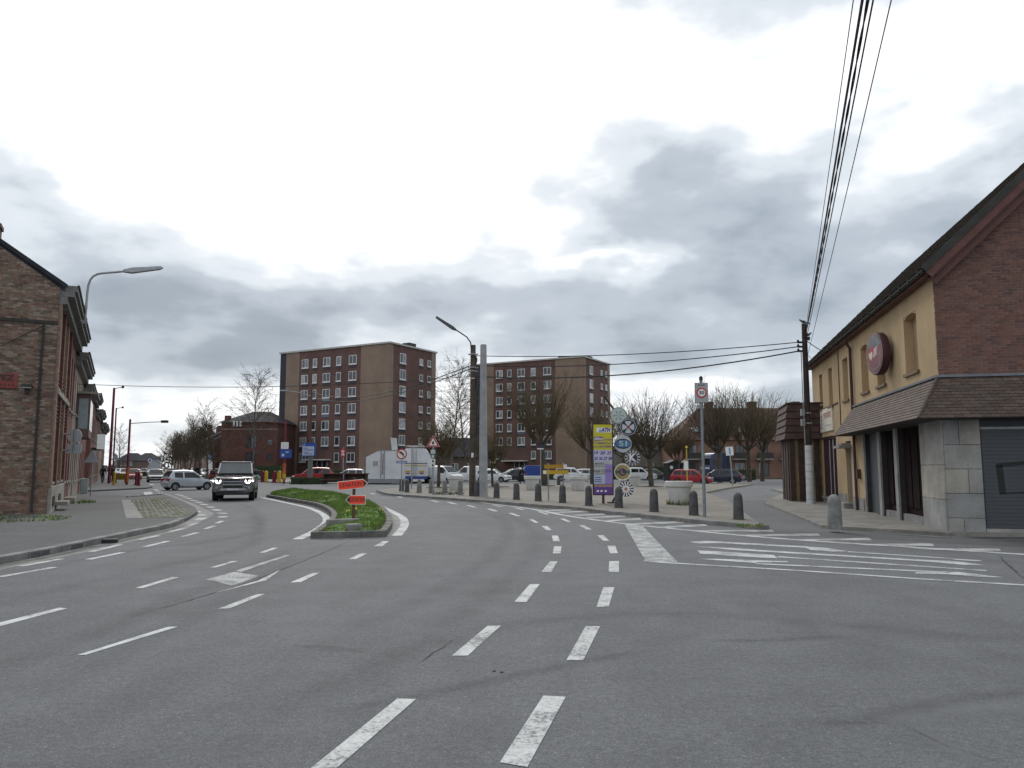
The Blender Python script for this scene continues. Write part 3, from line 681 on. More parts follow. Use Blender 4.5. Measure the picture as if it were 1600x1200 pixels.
# plinth along the pavement
MB().box(-.03, .02, 12.0, 13.6, 0, .62).box(-.03, .02, 17.15, 19.2, 0, .62).box(-.03, .02, 13.6, 17.15, 0, .33).box(-.03, .02, 8.9, 10.8, 0, .55).build('plinth', M_CONC, bl)
# gable wall: mortar backing, then bricks
rise = EAVE
gab = MB().add([(0.003, -.005, 3.2), (WID, -.005, 3.2), (WID, -.005, EAVE), (WID / 2, -.005, RIDGE), (0.003, -.005, EAVE)], [(0, 1, 2, 3, 4)]).build('gable_wall', M_MORTAR, bl)
bw, bh, jt = .214, .062, .011
def brick_mesh(w, m):
    return MB().box(.0, w, -.012, .06, 0, bh).mesh('brick', m)
full = [brick_mesh(bw, m) for m in BRK]; half = [brick_mesh(bw / 2 - jt / 2, m) for m in BRK]
rb = random.Random(5); cand = []; rest = MB()
z = 3.93; r_i = 0
while z < RIDGE - .3:
    x = 0.0; first = True
    top = z + bh
    lo = 0 if top < EAVE else (top - EAVE) / TANP
    hi = WID - lo
    if r_i % 2: 
        cand.append((0, z, True, rb.randrange(5))); x = bw / 2 + jt / 2
    while x + bw < WID:
        if (x > lo + .02 or lo == 0) and x + bw < hi - .02: cand.append((x, z, False, rb.choice((0, 0, 1, 2, 3, 4))))
        x += bw + jt
    z += bh + jt; r_i += 1
cand = [c for c in cand if not (c[1] + bh > EAVE and c[0] < (c[1] + bh - EAVE) / TANP + .02)]
seen = sorted(cand, key=lambda c: (c[0] > 2.0, c[0] + abs(c[1] - 5.2) * .35))
for k, (x, z, h_, mi) in enumerate(seen):
    if k < 300: place('brick', (half if h_ else full)[mi], gab, (x, rb.uniform(-.004, .002), z))
    else: 
        w = bw / 2 - jt / 2 if h_ else bw; d = rb.uniform(-.003, .003); rest.box(x, x + w, -.012 + d, .06, z, z + bh, mi)
stuff(rest.build('brickwork', BRK, gab))
# roof
ov, fo = .24, .42
th = math.atan(TANP)
def slope_pt(x, y, n=0.0):   # left slope; x from eave (negative = overhang), n = distance off the plane
    return Vector((x - n * math.sin(th), y, EAVE + x * TANP + n * math.cos(th)))
roof = MB()
for s in (0, 1):
    mir = (lambda v: Vector((WID - v.x, v.y, v.z))) if s else (lambda v: v)
    q = [mir(slope_pt(xx, yy, n)) for n in (0.05, .17) for yy in (-fo, LEN + .2) for xx in (-ov, WID / 2)]
    roof.add(q, [(0, 1, 3, 2), (4, 6, 7, 5), (0, 4, 5, 1), (2, 3, 7, 6), (0, 2, 6, 4), (1, 5, 7, 3)])
roof = roof.build('roof', M_RTILE[1], bl)
run = (WID / 2 + ov) / math.cos(th); tw, tl = .30, .33
nrow = int(run / tl); ncol = int((LEN + fo + .2) / tw)
tm = [MB().box(0, tw - .012, 0, tl + .05, 0, .028).mesh('roof_tile', m) for m in M_RTILE]
rt = MB(); rr = random.Random(8)
for i in range(nrow + 1):
    for j in range(ncol):
        s0 = i * tl; y0 = -fo + j * tw; lift = .19 + rr.uniform(0, .012)
        if s0 + tl > run: continue
        base = slope_pt(-ov + s0 * math.cos(th), y0 + tw - .006, lift)
        Mt = Matrix.Translation(base) @ Matrix(((0, math.cos(th), -math.sin(th), 0), (-1, 0, 0, 0), (0, math.sin(th), math.cos(th), 0), (0, 0, 0, 1))) @ Matrix.Rotation(R(-4.5), 4, 'X')
        k = rr.choice((0, 0, 1, 1, 2, 3))
        if i < 4 and j < 62:
            o = place('roof_tile', tm[k], roof); o.matrix_local = Mt
        else: rt.box(0, tw - .012, 0, tl + .05, 0, .028, k, Mt)
stuff(rt.build('tile_courses', M_RTILE, roof))
# gutter, soffit, verge boards
gp = [(-ov - .04, y, EAVE - ov * TANP + .05) for y in (-fo, LEN + .2)]
g_ = MB(); n = 8
prof = [(-ov - .06 + .075 * math.cos(PI + PI * i / n), EAVE - ov * TANP + .10 + .075 * math.sin(PI + PI * i / n)) for i in range(n + 1)]
g_.add([(x, y, z) for y in (-fo, LEN + .2) for x, z in prof], [(i, i + 1, n + 2 + i, n + 1 + i) for i in range(n)])
for k in range(22): g_.box(-ov - .15, -ov + .03, -fo + .3 + k * .9, -fo + .34 + k * .9, EAVE - ov * TANP + .02, EAVE - ov * TANP + .15)
g_.build('gutter', M_SLATE, bl)
MB().box(-ov, .0, -fo + .02, LEN + .1, EAVE - ov * TANP - .02, EAVE - ov * TANP + .06).build('soffit', M_VERGE, bl)
for k, (n0, n1, y0, y1, m) in enumerate([(-.13, .05, -fo + .002, -fo + .03, M_VERGE), (-.34, -.14, -fo + .16, -fo + .20, M_VERGE), (.05, .22, -fo - .03, -fo, M_SLATE)]):
    for s in (0, 1):
        mir = (lambda v: Vector((WID - v.x, v.y, v.z))) if s else (lambda v: v)
        q = [mir(slope_pt(xx, yy, n)) for n in (n0, n1) for yy in (y0, y1) for xx in (-ov, WID / 2)]
        MB().add(q, [(0, 1, 3, 2), (4, 6, 7, 5), (0, 4, 5, 1), (2, 3, 7, 6), (0, 2, 6, 4), (1, 5, 7, 3)]).build('verge_board', m, bl)
q = [slope_pt(xx, yy, n) for n in (-.16, -.13) for yy in (-fo + .03, .02) for xx in (-ov, WID / 2)]
MB().add(q, [(0, 1, 3, 2), (4, 6, 7, 5), (0, 4, 5, 1), (2, 3, 7, 6), (0, 2, 6, 4), (1, 5, 7, 3)]).build('soffit', M_VERGE, bl)
# downpipes
MB().tube([(-ov + .0, 9.75, EAVE - .35), (-.08, 9.8, EAVE - .6), (-.08, 9.85, 3.0), (-.08, 9.85, .05)], .055, 8).build('downpipe', M_PIPE, bl, smooth=40)
MB().tube([(-.03, 12.4, EAVE - .35), (-.02, 12.45, 5.2), (-.02, 12.5, 3.2)], .018, 5).build('cable_run', M_SLATE, bl)
# tiled canopy round the corner
CT, CB, COV, CEND = 3.93, 2.84, .72, 9.75
cl = math.hypot(CT - CB, COV); ca = math.atan2(CT - CB, COV)
can = MB()
yT0, yB0 = 0, -COV
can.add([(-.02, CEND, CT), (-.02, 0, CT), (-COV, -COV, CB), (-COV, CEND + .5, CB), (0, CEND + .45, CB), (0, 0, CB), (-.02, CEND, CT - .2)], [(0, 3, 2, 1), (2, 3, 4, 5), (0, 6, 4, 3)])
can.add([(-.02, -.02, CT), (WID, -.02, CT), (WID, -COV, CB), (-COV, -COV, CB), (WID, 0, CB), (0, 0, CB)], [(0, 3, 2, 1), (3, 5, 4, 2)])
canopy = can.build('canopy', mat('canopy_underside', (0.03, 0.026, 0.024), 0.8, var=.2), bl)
nr = 13; step = cl / nr; sw = .20; cnt = 0
cmesh = {}
srest = MB(); rr = random.Random(2)
def canopy_tile(Mt, w, k, as_part):
    if as_part:
        key = (round(w, 3), k)
        if key not in cmesh: cmesh[key] = MB().box(0, w - .006, 0, step + .035, 0, .024).mesh('shingle', M_TILE[k])
        o = place('shingle', cmesh[key], canopy); o.matrix_local = Mt
    else: srest.box(0, w - .006, 0, step + .035, 0, .024, k, Mt)
for i in range(nr):
    f0 = i / nr; e = -COV * (1 - f0)     # offset from wall at the row's lower edge
    zb = CB + (CT - CB) * f0
    # front face: runs along +x from x=e
    x = e + (0.1 if i % 2 else 0); st = e
    cells = []
    if x > st + .01: cells.append((st, x))
    while x < 6.0: cells.append((x, x + sw)); x += sw
    for a, b in cells:
        Mt = Matrix.Translation((a, e - .01, zb + .012)) @ Matrix(((1, 0, 0, 0), (0, math.cos(ca), -math.sin(ca), 0), (0, math.sin(ca), math.cos(ca), 0), (0, 0, 0, 1))) @ Matrix.Rotation(R(-8), 4, 'X')
        part = a < 2.0 and cnt < 150; cnt += part
        canopy_tile(Mt, b - a, rr.choice((0, 1, 2, 3)), part)
    # street face: runs along +y from y=e
    y = e + (0.1 if i % 2 else 0); cells = []
    if y > e + .01: cells.append((e, y))
    yend = CEND + .45 * (1 - f0)
    while y < yend - .02: cells.append((y, min(y + sw, yend))); y += sw
    for a, b in cells:
        Mt = Matrix.Translation((e - .01, b, zb + .012)) @ Matrix(((0, math.cos(ca), -math.sin(ca), 0), (-1, 0, 0, 0), (0, math.sin(ca), math.cos(ca), 0), (0, 0, 0, 1))) @ Matrix.Rotation(R(-8), 4, 'X')
        part = a < 2.1 and abs(b - a - sw) < .11; 
        canopy_tile(Mt, b - a, rr.choice((0, 1, 2, 3)), part)
stuff(srest.build('shingle_courses', M_TILE, canopy))
MB().box(-.10, WID, -.10, -.013, CT - .015, CT + .045).box(-.10, -.003, -.013, CEND, CT - .015, CT + .045).build('flashing', mat('zinc', (0.16, 0.175, 0.20), 0.5, 0.3, .12), canopy)
MB().tube([(-.03, -.03, CT + .02), (-COV - .01, -COV - .01, CB + .03)], .03, 6).build('hip_cap', M_TILE[1], canopy)
# corner pillar of stone blocks
def block(x0, x1, y0, y1, z0, z1, k): MB().box(x0, x1, y0, y1, z0, z1).build('stone_block', M_ASHLAR[k % 3], bl, bevel=.012)
zl = [0, .42, 1.02, 1.62, 2.22, CB + .02]
for i, (a, b) in enumerate(zip(zl, zl[1:])):
    sp_ = [.0, .84] if i in (1, 3) else ([0, .36, .84] if i in (0, 4) else [0, .52, .84])
    for j, (p, q) in enumerate(zip(sp_, sp_[1:])): block(p + .004, q - .004, -.05, .25, a + .004, b - .004, i + j)
zs = [0, .86, 1.72, CB + .02]
for i, (a, b) in enumerate(zip(zs, zs[1:])): block(-.05, .002, -.046, 1.78, a + .004, b - .004, i + 1)
# shopfront: roller shutter, sill, wall beyond
MB().box(.845, 5.2, -.06, .3, .02, .17).build('shop_sill', M_ASHLAR[0], bl)
sh = MB().box(.86, 5.2, .06, .1, .17, 2.86).build('roller_shutter', mat('shutter_grey', (0.05, 0.058, 0.066), 0.5, var=.1), bl)
ss = MB().box(.88, 5.2, .035, .075, 0, .088).mesh('slat', mat('shutter_slat', (0.055, 0.063, 0.072), 0.45, var=.08))
for k in range(26): place('slat', ss, sh, (0, 0, .18 + k * .094))
MB().box(.86, 5.2, .0, .12, 2.60, 2.66).build('shutter_rail', M_STEEL, bl)
gf = MB()
for a, b, w in [((1.17, 1.70), (2.6, 1.86), .10), ((1.24, 1.72), (1.28, 1.02), .15), ((1.22, 1.02), (2.6, 1.10), .045)]:
    d = Vector((b[0] - a[0], b[1] - a[1])); n = Vector((-d.y, d.x)).normalized() * w / 2
    gf.add([(a[0] + n.x, .031, a[1] + n.y), (a[0] - n.x, .031, a[1] - n.y), (b[0] - n.x, .031, b[1] - n.y), (b[0] + n.x, .031, b[1] + n.y)], [(0, 1, 2, 3)])
gf.build('graffiti', mat('spray_black', (0.008, 0.008, 0.009), 0.6, var=.2), sh)
MB().box(5.2, WID, -.03, .2, 0, CB + .02).build('shop_wall', M_ASHLAR[1], bl)
MB().box(.84, WID, .25, .3, 0, 3.2).build('back_wall', M_SLATE, bl)
# street side doors and panels
MB().box(.16, .2, 1.82, 4.13, .04, 2.83).build('door', M_DOOR, bl)
MB().box(.16, .2, 4.52, 6.18, .04, 2.83).build('door', M_DOOR, bl)
for y0 in (1.95, 2.68, 3.41): MB().box(.13, .16, y0, y0 + .62, .5, 2.6).build('door_panel', mat('door_panel_brown', (0.011, 0.005, 0.005), .85, var=.2, spec=.1), bl)
for y0 in (4.66, 5.42): MB().box(.13, .16, y0, y0 + .62, .5, 2.6).build('door_panel', MATS['door_panel_brown'], bl)
for y0, y1 in ((1.84, 4.1), (4.54, 6.16)): MB().box(.04, .22, y0, y1, .02, .30).build('door_step', M_STONE_L, bl)
MB().box(.06, .16, 6.57, 7.4, .04, 2.83).build('door', M_GREYD, bl)
MB().box(.14, .2, 7.44, 8.43, .04, 2.83).build('door', M_GREYD, bl)
for y0, y1 in ((4.17, 4.48), (6.22, 6.53), (8.47, 8.62)): MB().box(-.05, .05, y0, y1, 0, CB + .02).build('pier', M_ASHLAR[1], bl)
MB().box(-.14, -.0, 9.3, 9.5, 1.25, 1.6).build('letter_box', mat('box_brown', (.06, .03, .02), .6), bl)
# door with hood
MB().box(.12, .18, 10.87, 11.83, .3, 2.68).build('door', mat('door_mauve', (0.15, 0.13, 0.15), .55, var=.15), bl)
MB().box(-.45, .0, 10.7, 12.0, 2.42, 2.52).box(-.35, -.02, 10.8, 11.9, 2.52, 2.60).build('door_hood', M_CONC, bl)
MB().box(-.35, .1, 10.8, 11.9, .0, .30).build('door_step', M_STONE_L, bl, bevel=.02)
# shop window
M_DKGL = glass('shop_glass', (0.03, 0.035, 0.05))
win = MB().box(.12, .15, 13.77, 17.08, .38, 3.03).build('shop_window', M_DKGL, bl)
for y in (13.77, 14.55, 15.4, 16.2, 16.96): MB().box(.05, .118, y, y + .12, .38, 3.03).build('mullion', M_PIPE, win)
for y in (14.1, 14.9, 15.75): MB().box(.10, .117, y, y + .22, .5, 2.9).build('curtain', mat('net_curtain', (0.35, 0.36, 0.38), .9), win)
MB().box(.05, .118, 13.77, 17.08, 2.93, 3.03).build('mullion', M_PIPE, win)
MB().box(-.12, .1, 13.7, 17.15, .28, .36).build('window_sill', M_CONC, bl)
# name board
nb = MB().box(-.06, -.0, 14.1, 17.0, 3.27, 4.3).build('name_board', mat('board_white', (0.62, 0.58, 0.50), .6, var=.12), bl)
Mn = lambda y, z: Matrix.Translation((-.062, y, z)) @ Matrix(((0, 0, -1, 0), (-1, 0, 0, 0), (0, 1, 0, 0), (0, 0, 0, 1)))
M_RED = mat('sign_red', (0.42, 0.05, 0.04), .5, var=.1)
def wall_text(txt, size, y, z, w, m, par, bold=.01, name='lettering', xoff=0.0, shear=0):
    me = text_mesh(txt, size, w, bold, shear); me.transform(Matrix.Translation((xoff, 0, 0)) @ Mn(y, z)); me.materials.clear(); me.materials.append(m); return place(name, me, par)
M_FADED = mat('faded_print', (0.30, 0.19, 0.16), .6, var=.3, scale=6)
def board_mark(y0, y1, z0, z1, m, skew=0.0):   # worn print, too faded to read
    MB().add([(-.063, y1, z0), (-.063, y0, z0 + skew), (-.063, y0, z1 + skew), (-.063, y1, z1)], [(0, 1, 2, 3)]).build('faded_print', m, nb)
for k in range(7): board_mark(14.35 + k * .25, 14.53 + k * .25, 3.86, 4.04, M_FADED)
board_mark(14.3, 16.2, 4.06, 4.10, M_RED)
for k in range(4): board_mark(16.5, 16.8, 3.42 + k * .17, 3.49 + k * .17, M_PIPE, .08)
for k in range(4): board_mark(14.5 + k * .3, 14.72 + k * .3, 3.5, 3.56, mat('faded_blue', (.30, .34, .38), .6))
for a, b in ((12.9, 17.4),): MB().box(-.03, .01, a, b, 4.31, 4.37).build('cable_tray', M_SLATE, bl)
# round hanging sign
rs = MB().lathe([(.60, 0), (.66, .02), (.67, .04), (.67, .22)], 40, M=Matrix.Translation((-.42, 4.62, 5.2)) @ Matrix.Rotation(PI / 2, 4, 'Y')).build('round_sign', mat('sign_maroon', (0.05, 0.015, 0.02), .5, var=.15), bl, smooth=40)
MB().lathe([(.64, 0), (.64, .004)], 40, M=Matrix.Translation((-.425, 4.62, 5.2)) @ Matrix.Rotation(PI / 2, 4, 'Y')).build('sign_rim', mat('sign_rim', (0.24, 0.17, 0.16), .5, var=.1), rs)
MB().lathe([(.60, 0), (.60, .004)], 40, M=Matrix.Translation((-.430, 4.62, 5.2)) @ Matrix.Rotation(PI / 2, 4, 'Y')).build('sign_face', mat('sign_face', (0.20, 0.075, 0.085), .45, var=.35, scale=2.2), rs)
MB().add([(-.434, 4.62 + .58 * math.cos(a), 5.2 + .58 * math.sin(a)) for a in [R(25 + i * 13) for i in range(11)]], [tuple(range(11))]).build('sign_crown', mat('sign_greyblue', (.16, .17, .19), .5, var=.2), rs)
def sign_shape(pts, m, x, name):
    MB().add([(x, 4.62 - p[0], 5.2 + p[1]) for p in pts], [tuple(range(len(pts)))]).build(name, m, rs)
sign_shape([(-.50, .02), (-.22, .26), (.0, .20), (-.06, -.14), (-.2, -.24)], M_RED, -.4335, 'red_lozenge')
sign_shape([(-.42, .06), (-.14, .10), (-.12, -.06), (-.26, -.18), (-.40, -.06)], mat('sign_cream', (.55, .55, .42), .5, var=.2), -.4345, 'cream_shield')
for k, (u, v) in enumerate([(-.02, .02), (.12, .06), (.24, .10)]):
    sign_shape([(u - .03, v - .12), (u + .03, v - .12), (u + .10, v + .16), (u + .04, v + .16)], M_SIGNW if k < 2 else M_FADED, -.4345, 'script_stroke')
n_ = 20
for k in range(n_):
    a_ = R(205 + k * 130 / n_); c_, s_ = math.cos(a_), math.sin(a_)
    sign_shape([(.46 * c_ - .02 * s_, .46 * s_ + .02 * c_), (.46 * c_ + .02 * s_, .46 * s_ - .02 * c_), (.54 * c_ + .02 * s_, .54 * s_ - .02 * c_), (.54 * c_ - .02 * s_, .54 * s_ + .02 * c_)], MATS['sign_rim'], -.4342, 'rim_mark')
rs.rotation_euler = (0, 0, R(9)); cc = Vector((-.32, 4.62, 0)); rs.location = cc - Matrix.Rotation(R(9), 3, 'Z') @ cc
MB().box(-.3, .0, 4.55, 4.7, 5.1, 5.3).build('sign_bracket', M_SLATE, bl)

# ------------------------------------------------------------------ timber kiosk at the far end of the building
kp = G(1254, 785, 0.09)
M_WOOD = mat('dark_timber', (0.040, 0.022, 0.016), .75, var=.3, scale=6); M_WOOD2 = mat('roof_board', (0.055, 0.028, 0.024), .75, var=.3, scale=3)
ki = thing('timber_kiosk', 'dark brown timber kiosk with stepped board roof beside the utility pole', 'kiosk', Vector((kp.x - .02, kp.y + 1.2, .05)), A0)
MB().box(0, 3.0, 0, 3.2, 0, 3.1).build('wall', mat('kiosk_ochre', (0.22, 0.16, 0.085), .85, var=.25, scale=2, fine=.3), ki)
for x in (-.06, .34, 1.05): MB().box(x, x + .22, -.08, .14, 0, 3.1).build('post', M_WOOD, ki)
for y in (.5, 1.4, 2.3): MB().box(-.07, .02, y, y + .6, 0, 3.1).build('shutter', M_WOOD, ki)
for k in range(5):
    o_ = .30 - k * .035; z = 2.95 + k * .33
    MB().add([(-o_, -o_, z), (3 + .3, -o_, z), (3 + .3, 3.4, z), (-o_, 3.4, z), (-o_ + .10, -o_ + .09, z + .345), (3.3, -o_ + .09, z + .345), (3.3, 3.4, z + .345), (-o_ + .10, 3.4, z + .345)],
             [(0, 3, 2, 1), (4, 5, 6, 7), (0, 1, 5, 4), (1, 2, 6, 5), (2, 3, 7, 6), (3, 0, 4, 7)]).build('roof_board', M_WOOD2, ki)
MB().box(-.12, 3.35, -.12, 3.4, 4.61, 4.68).build('roof_cap', M_WOOD, ki)
MB().box(.62, .98, -.12, -.0, 1.3, 1.75).build('meter_box', M_SIGNW, ki)
MB().box(.66, .94, -.10, -.0, 1.75, 1.88).build('meter_hood', M_STONE_L, ki)

# ------------------------------------------------------------------ utility pole
up = G(1267, 787, .09)
pl_ = thing('utility_pole', 'dark wooden utility pole with white wrapped foot beside the yellow building', 'utility pole', up)
topz = 8.0; lean = .03
MB().tube([(0, 0, -.1), (lean, 0, topz)], [.15, .11], 10).build('shaft', mat('creosote_timber', (0.035, 0.022, 0.020), .8, var=.3, scale=5, fine=.3), pl_, smooth=40)
MB().tube([(0, 0, 0), (lean * .29, 0, 2.55)], [.175, .16], 10).build('white_sleeve', mat('sleeve_white', (0.50, 0.52, 0.54), .6, var=.1), pl_, smooth=40)
for k in range(8): MB().tube([(lean * .29 * (k + .5) / 8, 0, .2 + k * .3), (lean * .29 * (k + .5) / 8 - .001, 0, .215 + k * .3)], .178, 10).build('sleeve_band', M_STEEL, pl_)
for z in (3.5, 3.95): MB().tube([(lean * z / topz, 0, z), (lean * z / topz, 0, z + .05)], .16, 10).box(-.32 + lean * z / topz, -.16, -.16, .0, z - .1, z + .2).build('clamp', M_STEEL, pl_)
for z in (7.15, 6.95, 6.75): MB().box(lean * z / topz - .32, lean * z / topz - .1, -.05, .05, z - .04, z + .04).lathe([(.04, 0), (.06, .05), (.03, .12)], 8, M=Matrix.Translation((lean * z / topz - .3, 0, z))).build('insulator', M_SLATE, pl_)
MB().box(lean - .02, lean + .22, -.06, .06, topz - .75, topz - .6).build('bracket', M_SLATE, pl_)
MB().tube([(-.16, -.05, 2.6), (-.18, -.05, 5), (-.17, -.05, 6.7)], .022, 5).build('riser', M_STEEL, pl_)
# cables: overhead towards the viewer's side
def cable(name, a, b, sag, r, label, twist=0, n=40, m=None):
    a, b = Vector(a), Vector(b); pts = []
    for i in range(n + 1):
        t = i / n; p = a.lerp(b, t); p.z -= sag * 4 * t * (1 - t); pts.append(p)
    mbc = MB()
    if twist:
        d = (b - a).normalized(); e1 = d.cross(Vector((0, 0, 1))).normalized(); e2 = d.cross(e1)
        L = (b - a).length; N = int(L / .25)
        for s in range(2):
            q = []
            for i in range(N + 1):
                t = i / N; p = a.lerp(b, t); p.z -= sag * 4 * t * (1 - t); w = twist * L * t * 2 * PI + s * PI
                q.append(p + (e1 * math.cos(w) + e2 * math.sin(w)) * r)
            mbc.tube(q, r, 5)
    else: mbc.tube(pts, r, 5)
    return tag(mbc.build(name, m or M_WIRE), label, 'cable', 'overhead cables')
tp = up + Vector((lean, 0, topz))
far = lambda px, py, z: (lambda d, t: Vector((d.x * t, d.y * t, z)))(ray(px, py), (z - EYE) / ray(px, py).z)
for k, (px, dz, r, tw, sag, lab) in enumerate([(1329, -.05, .008, 0, .15, 'thin grey overhead wire leftmost of the bundle leaving the utility pole'), (1341, -.25, .021, 0, .2, 'thick straight black overhead cable of the bundle leaving the utility pole'),
                                    (1349, -.32, .012, .45, .2, 'twisted black overhead cable of the bundle leaving the utility pole'), (1357, -.6, .013, 0, .2, 'medium black overhead cable right of the twisted one at the utility pole'), (1386, -1.45, .009, 0, .15, 'lone thin overhead wire rising steeply right of the cable bundle')]):
    a = tp + Vector((.1, 0, dz)); e = far(px, 2, 8.3)
    b = a + (e - a) * 1.9
    cable('overhead_cable', a, b, sag * 1.4, r, lab, tw, 60)
# ================================================================== LEFT TERRACE (x along the street from the corner, y into the house)
A1 = math.atan2(UL.y, UL.x)          # local x = along the street, local y = +90deg = away from the street
OBR = [mat('old_brick_%d' % i, c, 0.9, var=0.2, scale=8, bump=0.3, fine=0.3) for i, c in enumerate([(0.245, 0.165, 0.125), (0.20, 0.138, 0.105), (0.29, 0.225, 0.18), (0.125, 0.085, 0.068), (0.19, 0.148, 0.108), (0.215, 0.118, 0.088)])]
M_OMORT = mat('old_mortar', (0.17, 0.15, 0.125), 0.95, var=0.3, scale=3)
M_PLB = mat('band_brick', (0.13, 0.05, 0.04), 0.85, var=0.2, scale=4, fine=.2); M_LBR = mat('pale_brick', (0.27, 0.20, 0.15), 0.85, var=0.2, scale=4, fine=.2)
M_CORN = mat('cornice_paint', (0.16, 0.155, 0.15), 0.75, var=0.2); M_ROOFD = mat('roof_slate', (0.030, 0.032, 0.040), 0.8, var=0.2, scale=2, spec=.2)
M_GL = glass('window_glass', (0.035, 0.04, 0.05)); M_FRAME = mat('frame_white', (0.62, 0.63, 0.63), 0.5, var=.05); M_FRAMEB = mat('frame_brown', (0.055, 0.03, 0.025), .55, var=.1)
M_PLINTH = mat('plinth_stone', (0.30, 0.28, 0.245), 0.85, var=0.2, scale=2, fine=.2)
def house(label, x0, x1, eave, ridge, wallm, nwin, roofm=None, depth=9.0, frame=None, zw=((.95, 2.7), (4.3, 6.3)), doorat=None, name='terraced_house', base=None, ang=None, winw=1.0, dorm=0, chim=1):
    b = base if base is not None else L0; an = A1 if ang is None else ang
    w = x1 - x0; d_ = Vector((math.cos(an), math.sin(an), 0))
    h = thing(name, label, 'house', b + d_ * x0 + Vector((0, 0, .06)), an)
    holes = []; pitch = w / nwin
    for (za, zb) in zw:
        for i in range(nwin):
            c = pitch * (i + .5)
            if doorat is not None and za < 2 and i == doorat: holes.append((c - .5, c + .5, .15, zb + .05)); continue
            holes.append((c - winw / 2, c + winw / 2, za, zb))
    mbh = MB(); holed(mbh, w, eave, holes, lambda a, z, dd: (a, dd, z), .2, 0, 0)
    for xx in (0, w): mbh.add([(xx, 0, 0), (xx, depth, 0), (xx, depth, eave), (xx, depth / 2, ridge), (xx, 0, eave)], [(0, 1, 2, 3, 4)])
    mbh.add([(0, depth, 0), (w, depth, 0), (w, depth, eave), (0, depth, eave)], [(0, 1, 2, 3)])
    mbh.build('wall', wallm, h)
    for (a, c, z0, z1) in holes:
        if doorat is not None and z0 < .2:
            MB().box(a + .02, c - .02, .14, .19, z0, z1).build('door', M_DOOR, h); continue
        fr = MB()
        for q in ((a, a + .07, z0, z1), (c - .07, c, z0, z1), ((a + c) / 2 - .03, (a + c) / 2 + .03, z0, z1)): fr.box(q[0], q[1], .10, .16, q[2], q[3])
        fr.box(a, c, .101, .159, z1 - .08, z1).box(a, c, .101, .159, z0, z0 + .07).box(a, c, .101, .159, z0 + (z1 - z0) * .7, z0 + (z1 - z0) * .7 + .05)
        wn_ = fr.build('window', frame or M_FRAME, h)
        MB().box(a, c, .165, .19, z0, z1).build('pane', M_GL, wn_)
        MB().box(a - .08, c + .08, -.10, .1, z0 - .09, z0 - .005).build('sill', M_PLINTH, wn_)
    o = .14; t = (ridge - eave) / (depth / 2)
    rf = MB().add([(-.05, -o, eave - o * t * .2), (w + .05, -o, eave - o * t * .2), (w + .05, depth / 2, ridge + .12), (-.05, depth / 2, ridge + .12), (w + .05, depth + o, eave - .1), (-.05, depth + o, eave - .1),
                   (-.05, -o, eave - o * t * .2 - .14), (w + .05, -o, eave - o * t * .2 - .14), (w + .05, depth / 2, ridge - .02), (-.05, depth / 2, ridge - .02)],
                  [(0, 1, 2, 3), (3, 2, 4, 5), (0, 6, 7, 1), (0, 3, 9, 6), (1, 7, 8, 2), (6, 9, 8, 7)]).build('roof', roofm or M_ROOFD, h)
    MB().box(0, w, -.55, .0, eave - .16, eave + .06).box(0, w, -.46, .0, eave - .34, eave - .165).box(0, w, -.25, .0, eave - .62, eave - .345).build('cornice', M_CORN, h)
    MB().tube([(-.02, -.56, eave + .05), (w + .02, -.56, eave + .05)], .05, 6).build('gutter', M_SLATE, h)
    for k in range(chim): 
        c = MB().box(w * (.12 + .7 * k) - .35, w * (.12 + .7 * k) + .35, depth / 2 - .4, depth / 2 + .4, ridge - .6, ridge + .9).box(w * (.12 + .7 * k) - .42, w * (.12 + .7 * k) + .42, depth / 2 - .47, depth / 2 + .47, ridge + .9, ridge + 1.05).build('chimney', M_PLB, rf)
    for k in range(dorm):
        c = w * (k + .5) / dorm; MB().box(c - .6, c + .6, .6, 2.4, eave + .1, eave + 1.6).build('dormer', M_ROOFD, rf)
        MB().box(c - .42, c + .42, .57, .6, eave + .4, eave + 1.4).build('dormer_window', M_FRAME, rf)
    return h, w
# house with the exposed brick gable
EA = 7.95
ha, wA = house('old brick house whose blank gable faces the junction', 0, 7.0, EA, EA + 3.2, M_LBR, 3, depth=9.4, frame=M_FRAMEB, zw=((1.1, 3.0), (4.45, 6.9)), winw=.85, doorat=None, chim=0)
# gable wall face with bricks (visible near corner first)
gA = MB().add([(-.03, 0, 0), (-.03, 9.4, 0), (-.03, 9.4, EA), (-.03, 4.7, EA + 3.15), (-.03, 0, EA)], [(0, 1, 2, 3, 4)]).build('gable_wall', M_OMORT, ha)
ob = [MB().box(-.006, .05, 0, .215, 0, .06).mesh('brick', m) for m in OBR]; oh = [MB().box(-.006, .05, 0, .1, 0, .06).mesh('brick', m) for m in OBR]
ro = random.Random(11); cand = []; z = .02; i = 0; slp = 3.15 / 4.7
while z < EA + 3.0:
    lo = 0 if z + .06 < EA else (z + .06 - EA) / slp + .05; y = lo if lo else (0 if i % 2 == 0 else .113)
    if lo == 0 and i % 2: cand.append((0, z, True))
    while y + .215 < 9.4 - (lo if lo else 0): cand.append((y, z, False)); y += .226
    z += .071; i += 1
cand.sort(key=lambda c: (c[0] > 1.5, abs(c[1] - 4.0) + c[0]))
rest = MB(); 
for k, (y, z, h_) in enumerate(cand):
    mi = ro.randrange(6); dx = -.03 + ro.uniform(-.005, .002)
    if ro.random() < .012: continue
    if z < 1.6 and y < .5 and ro.random() < .6: mi = 5
    if k < 300: place('brick', (oh if h_ else ob)[mi], gA, (dx, y, z), rot=(ro.uniform(-.02, .02), 0, 0))
    else: rest.box(dx - .006, dx + .05, y, y + (.1 if h_ else .215), z, z + .06, mi)
stuff(rest.build('brickwork', OBR, gA))
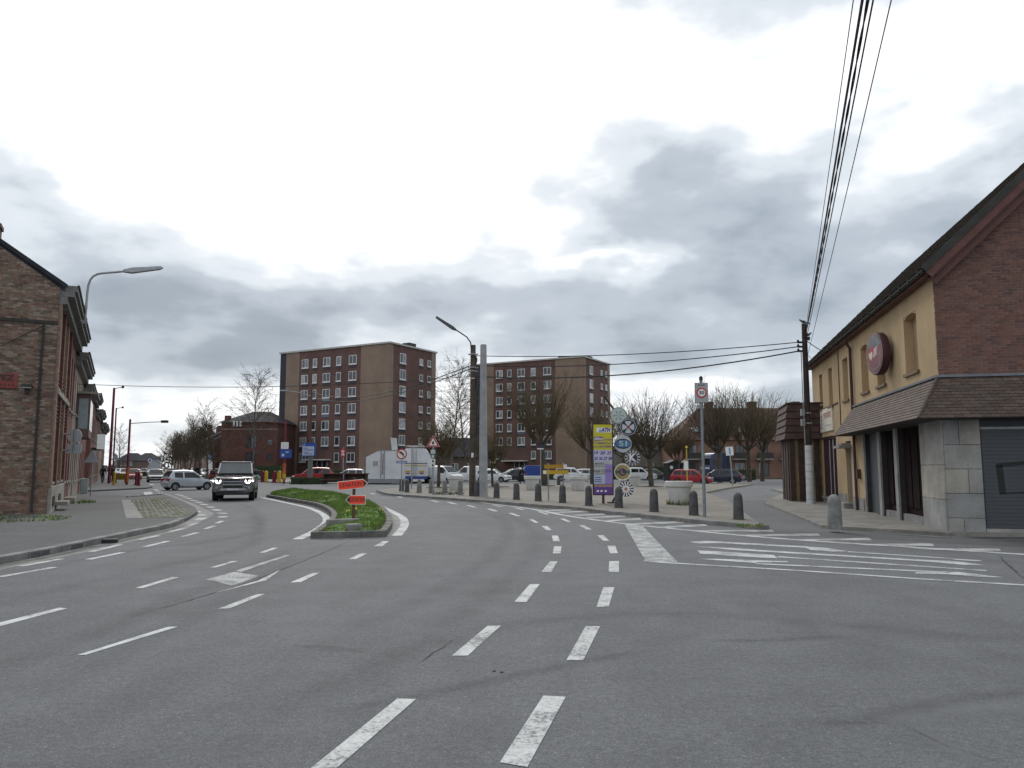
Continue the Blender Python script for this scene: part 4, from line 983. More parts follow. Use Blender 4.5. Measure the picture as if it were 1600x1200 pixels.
MB().box(-.12, .03, -.14, 5.65, .06, .2, M=Matrix.Translation((0, 0, EA - .02)) @ Matrix.Rotation(math.atan(slp), 4, 'X')).build('verge', M_ROOFD, ha)
MB().box(-.10, .5, 1.9, 2.6, EA + 1.0, EA + 1.85).box(-.14, .54, 1.85, 2.65, EA + 1.85, EA + 1.98).build('chimney', OBR[3], ha)
MB().box(-.09, -.03, 0, 9.4, 6.58, 6.68).build('string_course', M_SLATE, ha)
MB().tube([(-.10, .42, 6.55), (-.10, .42, .1)], .038, 6).build('downpipe', M_SLATE, ha)
MB().tube([(-.1, .42, 6.5), (-.1, 1.6, 5.7), (-.1, 4, 4.6)], .012, 4).build('wall_cable', M_WIRE, ha)
sg = MB().box(-.085, -.045, 1.08, 3.4, 4.28, 4.78).build('wall_sign', mat('sign_brickred', (0.23, 0.040, 0.028), .55, var=.15), ha)
def gable_text(txt, size, yc, zc, w, m, par, bold=.01):
    me = text_mesh(txt, size, w, bold)
    me.transform(Matrix.Translation((-.088, yc, zc)) @ Matrix(((0, 0, -1, 0), (-1, 0, 0, 0), (0, 1, 0, 0), (0, 0, 0, 1)))); me.materials.clear(); me.materials.append(m); place('lettering', me, par)
gable_text('WEZ', .26, 1.52, 4.62, .72, M_SIGNB, sg, .012)
for k in range(7): MB().box(-.0885, -.086, 1.15 + k * .12, 1.22 + k * .12, 4.34, 4.42).build('faded_digit', mat('digit_maroon', (.10, .02, .015), .6), sg)
MB().box(-.0885, -.086, 1.15, 2.0, 4.465, 4.475).build('rule', M_SIGNB, sg)
lm = MB().box(-.5, -.03, .62, .92, 4.30, 4.40).box(-.2, -.03, .70, .84, 4.1, 4.3).build('flood_lamp', M_SIGNB, ha)
MB().box(-.48, -.1, .64, .90, 4.28, 4.299).build('lens', M_SIGNW, lm)
# pilasters, bands, plinth and steps on the street front
for k in range(4):
    MB().box(.0 + k * 2.22, .36 + k * 2.22, -.10, .0, .9, EA - .62).build('pilaster', M_PLB if k % 2 else OBR[0], ha)
for k in range(14): MB().box(.36, 6.66, -.035, .0, 3.25 + k * .14, 3.31 + k * .14).build('brick_band', M_PLB, ha)
MB().box(.36, 6.95, -.14, .0, 4.18, 4.34).build('string_course', M_PLINTH, ha)
for k in range(4): MB().box(.02 + k * 1.75, 1.74 + k * 1.75, -.13, .0, 0, .95).build('plinth_block', M_PLINTH, ha, bevel=.015)
MB().box(2.0, 3.2, -.55, -.1, .22, .36).build('door_step', M_PLINTH, ha, bevel=.02)
for k, (a, b) in enumerate(((.6, 1.5), (3.6, 4.6))): MB().box(a, b, -.16, -.12, .25, .6).build('cellar_vent', M_SIGNB, ha)
# neighbours
hb, wB = house('narrow brick house with tall brown windows next to the gable house', 7.05, 12.4, EA - .03, EA + 3.1, M_PLB, 3, frame=M_FRAMEB, zw=((1.0, 2.9), (4.2, 6.6)), winw=.8, chim=1)
MB().box(1.2, 2.3, -.5, -.05, .0, .3).build('door_step', M_PLINTH, hb, bevel=.02)
hc, wC = house('rendered house with a boxed bay window over the pavement', 12.45, 22.0, 7.25, 10.4, mat('beige_render', (0.27, 0.22, 0.18), .9, var=.15, scale=1), 5, frame=M_FRAMEB, zw=((.9, 2.8), (4.3, 6.2)), winw=.8, doorat=1)
by = MB().box(3.2, 7.4, -.62, .0, 3.2, 5.5).build('bay_window', mat('bay_brown', (0.15, 0.09, 0.085), .7, var=.15), hc)
MB().box(3.0, 7.6, -.95, .0, 5.5, 5.62).build('bay_roof', M_PLINTH, by)
MB().box(3.1801, 3.1999, -.54, -.10, 3.65, 5.25).build('bay_pane', mat('bay_glass', (0.28, 0.33, 0.35), .2, var=.1), by)
for k in range(3): MB().box(3.4 + k * 1.3, 4.4 + k * 1.3, -.64, -.62, 3.6, 5.2).build('bay_pane', M_GL, by)
hd, wD = house('dark brick house at the corner of the side street', 22.05, 30.5, 6.6, 9.8, M_PLB, 4, zw=((.9, 2.7), (4.0, 5.8)), winw=.9)
for k, (a, b, e, r, m, lab) in enumerate([(40, 49, 7.6, 10.6, M_PLB, 'red brick house with white lightbox sign past the side street'), (49.1, 58, 6.9, 9.8, OBR[1], 'pale brown brick house beyond the lightbox house'), (58.1, 70, 7.4, 10.3, M_PLB, 'long red brick house far down the left terrace'),
                                     (70.1, 84, 6.8, 10, OBR[2], 'buff brick house near the end of the left terrace'), (84.1, 104, 7.3, 10.5, M_PLB, 'last brick house visible of the left terrace')]):
    h_, w_ = house(lab, a, b, e, r, m, 4, zw=((.9, 2.7), (4.0, 5.8)), winw=1.0)
    if k == 0:
        MB().box(-.0, .16, -1.0, -.45, 3.1, 4.3).build('light_box', M_SIGNW, h_)
        MB().box(1.5, 6, -.7, -.02, 3.1, 3.25).build('awning', M_SIGNB, h_)
# wall mounted street lamp of the gable house
lp = L0 + UL * 4.6 + NL * .62 + Vector((0, 0, 7.85))
sl_ = thing('wall_street_lamp', 'grey street lamp on a curved arm fixed to the gable house facade', 'street lamp', lp, math.atan2(NL.y, NL.x))
MB().tube([(.0, 0, -.3), (.02, 0, .9), (.04, 0, 1.25), (.10, 0, 1.50), (.20, 0, 1.66), (.35, 0, 1.77), (.55, 0, 1.83), (1.2, 0, 1.97), (1.32, 0, 2.0)], .045, 8).build('arm', M_STEEL, sl_, smooth=50)
MB().box(-.12, .08, -.08, .08, -.35, -.2).box(-.12, .06, -.06, .06, .3, .42).build('bracket', M_STEEL, sl_)
hd_ = MB().add([(x - .42, y, z + (x - 1.7) * .08) for x, y, z in [(1.7, -.06, 1.95), (1.7, .06, 1.95), (1.7, .06, 2.07), (1.7, -.06, 2.07), (2.05, -.13, 1.92), (2.05, .13, 1.92), (2.05, .10, 2.16), (2.05, -.10, 2.16), (3.15, -.12, 2.13), (3.15, .12, 2.13), (3.15, .08, 2.27), (3.15, -.08, 2.27)]],
               [(0, 1, 5, 4), (1, 2, 6, 5), (2, 3, 7, 6), (3, 0, 4, 7), (4, 5, 9, 8), (5, 6, 10, 9), (6, 7, 11, 10), (7, 4, 8, 11), (0, 3, 2, 1), (8, 9, 10, 11)]).build('lamp_head', M_STEEL, sl_, bevel=.02)
MB().box(2.15, 3.1, -.09, .09, -.05, 0, M=MX((0, 0, 2.06), ry=R(-9)) @ Matrix.Translation((-.30, 0, -.16))).build('lens', mat('lamp_lens', (.35, .34, .30), .3), hd_)
# bracket sign (backs) on the facade
sb_ = thing('no_entry_sign_back', 'backs of a round and a square road sign on a bracket at the brick house', 'road sign', L0 + UL * 4.6 + NL * .55 + Vector((0, 0, 2.2)), 0)
MB().tube([(0, -.11, 0), (0, -.11, .98)], .028, 6).tube([(0, 0, .15), (-.5, -.2, .15)], .025, 5).tube([(0, 0, .8), (-.5, -.2, .8)], .025, 5).build('bracket', M_STEEL, sb_)
MB().lathe([(.28, 0), (.28, .02)], 24, M=Matrix.Translation((0, -.06, .72)) @ Matrix.Rotation(PI / 2, 4, 'X')).build('round_plate', mat('sign_back', (.55, .60, .65), .5, .1, .08), sb_)
MB().box(-.29, .29, -.08, -.06, .03, .40).build('square_plate', MATS['sign_back'], sb_)

# ================================================================== FAR BUILDINGS
# two seven-storey blocks of flats
M_AB = mat('flats_brick', (0.125, 0.070, 0.060), .9, var=.16, scale=.35, fine=.15); M_AT = mat('flats_tan', (0.235, 0.172, 0.130), .9, var=.12, scale=.3, fine=.1); M_AN = mat('flats_navy', (0.018, 0.020, 0.032), .7, var=.15)  # distance haze is put into the lightened brick and tan colours
M_PANE = [glass('pane_%d' % i, c, .15, .6) for i, c in enumerate([(.05, .06, .07), (.16, .18, .20), (.26, .28, .30), (.035, .04, .05)])]
M_SPAN = mat('spandrel', (.05, .045, .05), .8)
def flats(label, c, zt, seed):
    rd = random.Random(seed)
    a = Vector((-22.1, 12.5, 0)).normalized(); L1, L2 = 25.4, 13.4     # a: long face from the near corner; b: short face
    an = math.atan2(a.y, a.x)
    f = thing('apartment_block', label, 'apartment block', (c[0], c[1], .05), an)   # local x along the long face, local -y... right-hand: y = into (check below)
    # local frame: x along long face, y = -(short face direction) mirrored so that short face is local -y
    sy = -1
    def wallbox(x0, x1, y0, y1, m, name, z0=0, z1=None): MB().box(x0, x1, sy * max(y0, y1) if sy < 0 else y0, sy * min(y0, y1) if sy < 0 else y1, z0, z1 or zt).build(name, m, f)
    wallbox(0, L1, 0, L2, M_AB, 'wall')
    def long_panel(x0, x1, m, name, t=.04): MB().box(x0, x1, 0, t, 0, zt - .02).build(name, m, f)
    long_panel(-.04, 6.2, M_AT, 'tan_panel'); long_panel(20.6, 23.9, M_AT, 'tan_panel'); long_panel(23.9, 25.4, M_AN, 'dark_recess', .03)
    MB().box(-.05, 0, -1.0, .04, 0, zt - .02).build('tan_panel', M_AT, f); MB().box(-.05, 0, -L2, -L2 + 1.3, 0, zt - .02).build('tan_panel', M_AT, f)
    MB().box(-.25, L1 + .2, -L2 - .2, .25, zt, zt + .28).build('roof_edge', mat('roof_edge', (.42, .41, .39), .7), f)
    MB().box(5, 8, -8, -5, zt + .28, zt + 1.3).build('lift_housing', M_SLATE, f); MB().box(3.0, 4.6, -L2 + 2, -L2 + 4, zt + .28, zt + 1.7).build('chimney', M_SLATE, f)
    fl = 2.81
    def window(on_long, p, z, w, h, two=True, blue=False):
        if on_long: mp = lambda u, d, zz: (p + u, d, zz)
        else: mp = lambda u, d, zz: (-d, -(p + u), zz)
        def bx(u0, u1, d0, d1, z0, z1, nm, m, par=None):
            P = mp(u0, d0, z0); Q = mp(u1, d1, z1)
            return MB().box(min(P[0], Q[0]), max(P[0], Q[0]), min(P[1], Q[1]), max(P[1], Q[1]), z0, z1).build(nm, m, par or f)
        fr = bx(-w / 2, w / 2, .045, .075, z, z + h, 'window', M_FRAME)
        k = rd.choice((0, 0, 1, 1, 2, 3))
        n = 2 if two else 1; t = .11; ww = (w - t * (n + 1)) / n
        for i in range(n):
            u = -w / 2 + t + i * (ww + t)
            bx(u, u + ww, .077, .082, z + .16, z + h - .10, 'pane', M_PANE[k if rd.random() < .7 else rd.randrange(4)], fr)
        bx(-w / 2 - .05, w / 2 + .05, .045, .16, z - .10, z - .002, 'sill', M_FRAME, fr)
        bx(-w / 2, w / 2, .045, .06, z - .55, z - .11, 'spandrel', M_SPAN if not blue else mat('spandrel_blue', (.10, .16, .24), .6), fr)
    for r in range(7):
        z = zt - 3.05 - r * fl
        for (p, w, two) in ((8.0, 1.75, True), (11.2, 1.1, False), (14.0, 1.7, True), (16.8, 1.0, False), (19.2, 1.6, True)):
            if r == 6 and p in (14.0, 16.8): continue
            window(True, p, z, w, 1.6, two, p == 14.0 and rd.random() < .4)
        for (p, w, two, h) in ((3.6, 1.7, True, 1.75), (8.9, 1.05, False, 1.15), (11.3, 1.05, False, 1.15)):
            window(False, p, z if w > 1.2 else z + .3, w, h, two)
    # entrance
    MB().box(12.5, 18, .02, 1.6, 2.9, 3.1).build('porch_roof', M_FRAME, f); MB().box(13.2, 15.6, .05, .1, 0, 2.7).build('entrance', M_GL, f)
    for x in (13.2, 14.4, 15.5): MB().box(x, x + .12, .08, .14, 0, 2.7).build('entrance_frame', M_FRAME, f)
    return f
flats('seven storey brick block of flats with dark edge strip, behind the white trailer', (-20.6, 128), 22.5, 1)
f2 = flats('seven storey brick block of flats standing behind the plaza trees', (14.1, 150), 23.3, 2)
# yellow stair panel on the second block
MB().box(20.0, 23.6, .05, .12, 0, 6.6).build('yellow_panel', mat('panel_yellow', (.30, .26, .09), .8), f2); MB().box(20.8, 22.8, .13, .2, 2.6, 5.9).build('stair_window', M_FRAME, f2); MB().box(19.8, 24, .1, 1.3, 2.3, 2.5).build('balcony', M_SLATE, f2)

def simple_block(label, name, cat, x0, x1, yd, z1, wallm, wins, roof=None, depth=12, frame=None, ang=0):
    """block whose front runs from x0 to x1 at distance yd; wins = (a0,a1,z0,z1) in metres along the front"""
    o = thing(name, label, cat, (x0, yd, 0), ang); w = x1 - x0
    mbx = MB(); holed(mbx, w, z1, wins, lambda a, z, d: (a, d, z), .15, 0, 0)
    mbx.add([(0, 0, 0), (0, depth, 0), (0, depth, z1), (0, 0, z1)], [(0, 1, 2, 3)]).add([(w, 0, 0), (w, depth, 0), (w, depth, z1), (w, 0, z1)], [(0, 1, 2, 3)]).add([(0, depth, 0), (w, depth, 0), (w, depth, z1), (0, depth, z1)], [(0, 1, 2, 3)])
    mbx.build('wall', wallm, o)
    for (a, b, c, d) in wins:
        fr = MB().box(a, b, .10, .14, c, d).build('window', frame or M_FRAME, o)
        n = 2 if b - a > 1.1 else 1; ww = (b - a - .1 * (n + 1)) / n
        for i in range(n): MB().box(a + .1 + i * (ww + .1), a + .1 + i * (ww + .1) + ww, .085, .099, c + .1, d - .1).build('pane', M_PANE[random.choice((0, 0, 1, 3))], fr)
    if roof:
        rz, rm, hip = roof
        MB().add([(-.4, -.5, z1), (w + .4, -.5, z1), (w + .4, depth + .5, z1), (-.4, depth + .5, z1), (hip, depth / 2, rz), (w - hip, depth / 2, rz)], [(0, 1, 5, 4), (1, 2, 5), (2, 3, 4, 5), (3, 0, 4), (0, 3, 2, 1)]).build('roof', rm, o)
    else: MB().box(-.1, w + .1, -.1, depth + .1, z1, z1 + .25).build('roof', M_ROOFD, o)
    return o
M_DKB = mat('dark_red_brick', (0.10, 0.040, 0.034), .9, var=.15, scale=.6, fine=.15)
X_ = lambda px, yd: (px - 800) / FOC * yd
# low dark brick block left of the flats
yd = 128
lowb = simple_block('low dark red brick building left of the tall flats', 'brick_building', 'building', X_(346, yd), X_(434, yd), yd, 9.2, M_DKB,
    [(4.2, 5.9, 4.9, 7.0), (4.2, 5.9, 1.9, 4.2), (7.7, 8.6, 5.4, 6.4), (7.7, 8.6, 2.9, 4.0)], (11.4, M_ROOFD, 3.2), frame=M_FRAMEB)
MB().box(0, 9.4, -.05, 0, 8.0, 8.12).build('string_course', M_PLINTH, lowb)
MB().box(.1, .9, 1, 2, 9.2, 10.4).build('chimney', M_PLB, lowb)
for k in range(3): MB().box(2.1 + k * .55, 2.4 + k * .55, -.55, -.5, 8.5, 9.4).build('skylight', M_FRAME, lowb)
# red roofed housing behind the plaza, right
yd = 118
M_RROOF = mat('red_tile_roof', (0.10, 0.048, 0.036), .85, var=.2, scale=1, fine=.2); M_PBR = mat('pink_brick', (0.21, 0.115, 0.085), .9, var=.12, scale=.6, fine=.15)
w0 = []
for k in range(7): 
    w0 += [(2.2 + k * 3.6, 3.6 + k * 3.6, 3.6, 5.2), (2.0 + k * 3.6, 3.7 + k * 3.6, .3, 2.5)]
rh = simple_block('long pink brick housing block with steep red tiled roof and balconies', 'housing_block', 'apartment block', X_(1052, yd), X_(1330, yd), yd, 5.9, M_PBR, w0, (11.3, M_RROOF, 5.5), 13, frame=M_FRAMEB)
for k in range(7):
    MB().box(1.6 + k * 3.6, 4.1 + k * 3.6, -1.0, -.0, 2.85, 3.05).build('balcony', M_CONC, rh)
    MB().box(1.6 + k * 3.6, 4.1 + k * 3.6, -1.0, -.95, 3.05, 3.95).build('railing', M_SLATE, rh)
    if k % 2 == 0: MB().box(3.2 + k * 3.6, 4.3 + k * 3.6, -.6, .6, .03, .08, M=MX((0, 1.65, 7.56), rx=R(37.6))).build('skylight', M_FRAME, rh)
for x in (6.5, 13.5, 20.5): MB().box(x, x + 1.2, 5.6, 6.8, 10.4, 12.3).build('chimney', M_DKB, rh)
# grey annex between
simple_block('plain grey rendered building behind the parked cars on the plaza', 'annex_building', 'building', X_(962, 128), X_(1046, 128), 128, 4.6, mat('grey_render', (.16, .145, .13), .9, var=.12), [(1.5, 2.6, 1.4, 2.6), (5, 6.2, 1.4, 2.6)], (7.2, M_ROOFD, 2.5), 9)
# right-hand row of the left street, seen in the distance: from near to far
for k, (a, b, e, r, m, lab) in enumerate([(0, 10, 6.2, 9.0, M_DKB, 'brick street house behind the row of bare trees, white shopfront'), (10.1, 21, 5.8, 8.8, OBR[2], 'buff street house beyond the white shopfront'), (21.1, 36, 6.4, 9.4, M_DKB, 'tall red brick street house halfway down the street'),
                                          (36.1, 54, 6.2, 9.2, OBR[1], 'pale street house with light gables in the distance'), (54.1, 75, 7.2, 10.6, M_DKB, 'distant red brick house with many chimneys'), (75.1, 110, 6.6, 9.6, OBR[2], 'last distant house on the far side of the street')]):
    d_ = UL; nrm = NL; b0 = Vector((-50.6, 131, 0)) + d_ * a
    h_ = simple_block(lab, 'street_house', 'house', 0, b - a, 0, e, m, [(1 + i * (b - a) / 4, 2 + i * (b - a) / 4, zz, zz + 1.7) for i in range(4) for zz in (.9, 3.9)], None, 9, frame=M_FRAME)
    h_.location = (b0 + d_ * (b - a)); h_.rotation_euler = (0, 0, A1 + PI)
    w = b - a
    rfo = [c for c in h_.children if c.name.startswith('roof')][0]; bpy.data.objects.remove(rfo)
    MB().add([(-.1, -.4, e), (w + .1, -.4, e), (w + .1, 4.5, r), (-.1, 4.5, r), (w + .1, 9.4, e), (-.1, 9.4, e)], [(0, 1, 2, 3), (3, 2, 4, 5), (0, 3, 5), (1, 4, 2)]).build('roof', M_RROOF if k % 2 else M_ROOFD, h_)
    for x in (.6, w - 1.4): MB().box(x, x + .8, 4, 5, r - .4, r + 1.2).build('chimney', M_DKB, h_)
    if k == 0: MB().box(1, 9, -.12, -.02, .2, 3.1).build('shopfront', M_FRAME, h_); MB().box(1, 9, -.3, -.13, 3.1, 3.9).build('fascia', mat('fascia_blue', (.08, .12, .30), .6), h_)
# closing view at the end of the street
for px, yd, w, m, e_, r_, lab in [(201, 255, 6.5, OBR[3], 4.0, 6.6, 'dark brown gabled house closing the far end of the street'), (226, 275, 5.6, mat('pale_grey_render', (.30, .31, .32), .9), 4.8, 7.0, 'small grey rendered house right of the brown one at the street end')]:
    simple_block(lab, 'street_house', 'house', X_(px, yd) - w / 2, X_(px, yd) + w / 2, yd, e_, m, [(.8 + i * 1.7, 1.7 + i * 1.7, 2.4, 3.8) for i in range(3)], (r_, M_ROOFD, 1.6), 8)
simple_block('low dark house with slate roof between the two blocks of flats', 'low_house', 'house', X_(672, 124), X_(764, 124), 124, 3.4, OBR[3], [(1 + i * 2.4, 2.2 + i * 2.4, 1.0, 2.4) for i in range(3)], (6.6, M_ROOFD, 2.0), 8)
# wooded skyline far behind everything
rw = random.Random(21); mbw = MB()
for k in range(15000):
    az_ = rw.uniform(-.85, .85); dist = rw.uniform(380, 450); hmax = 8 + 3.5 * math.sin(az_ * 17) + 2.5 * math.sin(az_ * 43 + 1)
    p = Vector((math.sin(az_) * dist, math.cos(az_) * dist, hmax * rw.random() ** .8)); s = rw.uniform(.5, 1.3)
    a, b = Vector((rw.uniform(-1, 1), rw.uniform(-1, 1), rw.uniform(-1, 1))).normalized() * s, Vector((rw.uniform(-1, 1), rw.uniform(-1, 1), rw.uniform(-1, 1))).normalized() * s
    mbw.add([p, p + a, p + a + b, p + b], [(0, 1, 2, 3)], rw.choice((0, 0, 1)))
tag(stuff(mbw.build('distant_woodland', [mat('wood_brown', (.075, .068, .06), .9, var=.2, scale=.1), mat('wood_grey', (.10, .095, .09), .9, var=.2, scale=.1)])), 'hazy brown line of bare woodland along the far skyline', 'woodland')
# ================================================================== STREET FURNITURE
def gp(px, py, z=.118): return G(px, py, z)
# bollards along the plaza kerb
bol_d = MB().lathe([(.17, 0), (.165, .1), (.145, .62), (.14, .70), (.115, .78), (.06, .83), (.0, .84)], 8, cap=False).lathe([(.25, .0205), (.15, .03)], 10, 1, None, False).mesh('bollard', [M_STONE, M_SOIL], 50)  # dark soil ring at the foot doubles as painted contact shade
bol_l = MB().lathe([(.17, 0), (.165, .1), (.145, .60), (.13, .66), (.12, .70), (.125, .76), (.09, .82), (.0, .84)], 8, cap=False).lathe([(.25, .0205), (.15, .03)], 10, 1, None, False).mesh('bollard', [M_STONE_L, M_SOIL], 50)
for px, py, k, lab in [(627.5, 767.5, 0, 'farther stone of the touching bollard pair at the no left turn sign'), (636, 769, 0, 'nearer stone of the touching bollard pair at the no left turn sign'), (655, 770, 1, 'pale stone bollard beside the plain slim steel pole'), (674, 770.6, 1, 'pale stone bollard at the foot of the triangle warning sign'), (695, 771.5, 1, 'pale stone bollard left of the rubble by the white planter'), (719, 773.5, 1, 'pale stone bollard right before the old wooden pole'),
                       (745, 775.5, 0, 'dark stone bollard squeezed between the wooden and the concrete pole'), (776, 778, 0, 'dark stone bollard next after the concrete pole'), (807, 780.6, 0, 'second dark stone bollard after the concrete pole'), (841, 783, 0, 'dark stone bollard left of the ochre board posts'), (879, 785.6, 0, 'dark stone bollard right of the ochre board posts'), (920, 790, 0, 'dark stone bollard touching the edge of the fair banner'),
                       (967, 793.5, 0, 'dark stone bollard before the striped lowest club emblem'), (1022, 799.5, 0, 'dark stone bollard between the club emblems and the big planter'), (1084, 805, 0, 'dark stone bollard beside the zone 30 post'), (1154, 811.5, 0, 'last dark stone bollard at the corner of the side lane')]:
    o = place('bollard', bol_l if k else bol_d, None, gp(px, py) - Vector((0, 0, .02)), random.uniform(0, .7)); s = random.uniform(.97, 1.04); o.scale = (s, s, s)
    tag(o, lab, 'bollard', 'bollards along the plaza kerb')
o = place('bollard', MB().lathe([(.185, 0), (.18, .1), (.165, .68), (.16, .74), (.13, .83), (.06, .89), (.0, .90)], 12, cap=False).mesh('bollard', M_STONE_L, 50), None, G(1305, 826, .09) - Vector((0, 0, .02)))
tag(o, 'single rounded grey bollard on the pavement beside the yellow corner building', 'bollard')
for px, py, lab in [(873, 758, 'low bollard behind the ochre direction boards')]:
    o = place('bollard', bol_d, None, gp(px, py) - Vector((0, 0, .02))); tag(o, lab, 'bollard')
# planters
M_PLANT = mat('planter_white', (0.60, 0.60, 0.585), .7, var=.10, scale=1.5, fine=.15)
PLN = [(1065, 789, 'big white tub planter beside the zone 30 sign post'), (904, 767, 'white tub planter between the yellow boards and the fair banner'), (832, 766, 'white tub planter in front of the blue container'), (711, 766, 'white tub planter next to the old wooden pole'), (993, 760, 'white tub planter behind the club emblems')]
M_IVY = mat('planter_shrub', (.05, .07, .03), .9, var=.3)
for i, (px, py, lab) in enumerate(PLN):
    p = gp(px, py); p.y += .45
    t = thing('planter', lab, 'planter', p, 0, 'white planters on the plaza')
    MB().lathe([(.37, 0), (.40, .04), (.50, .74), (.50, .76)], 28, cap=False).build('tub', M_PLANT, t, smooth=40)
    MB().lathe([(.50, .72), (.555, .74), (.575, .76), (.585, .95), (.56, .98), (.50, .98), (.48, .9)], 28, cap=False).build('rim', M_PLANT, t, smooth=40)
    MB().lathe([(.5, .88), (.0, .92)], 20, cap=False).build('soil', M_SOIL, t)
# tree pits and weeds at the planter foot
def weeds(p, r, n, hgt, lab):
    mbx = MB()
    for k in range(n):
        a = random.uniform(0, 2 * PI); q = r * random.uniform(.6, 1.15); x, y = q * math.cos(a), q * math.sin(a); h = hgt * random.uniform(.4, 1); b = random.uniform(0, 6)
        mbx.add([(x - .02 * math.cos(b), y - .02 * math.sin(b), 0), (x + .02 * math.cos(b), y + .02 * math.sin(b), 0), (x + random.uniform(-.08, .08), y + random.uniform(-.08, .08), h)], [(0, 1, 2)], random.choice((0, 1)))
    o = mbx.build('weeds', [M_GRASS, M_GRASS3], None, p); stuff(o); tag(o, lab, 'weeds')
weeds(gp(1065, 789) + Vector((0, .45, 0)), .5, 260, .28, 'weeds growing round the foot of the big white planter')
weeds(gp(1186, 823) + Vector((-.2, .1, 0)), .3, 80, .12, 'weeds in the kerb joint at the end of the plaza')
weeds(G(30, 812, .1) + Vector((0, .1, 0)), 1.2, 300, .12, 'grass tufts along the foot of the brick gable')
weeds(G(108, 786, .1), .9, 200, .2, 'moss and weeds at the foot of the terrace steps')
weeds(G(700, 771, .12), .9, 220, .2, 'weeds and rubble at the foot of the old wooden pole')
stn = MB()
for k in range(40): 
    p = G(702, 772, .12) + Vector((random.uniform(-.9, .9), random.uniform(-1.2, 1.0), 0)); r = random.uniform(.04, .11); stn.lathe([(r * .7, 0), (r, r * .5), (r * .5, r)], 6, k % 2, M=Matrix.Translation(p))
tag(stuff(stn.build('rubble', [M_STONE_L, M_SOIL])), 'small heap of broken stones beside the white planter', 'rubble')

# fair banner
yb = gp(942.7, 787).y
def at(px, py, yy): return PY(px, py, yy)
bn = thing('fair_banner', 'tall yellow and violet ATH fair banner on a post', 'banner', gp(942.7, 787), R(4))
bw_, z0, z1 = .90, .36, 3.44
bx_ = .0
MB().box(-.05, .05, -.04, .04, 0, z0 + .1).build('post', M_BROWN, bn)
MB().box(-bw_ / 2, bw_ / 2, -.05, .03, z0, z1).build('frame', M_SIGNB, bn)
M_BY = mat('banner_yellow', (.55, .50, .03), .5, var=.05); M_BL = mat('banner_lilac', (.52, .50, .66), .5, var=.05); M_BG = mat('banner_grey', (.42, .46, .46), .5, var=.08); M_BV = mat('banner_violet', (.12, .05, .25), .5, var=.08); M_BP = mat('banner_purple', (.30, .22, .52), .5, var=.1); M_BT = mat('banner_blue_text', (.05, .04, .25), .5, var=0); M_BVT = mat('banner_violet_text', (.16, .08, .30), .5, var=0); M_GOLD = mat('banner_gold', (.50, .33, .12), .5, var=.1)
H_ = z1 - z0 - .08; iw = bw_ - .09
def bz(v): return z1 - .04 - H_ * v      # v 0 top .. 1 bottom
def bpan(v0, v1, m, name, u0=-.5, u1=.5, d=.0): return MB().box(u0 * iw, u1 * iw, -.056 - d, -.0505 - d, bz(v1), bz(v0)).build(name, m, bn)
bpan(0, .365, M_BY, 'yellow_field'); bpan(.365, .53, M_BL, 'lilac_field'); bpan(.53, .72, M_BG, 'grey_field'); bpan(.72, .85, mat('banner_pale_blue', (.40, .50, .62), .5), 'pale_blue_field'); bpan(.85, .905, M_BVT, 'ticket_strip'); bpan(.905, 1, M_BV, 'violet_field')
bpan(.57, .85, M_BP, 'violet_figure', .1, .5, .0056); bpan(.045, .115, M_SIGNW, 'logo_plate', -.34, .46, .0056); bpan(.175, .235, M_BVT, 'number_plate', -.46, .0, .0056)
def btxt(t, v, size, u, w, m, sh=.15, bold=.002, d=.0125):
    me = text_mesh(t, size, w, bold, sh); me.transform(Matrix.Translation((u * iw, -.051 - d, bz(v))) @ Matrix.Rotation(PI / 2, 4, 'X')); me.materials.clear(); me.materials.append(m); place('lettering', me, bn)
btxt('ATH', .08, .22, .17, .42, M_BT, .2, .014); btxt('60\u00e8me', .205, .17, -.23, .34, M_SIGNW, .2, .004)
me = MB().add([(-.25 * iw, -.0635, bz(.11)), (-.12 * iw, -.0635, bz(.05)), (-.06 * iw, -.0635, bz(.11))], [(0, 1, 2)]).build('logo_peak', mat('logo_blue', (.30, .42, .75), .5), bn)
btxt('FOIRE', .22, .11, .27, .34, M_BVT); btxt('COMMERCIALE', .27, .125, 0, .74, M_BVT); btxt('DU PRINTEMPS', .32, .12, 0, .78, M_BVT)
btxt('19  20  21', .41, .19, -.02, .74, M_BT, .2, .005); btxt('25 26 27 28', .49, .18, 0, .78, M_BT, .2, .005)
btxt('MARS', .565, .13, -.2, .40, mat('banner_brown_text', (.14, .11, .12), .5, var=0), 0, .002); btxt('Hall CEVA', .67, .17, -.02, .76, MATS['banner_brown_text'], 0, .004)
for v in (.595, .705): bpan(v, v + .008, MATS['banner_brown_text'], 'small_print', -.46, .1, .0056)
for v in (.755, .785, .81): bpan(v, v + .012, M_BVT, 'small_print', -.46, -.1, .0056)
btxt('ENTR\u00c9E GRATUITE', .878, .12, 0, .76, M_GOLD, 0, .006)
for u in (-.3, -.1, .12): bpan(.94, .965, M_SIGNW, 'sponsor_mark', u - .06, u + .06, .0056)

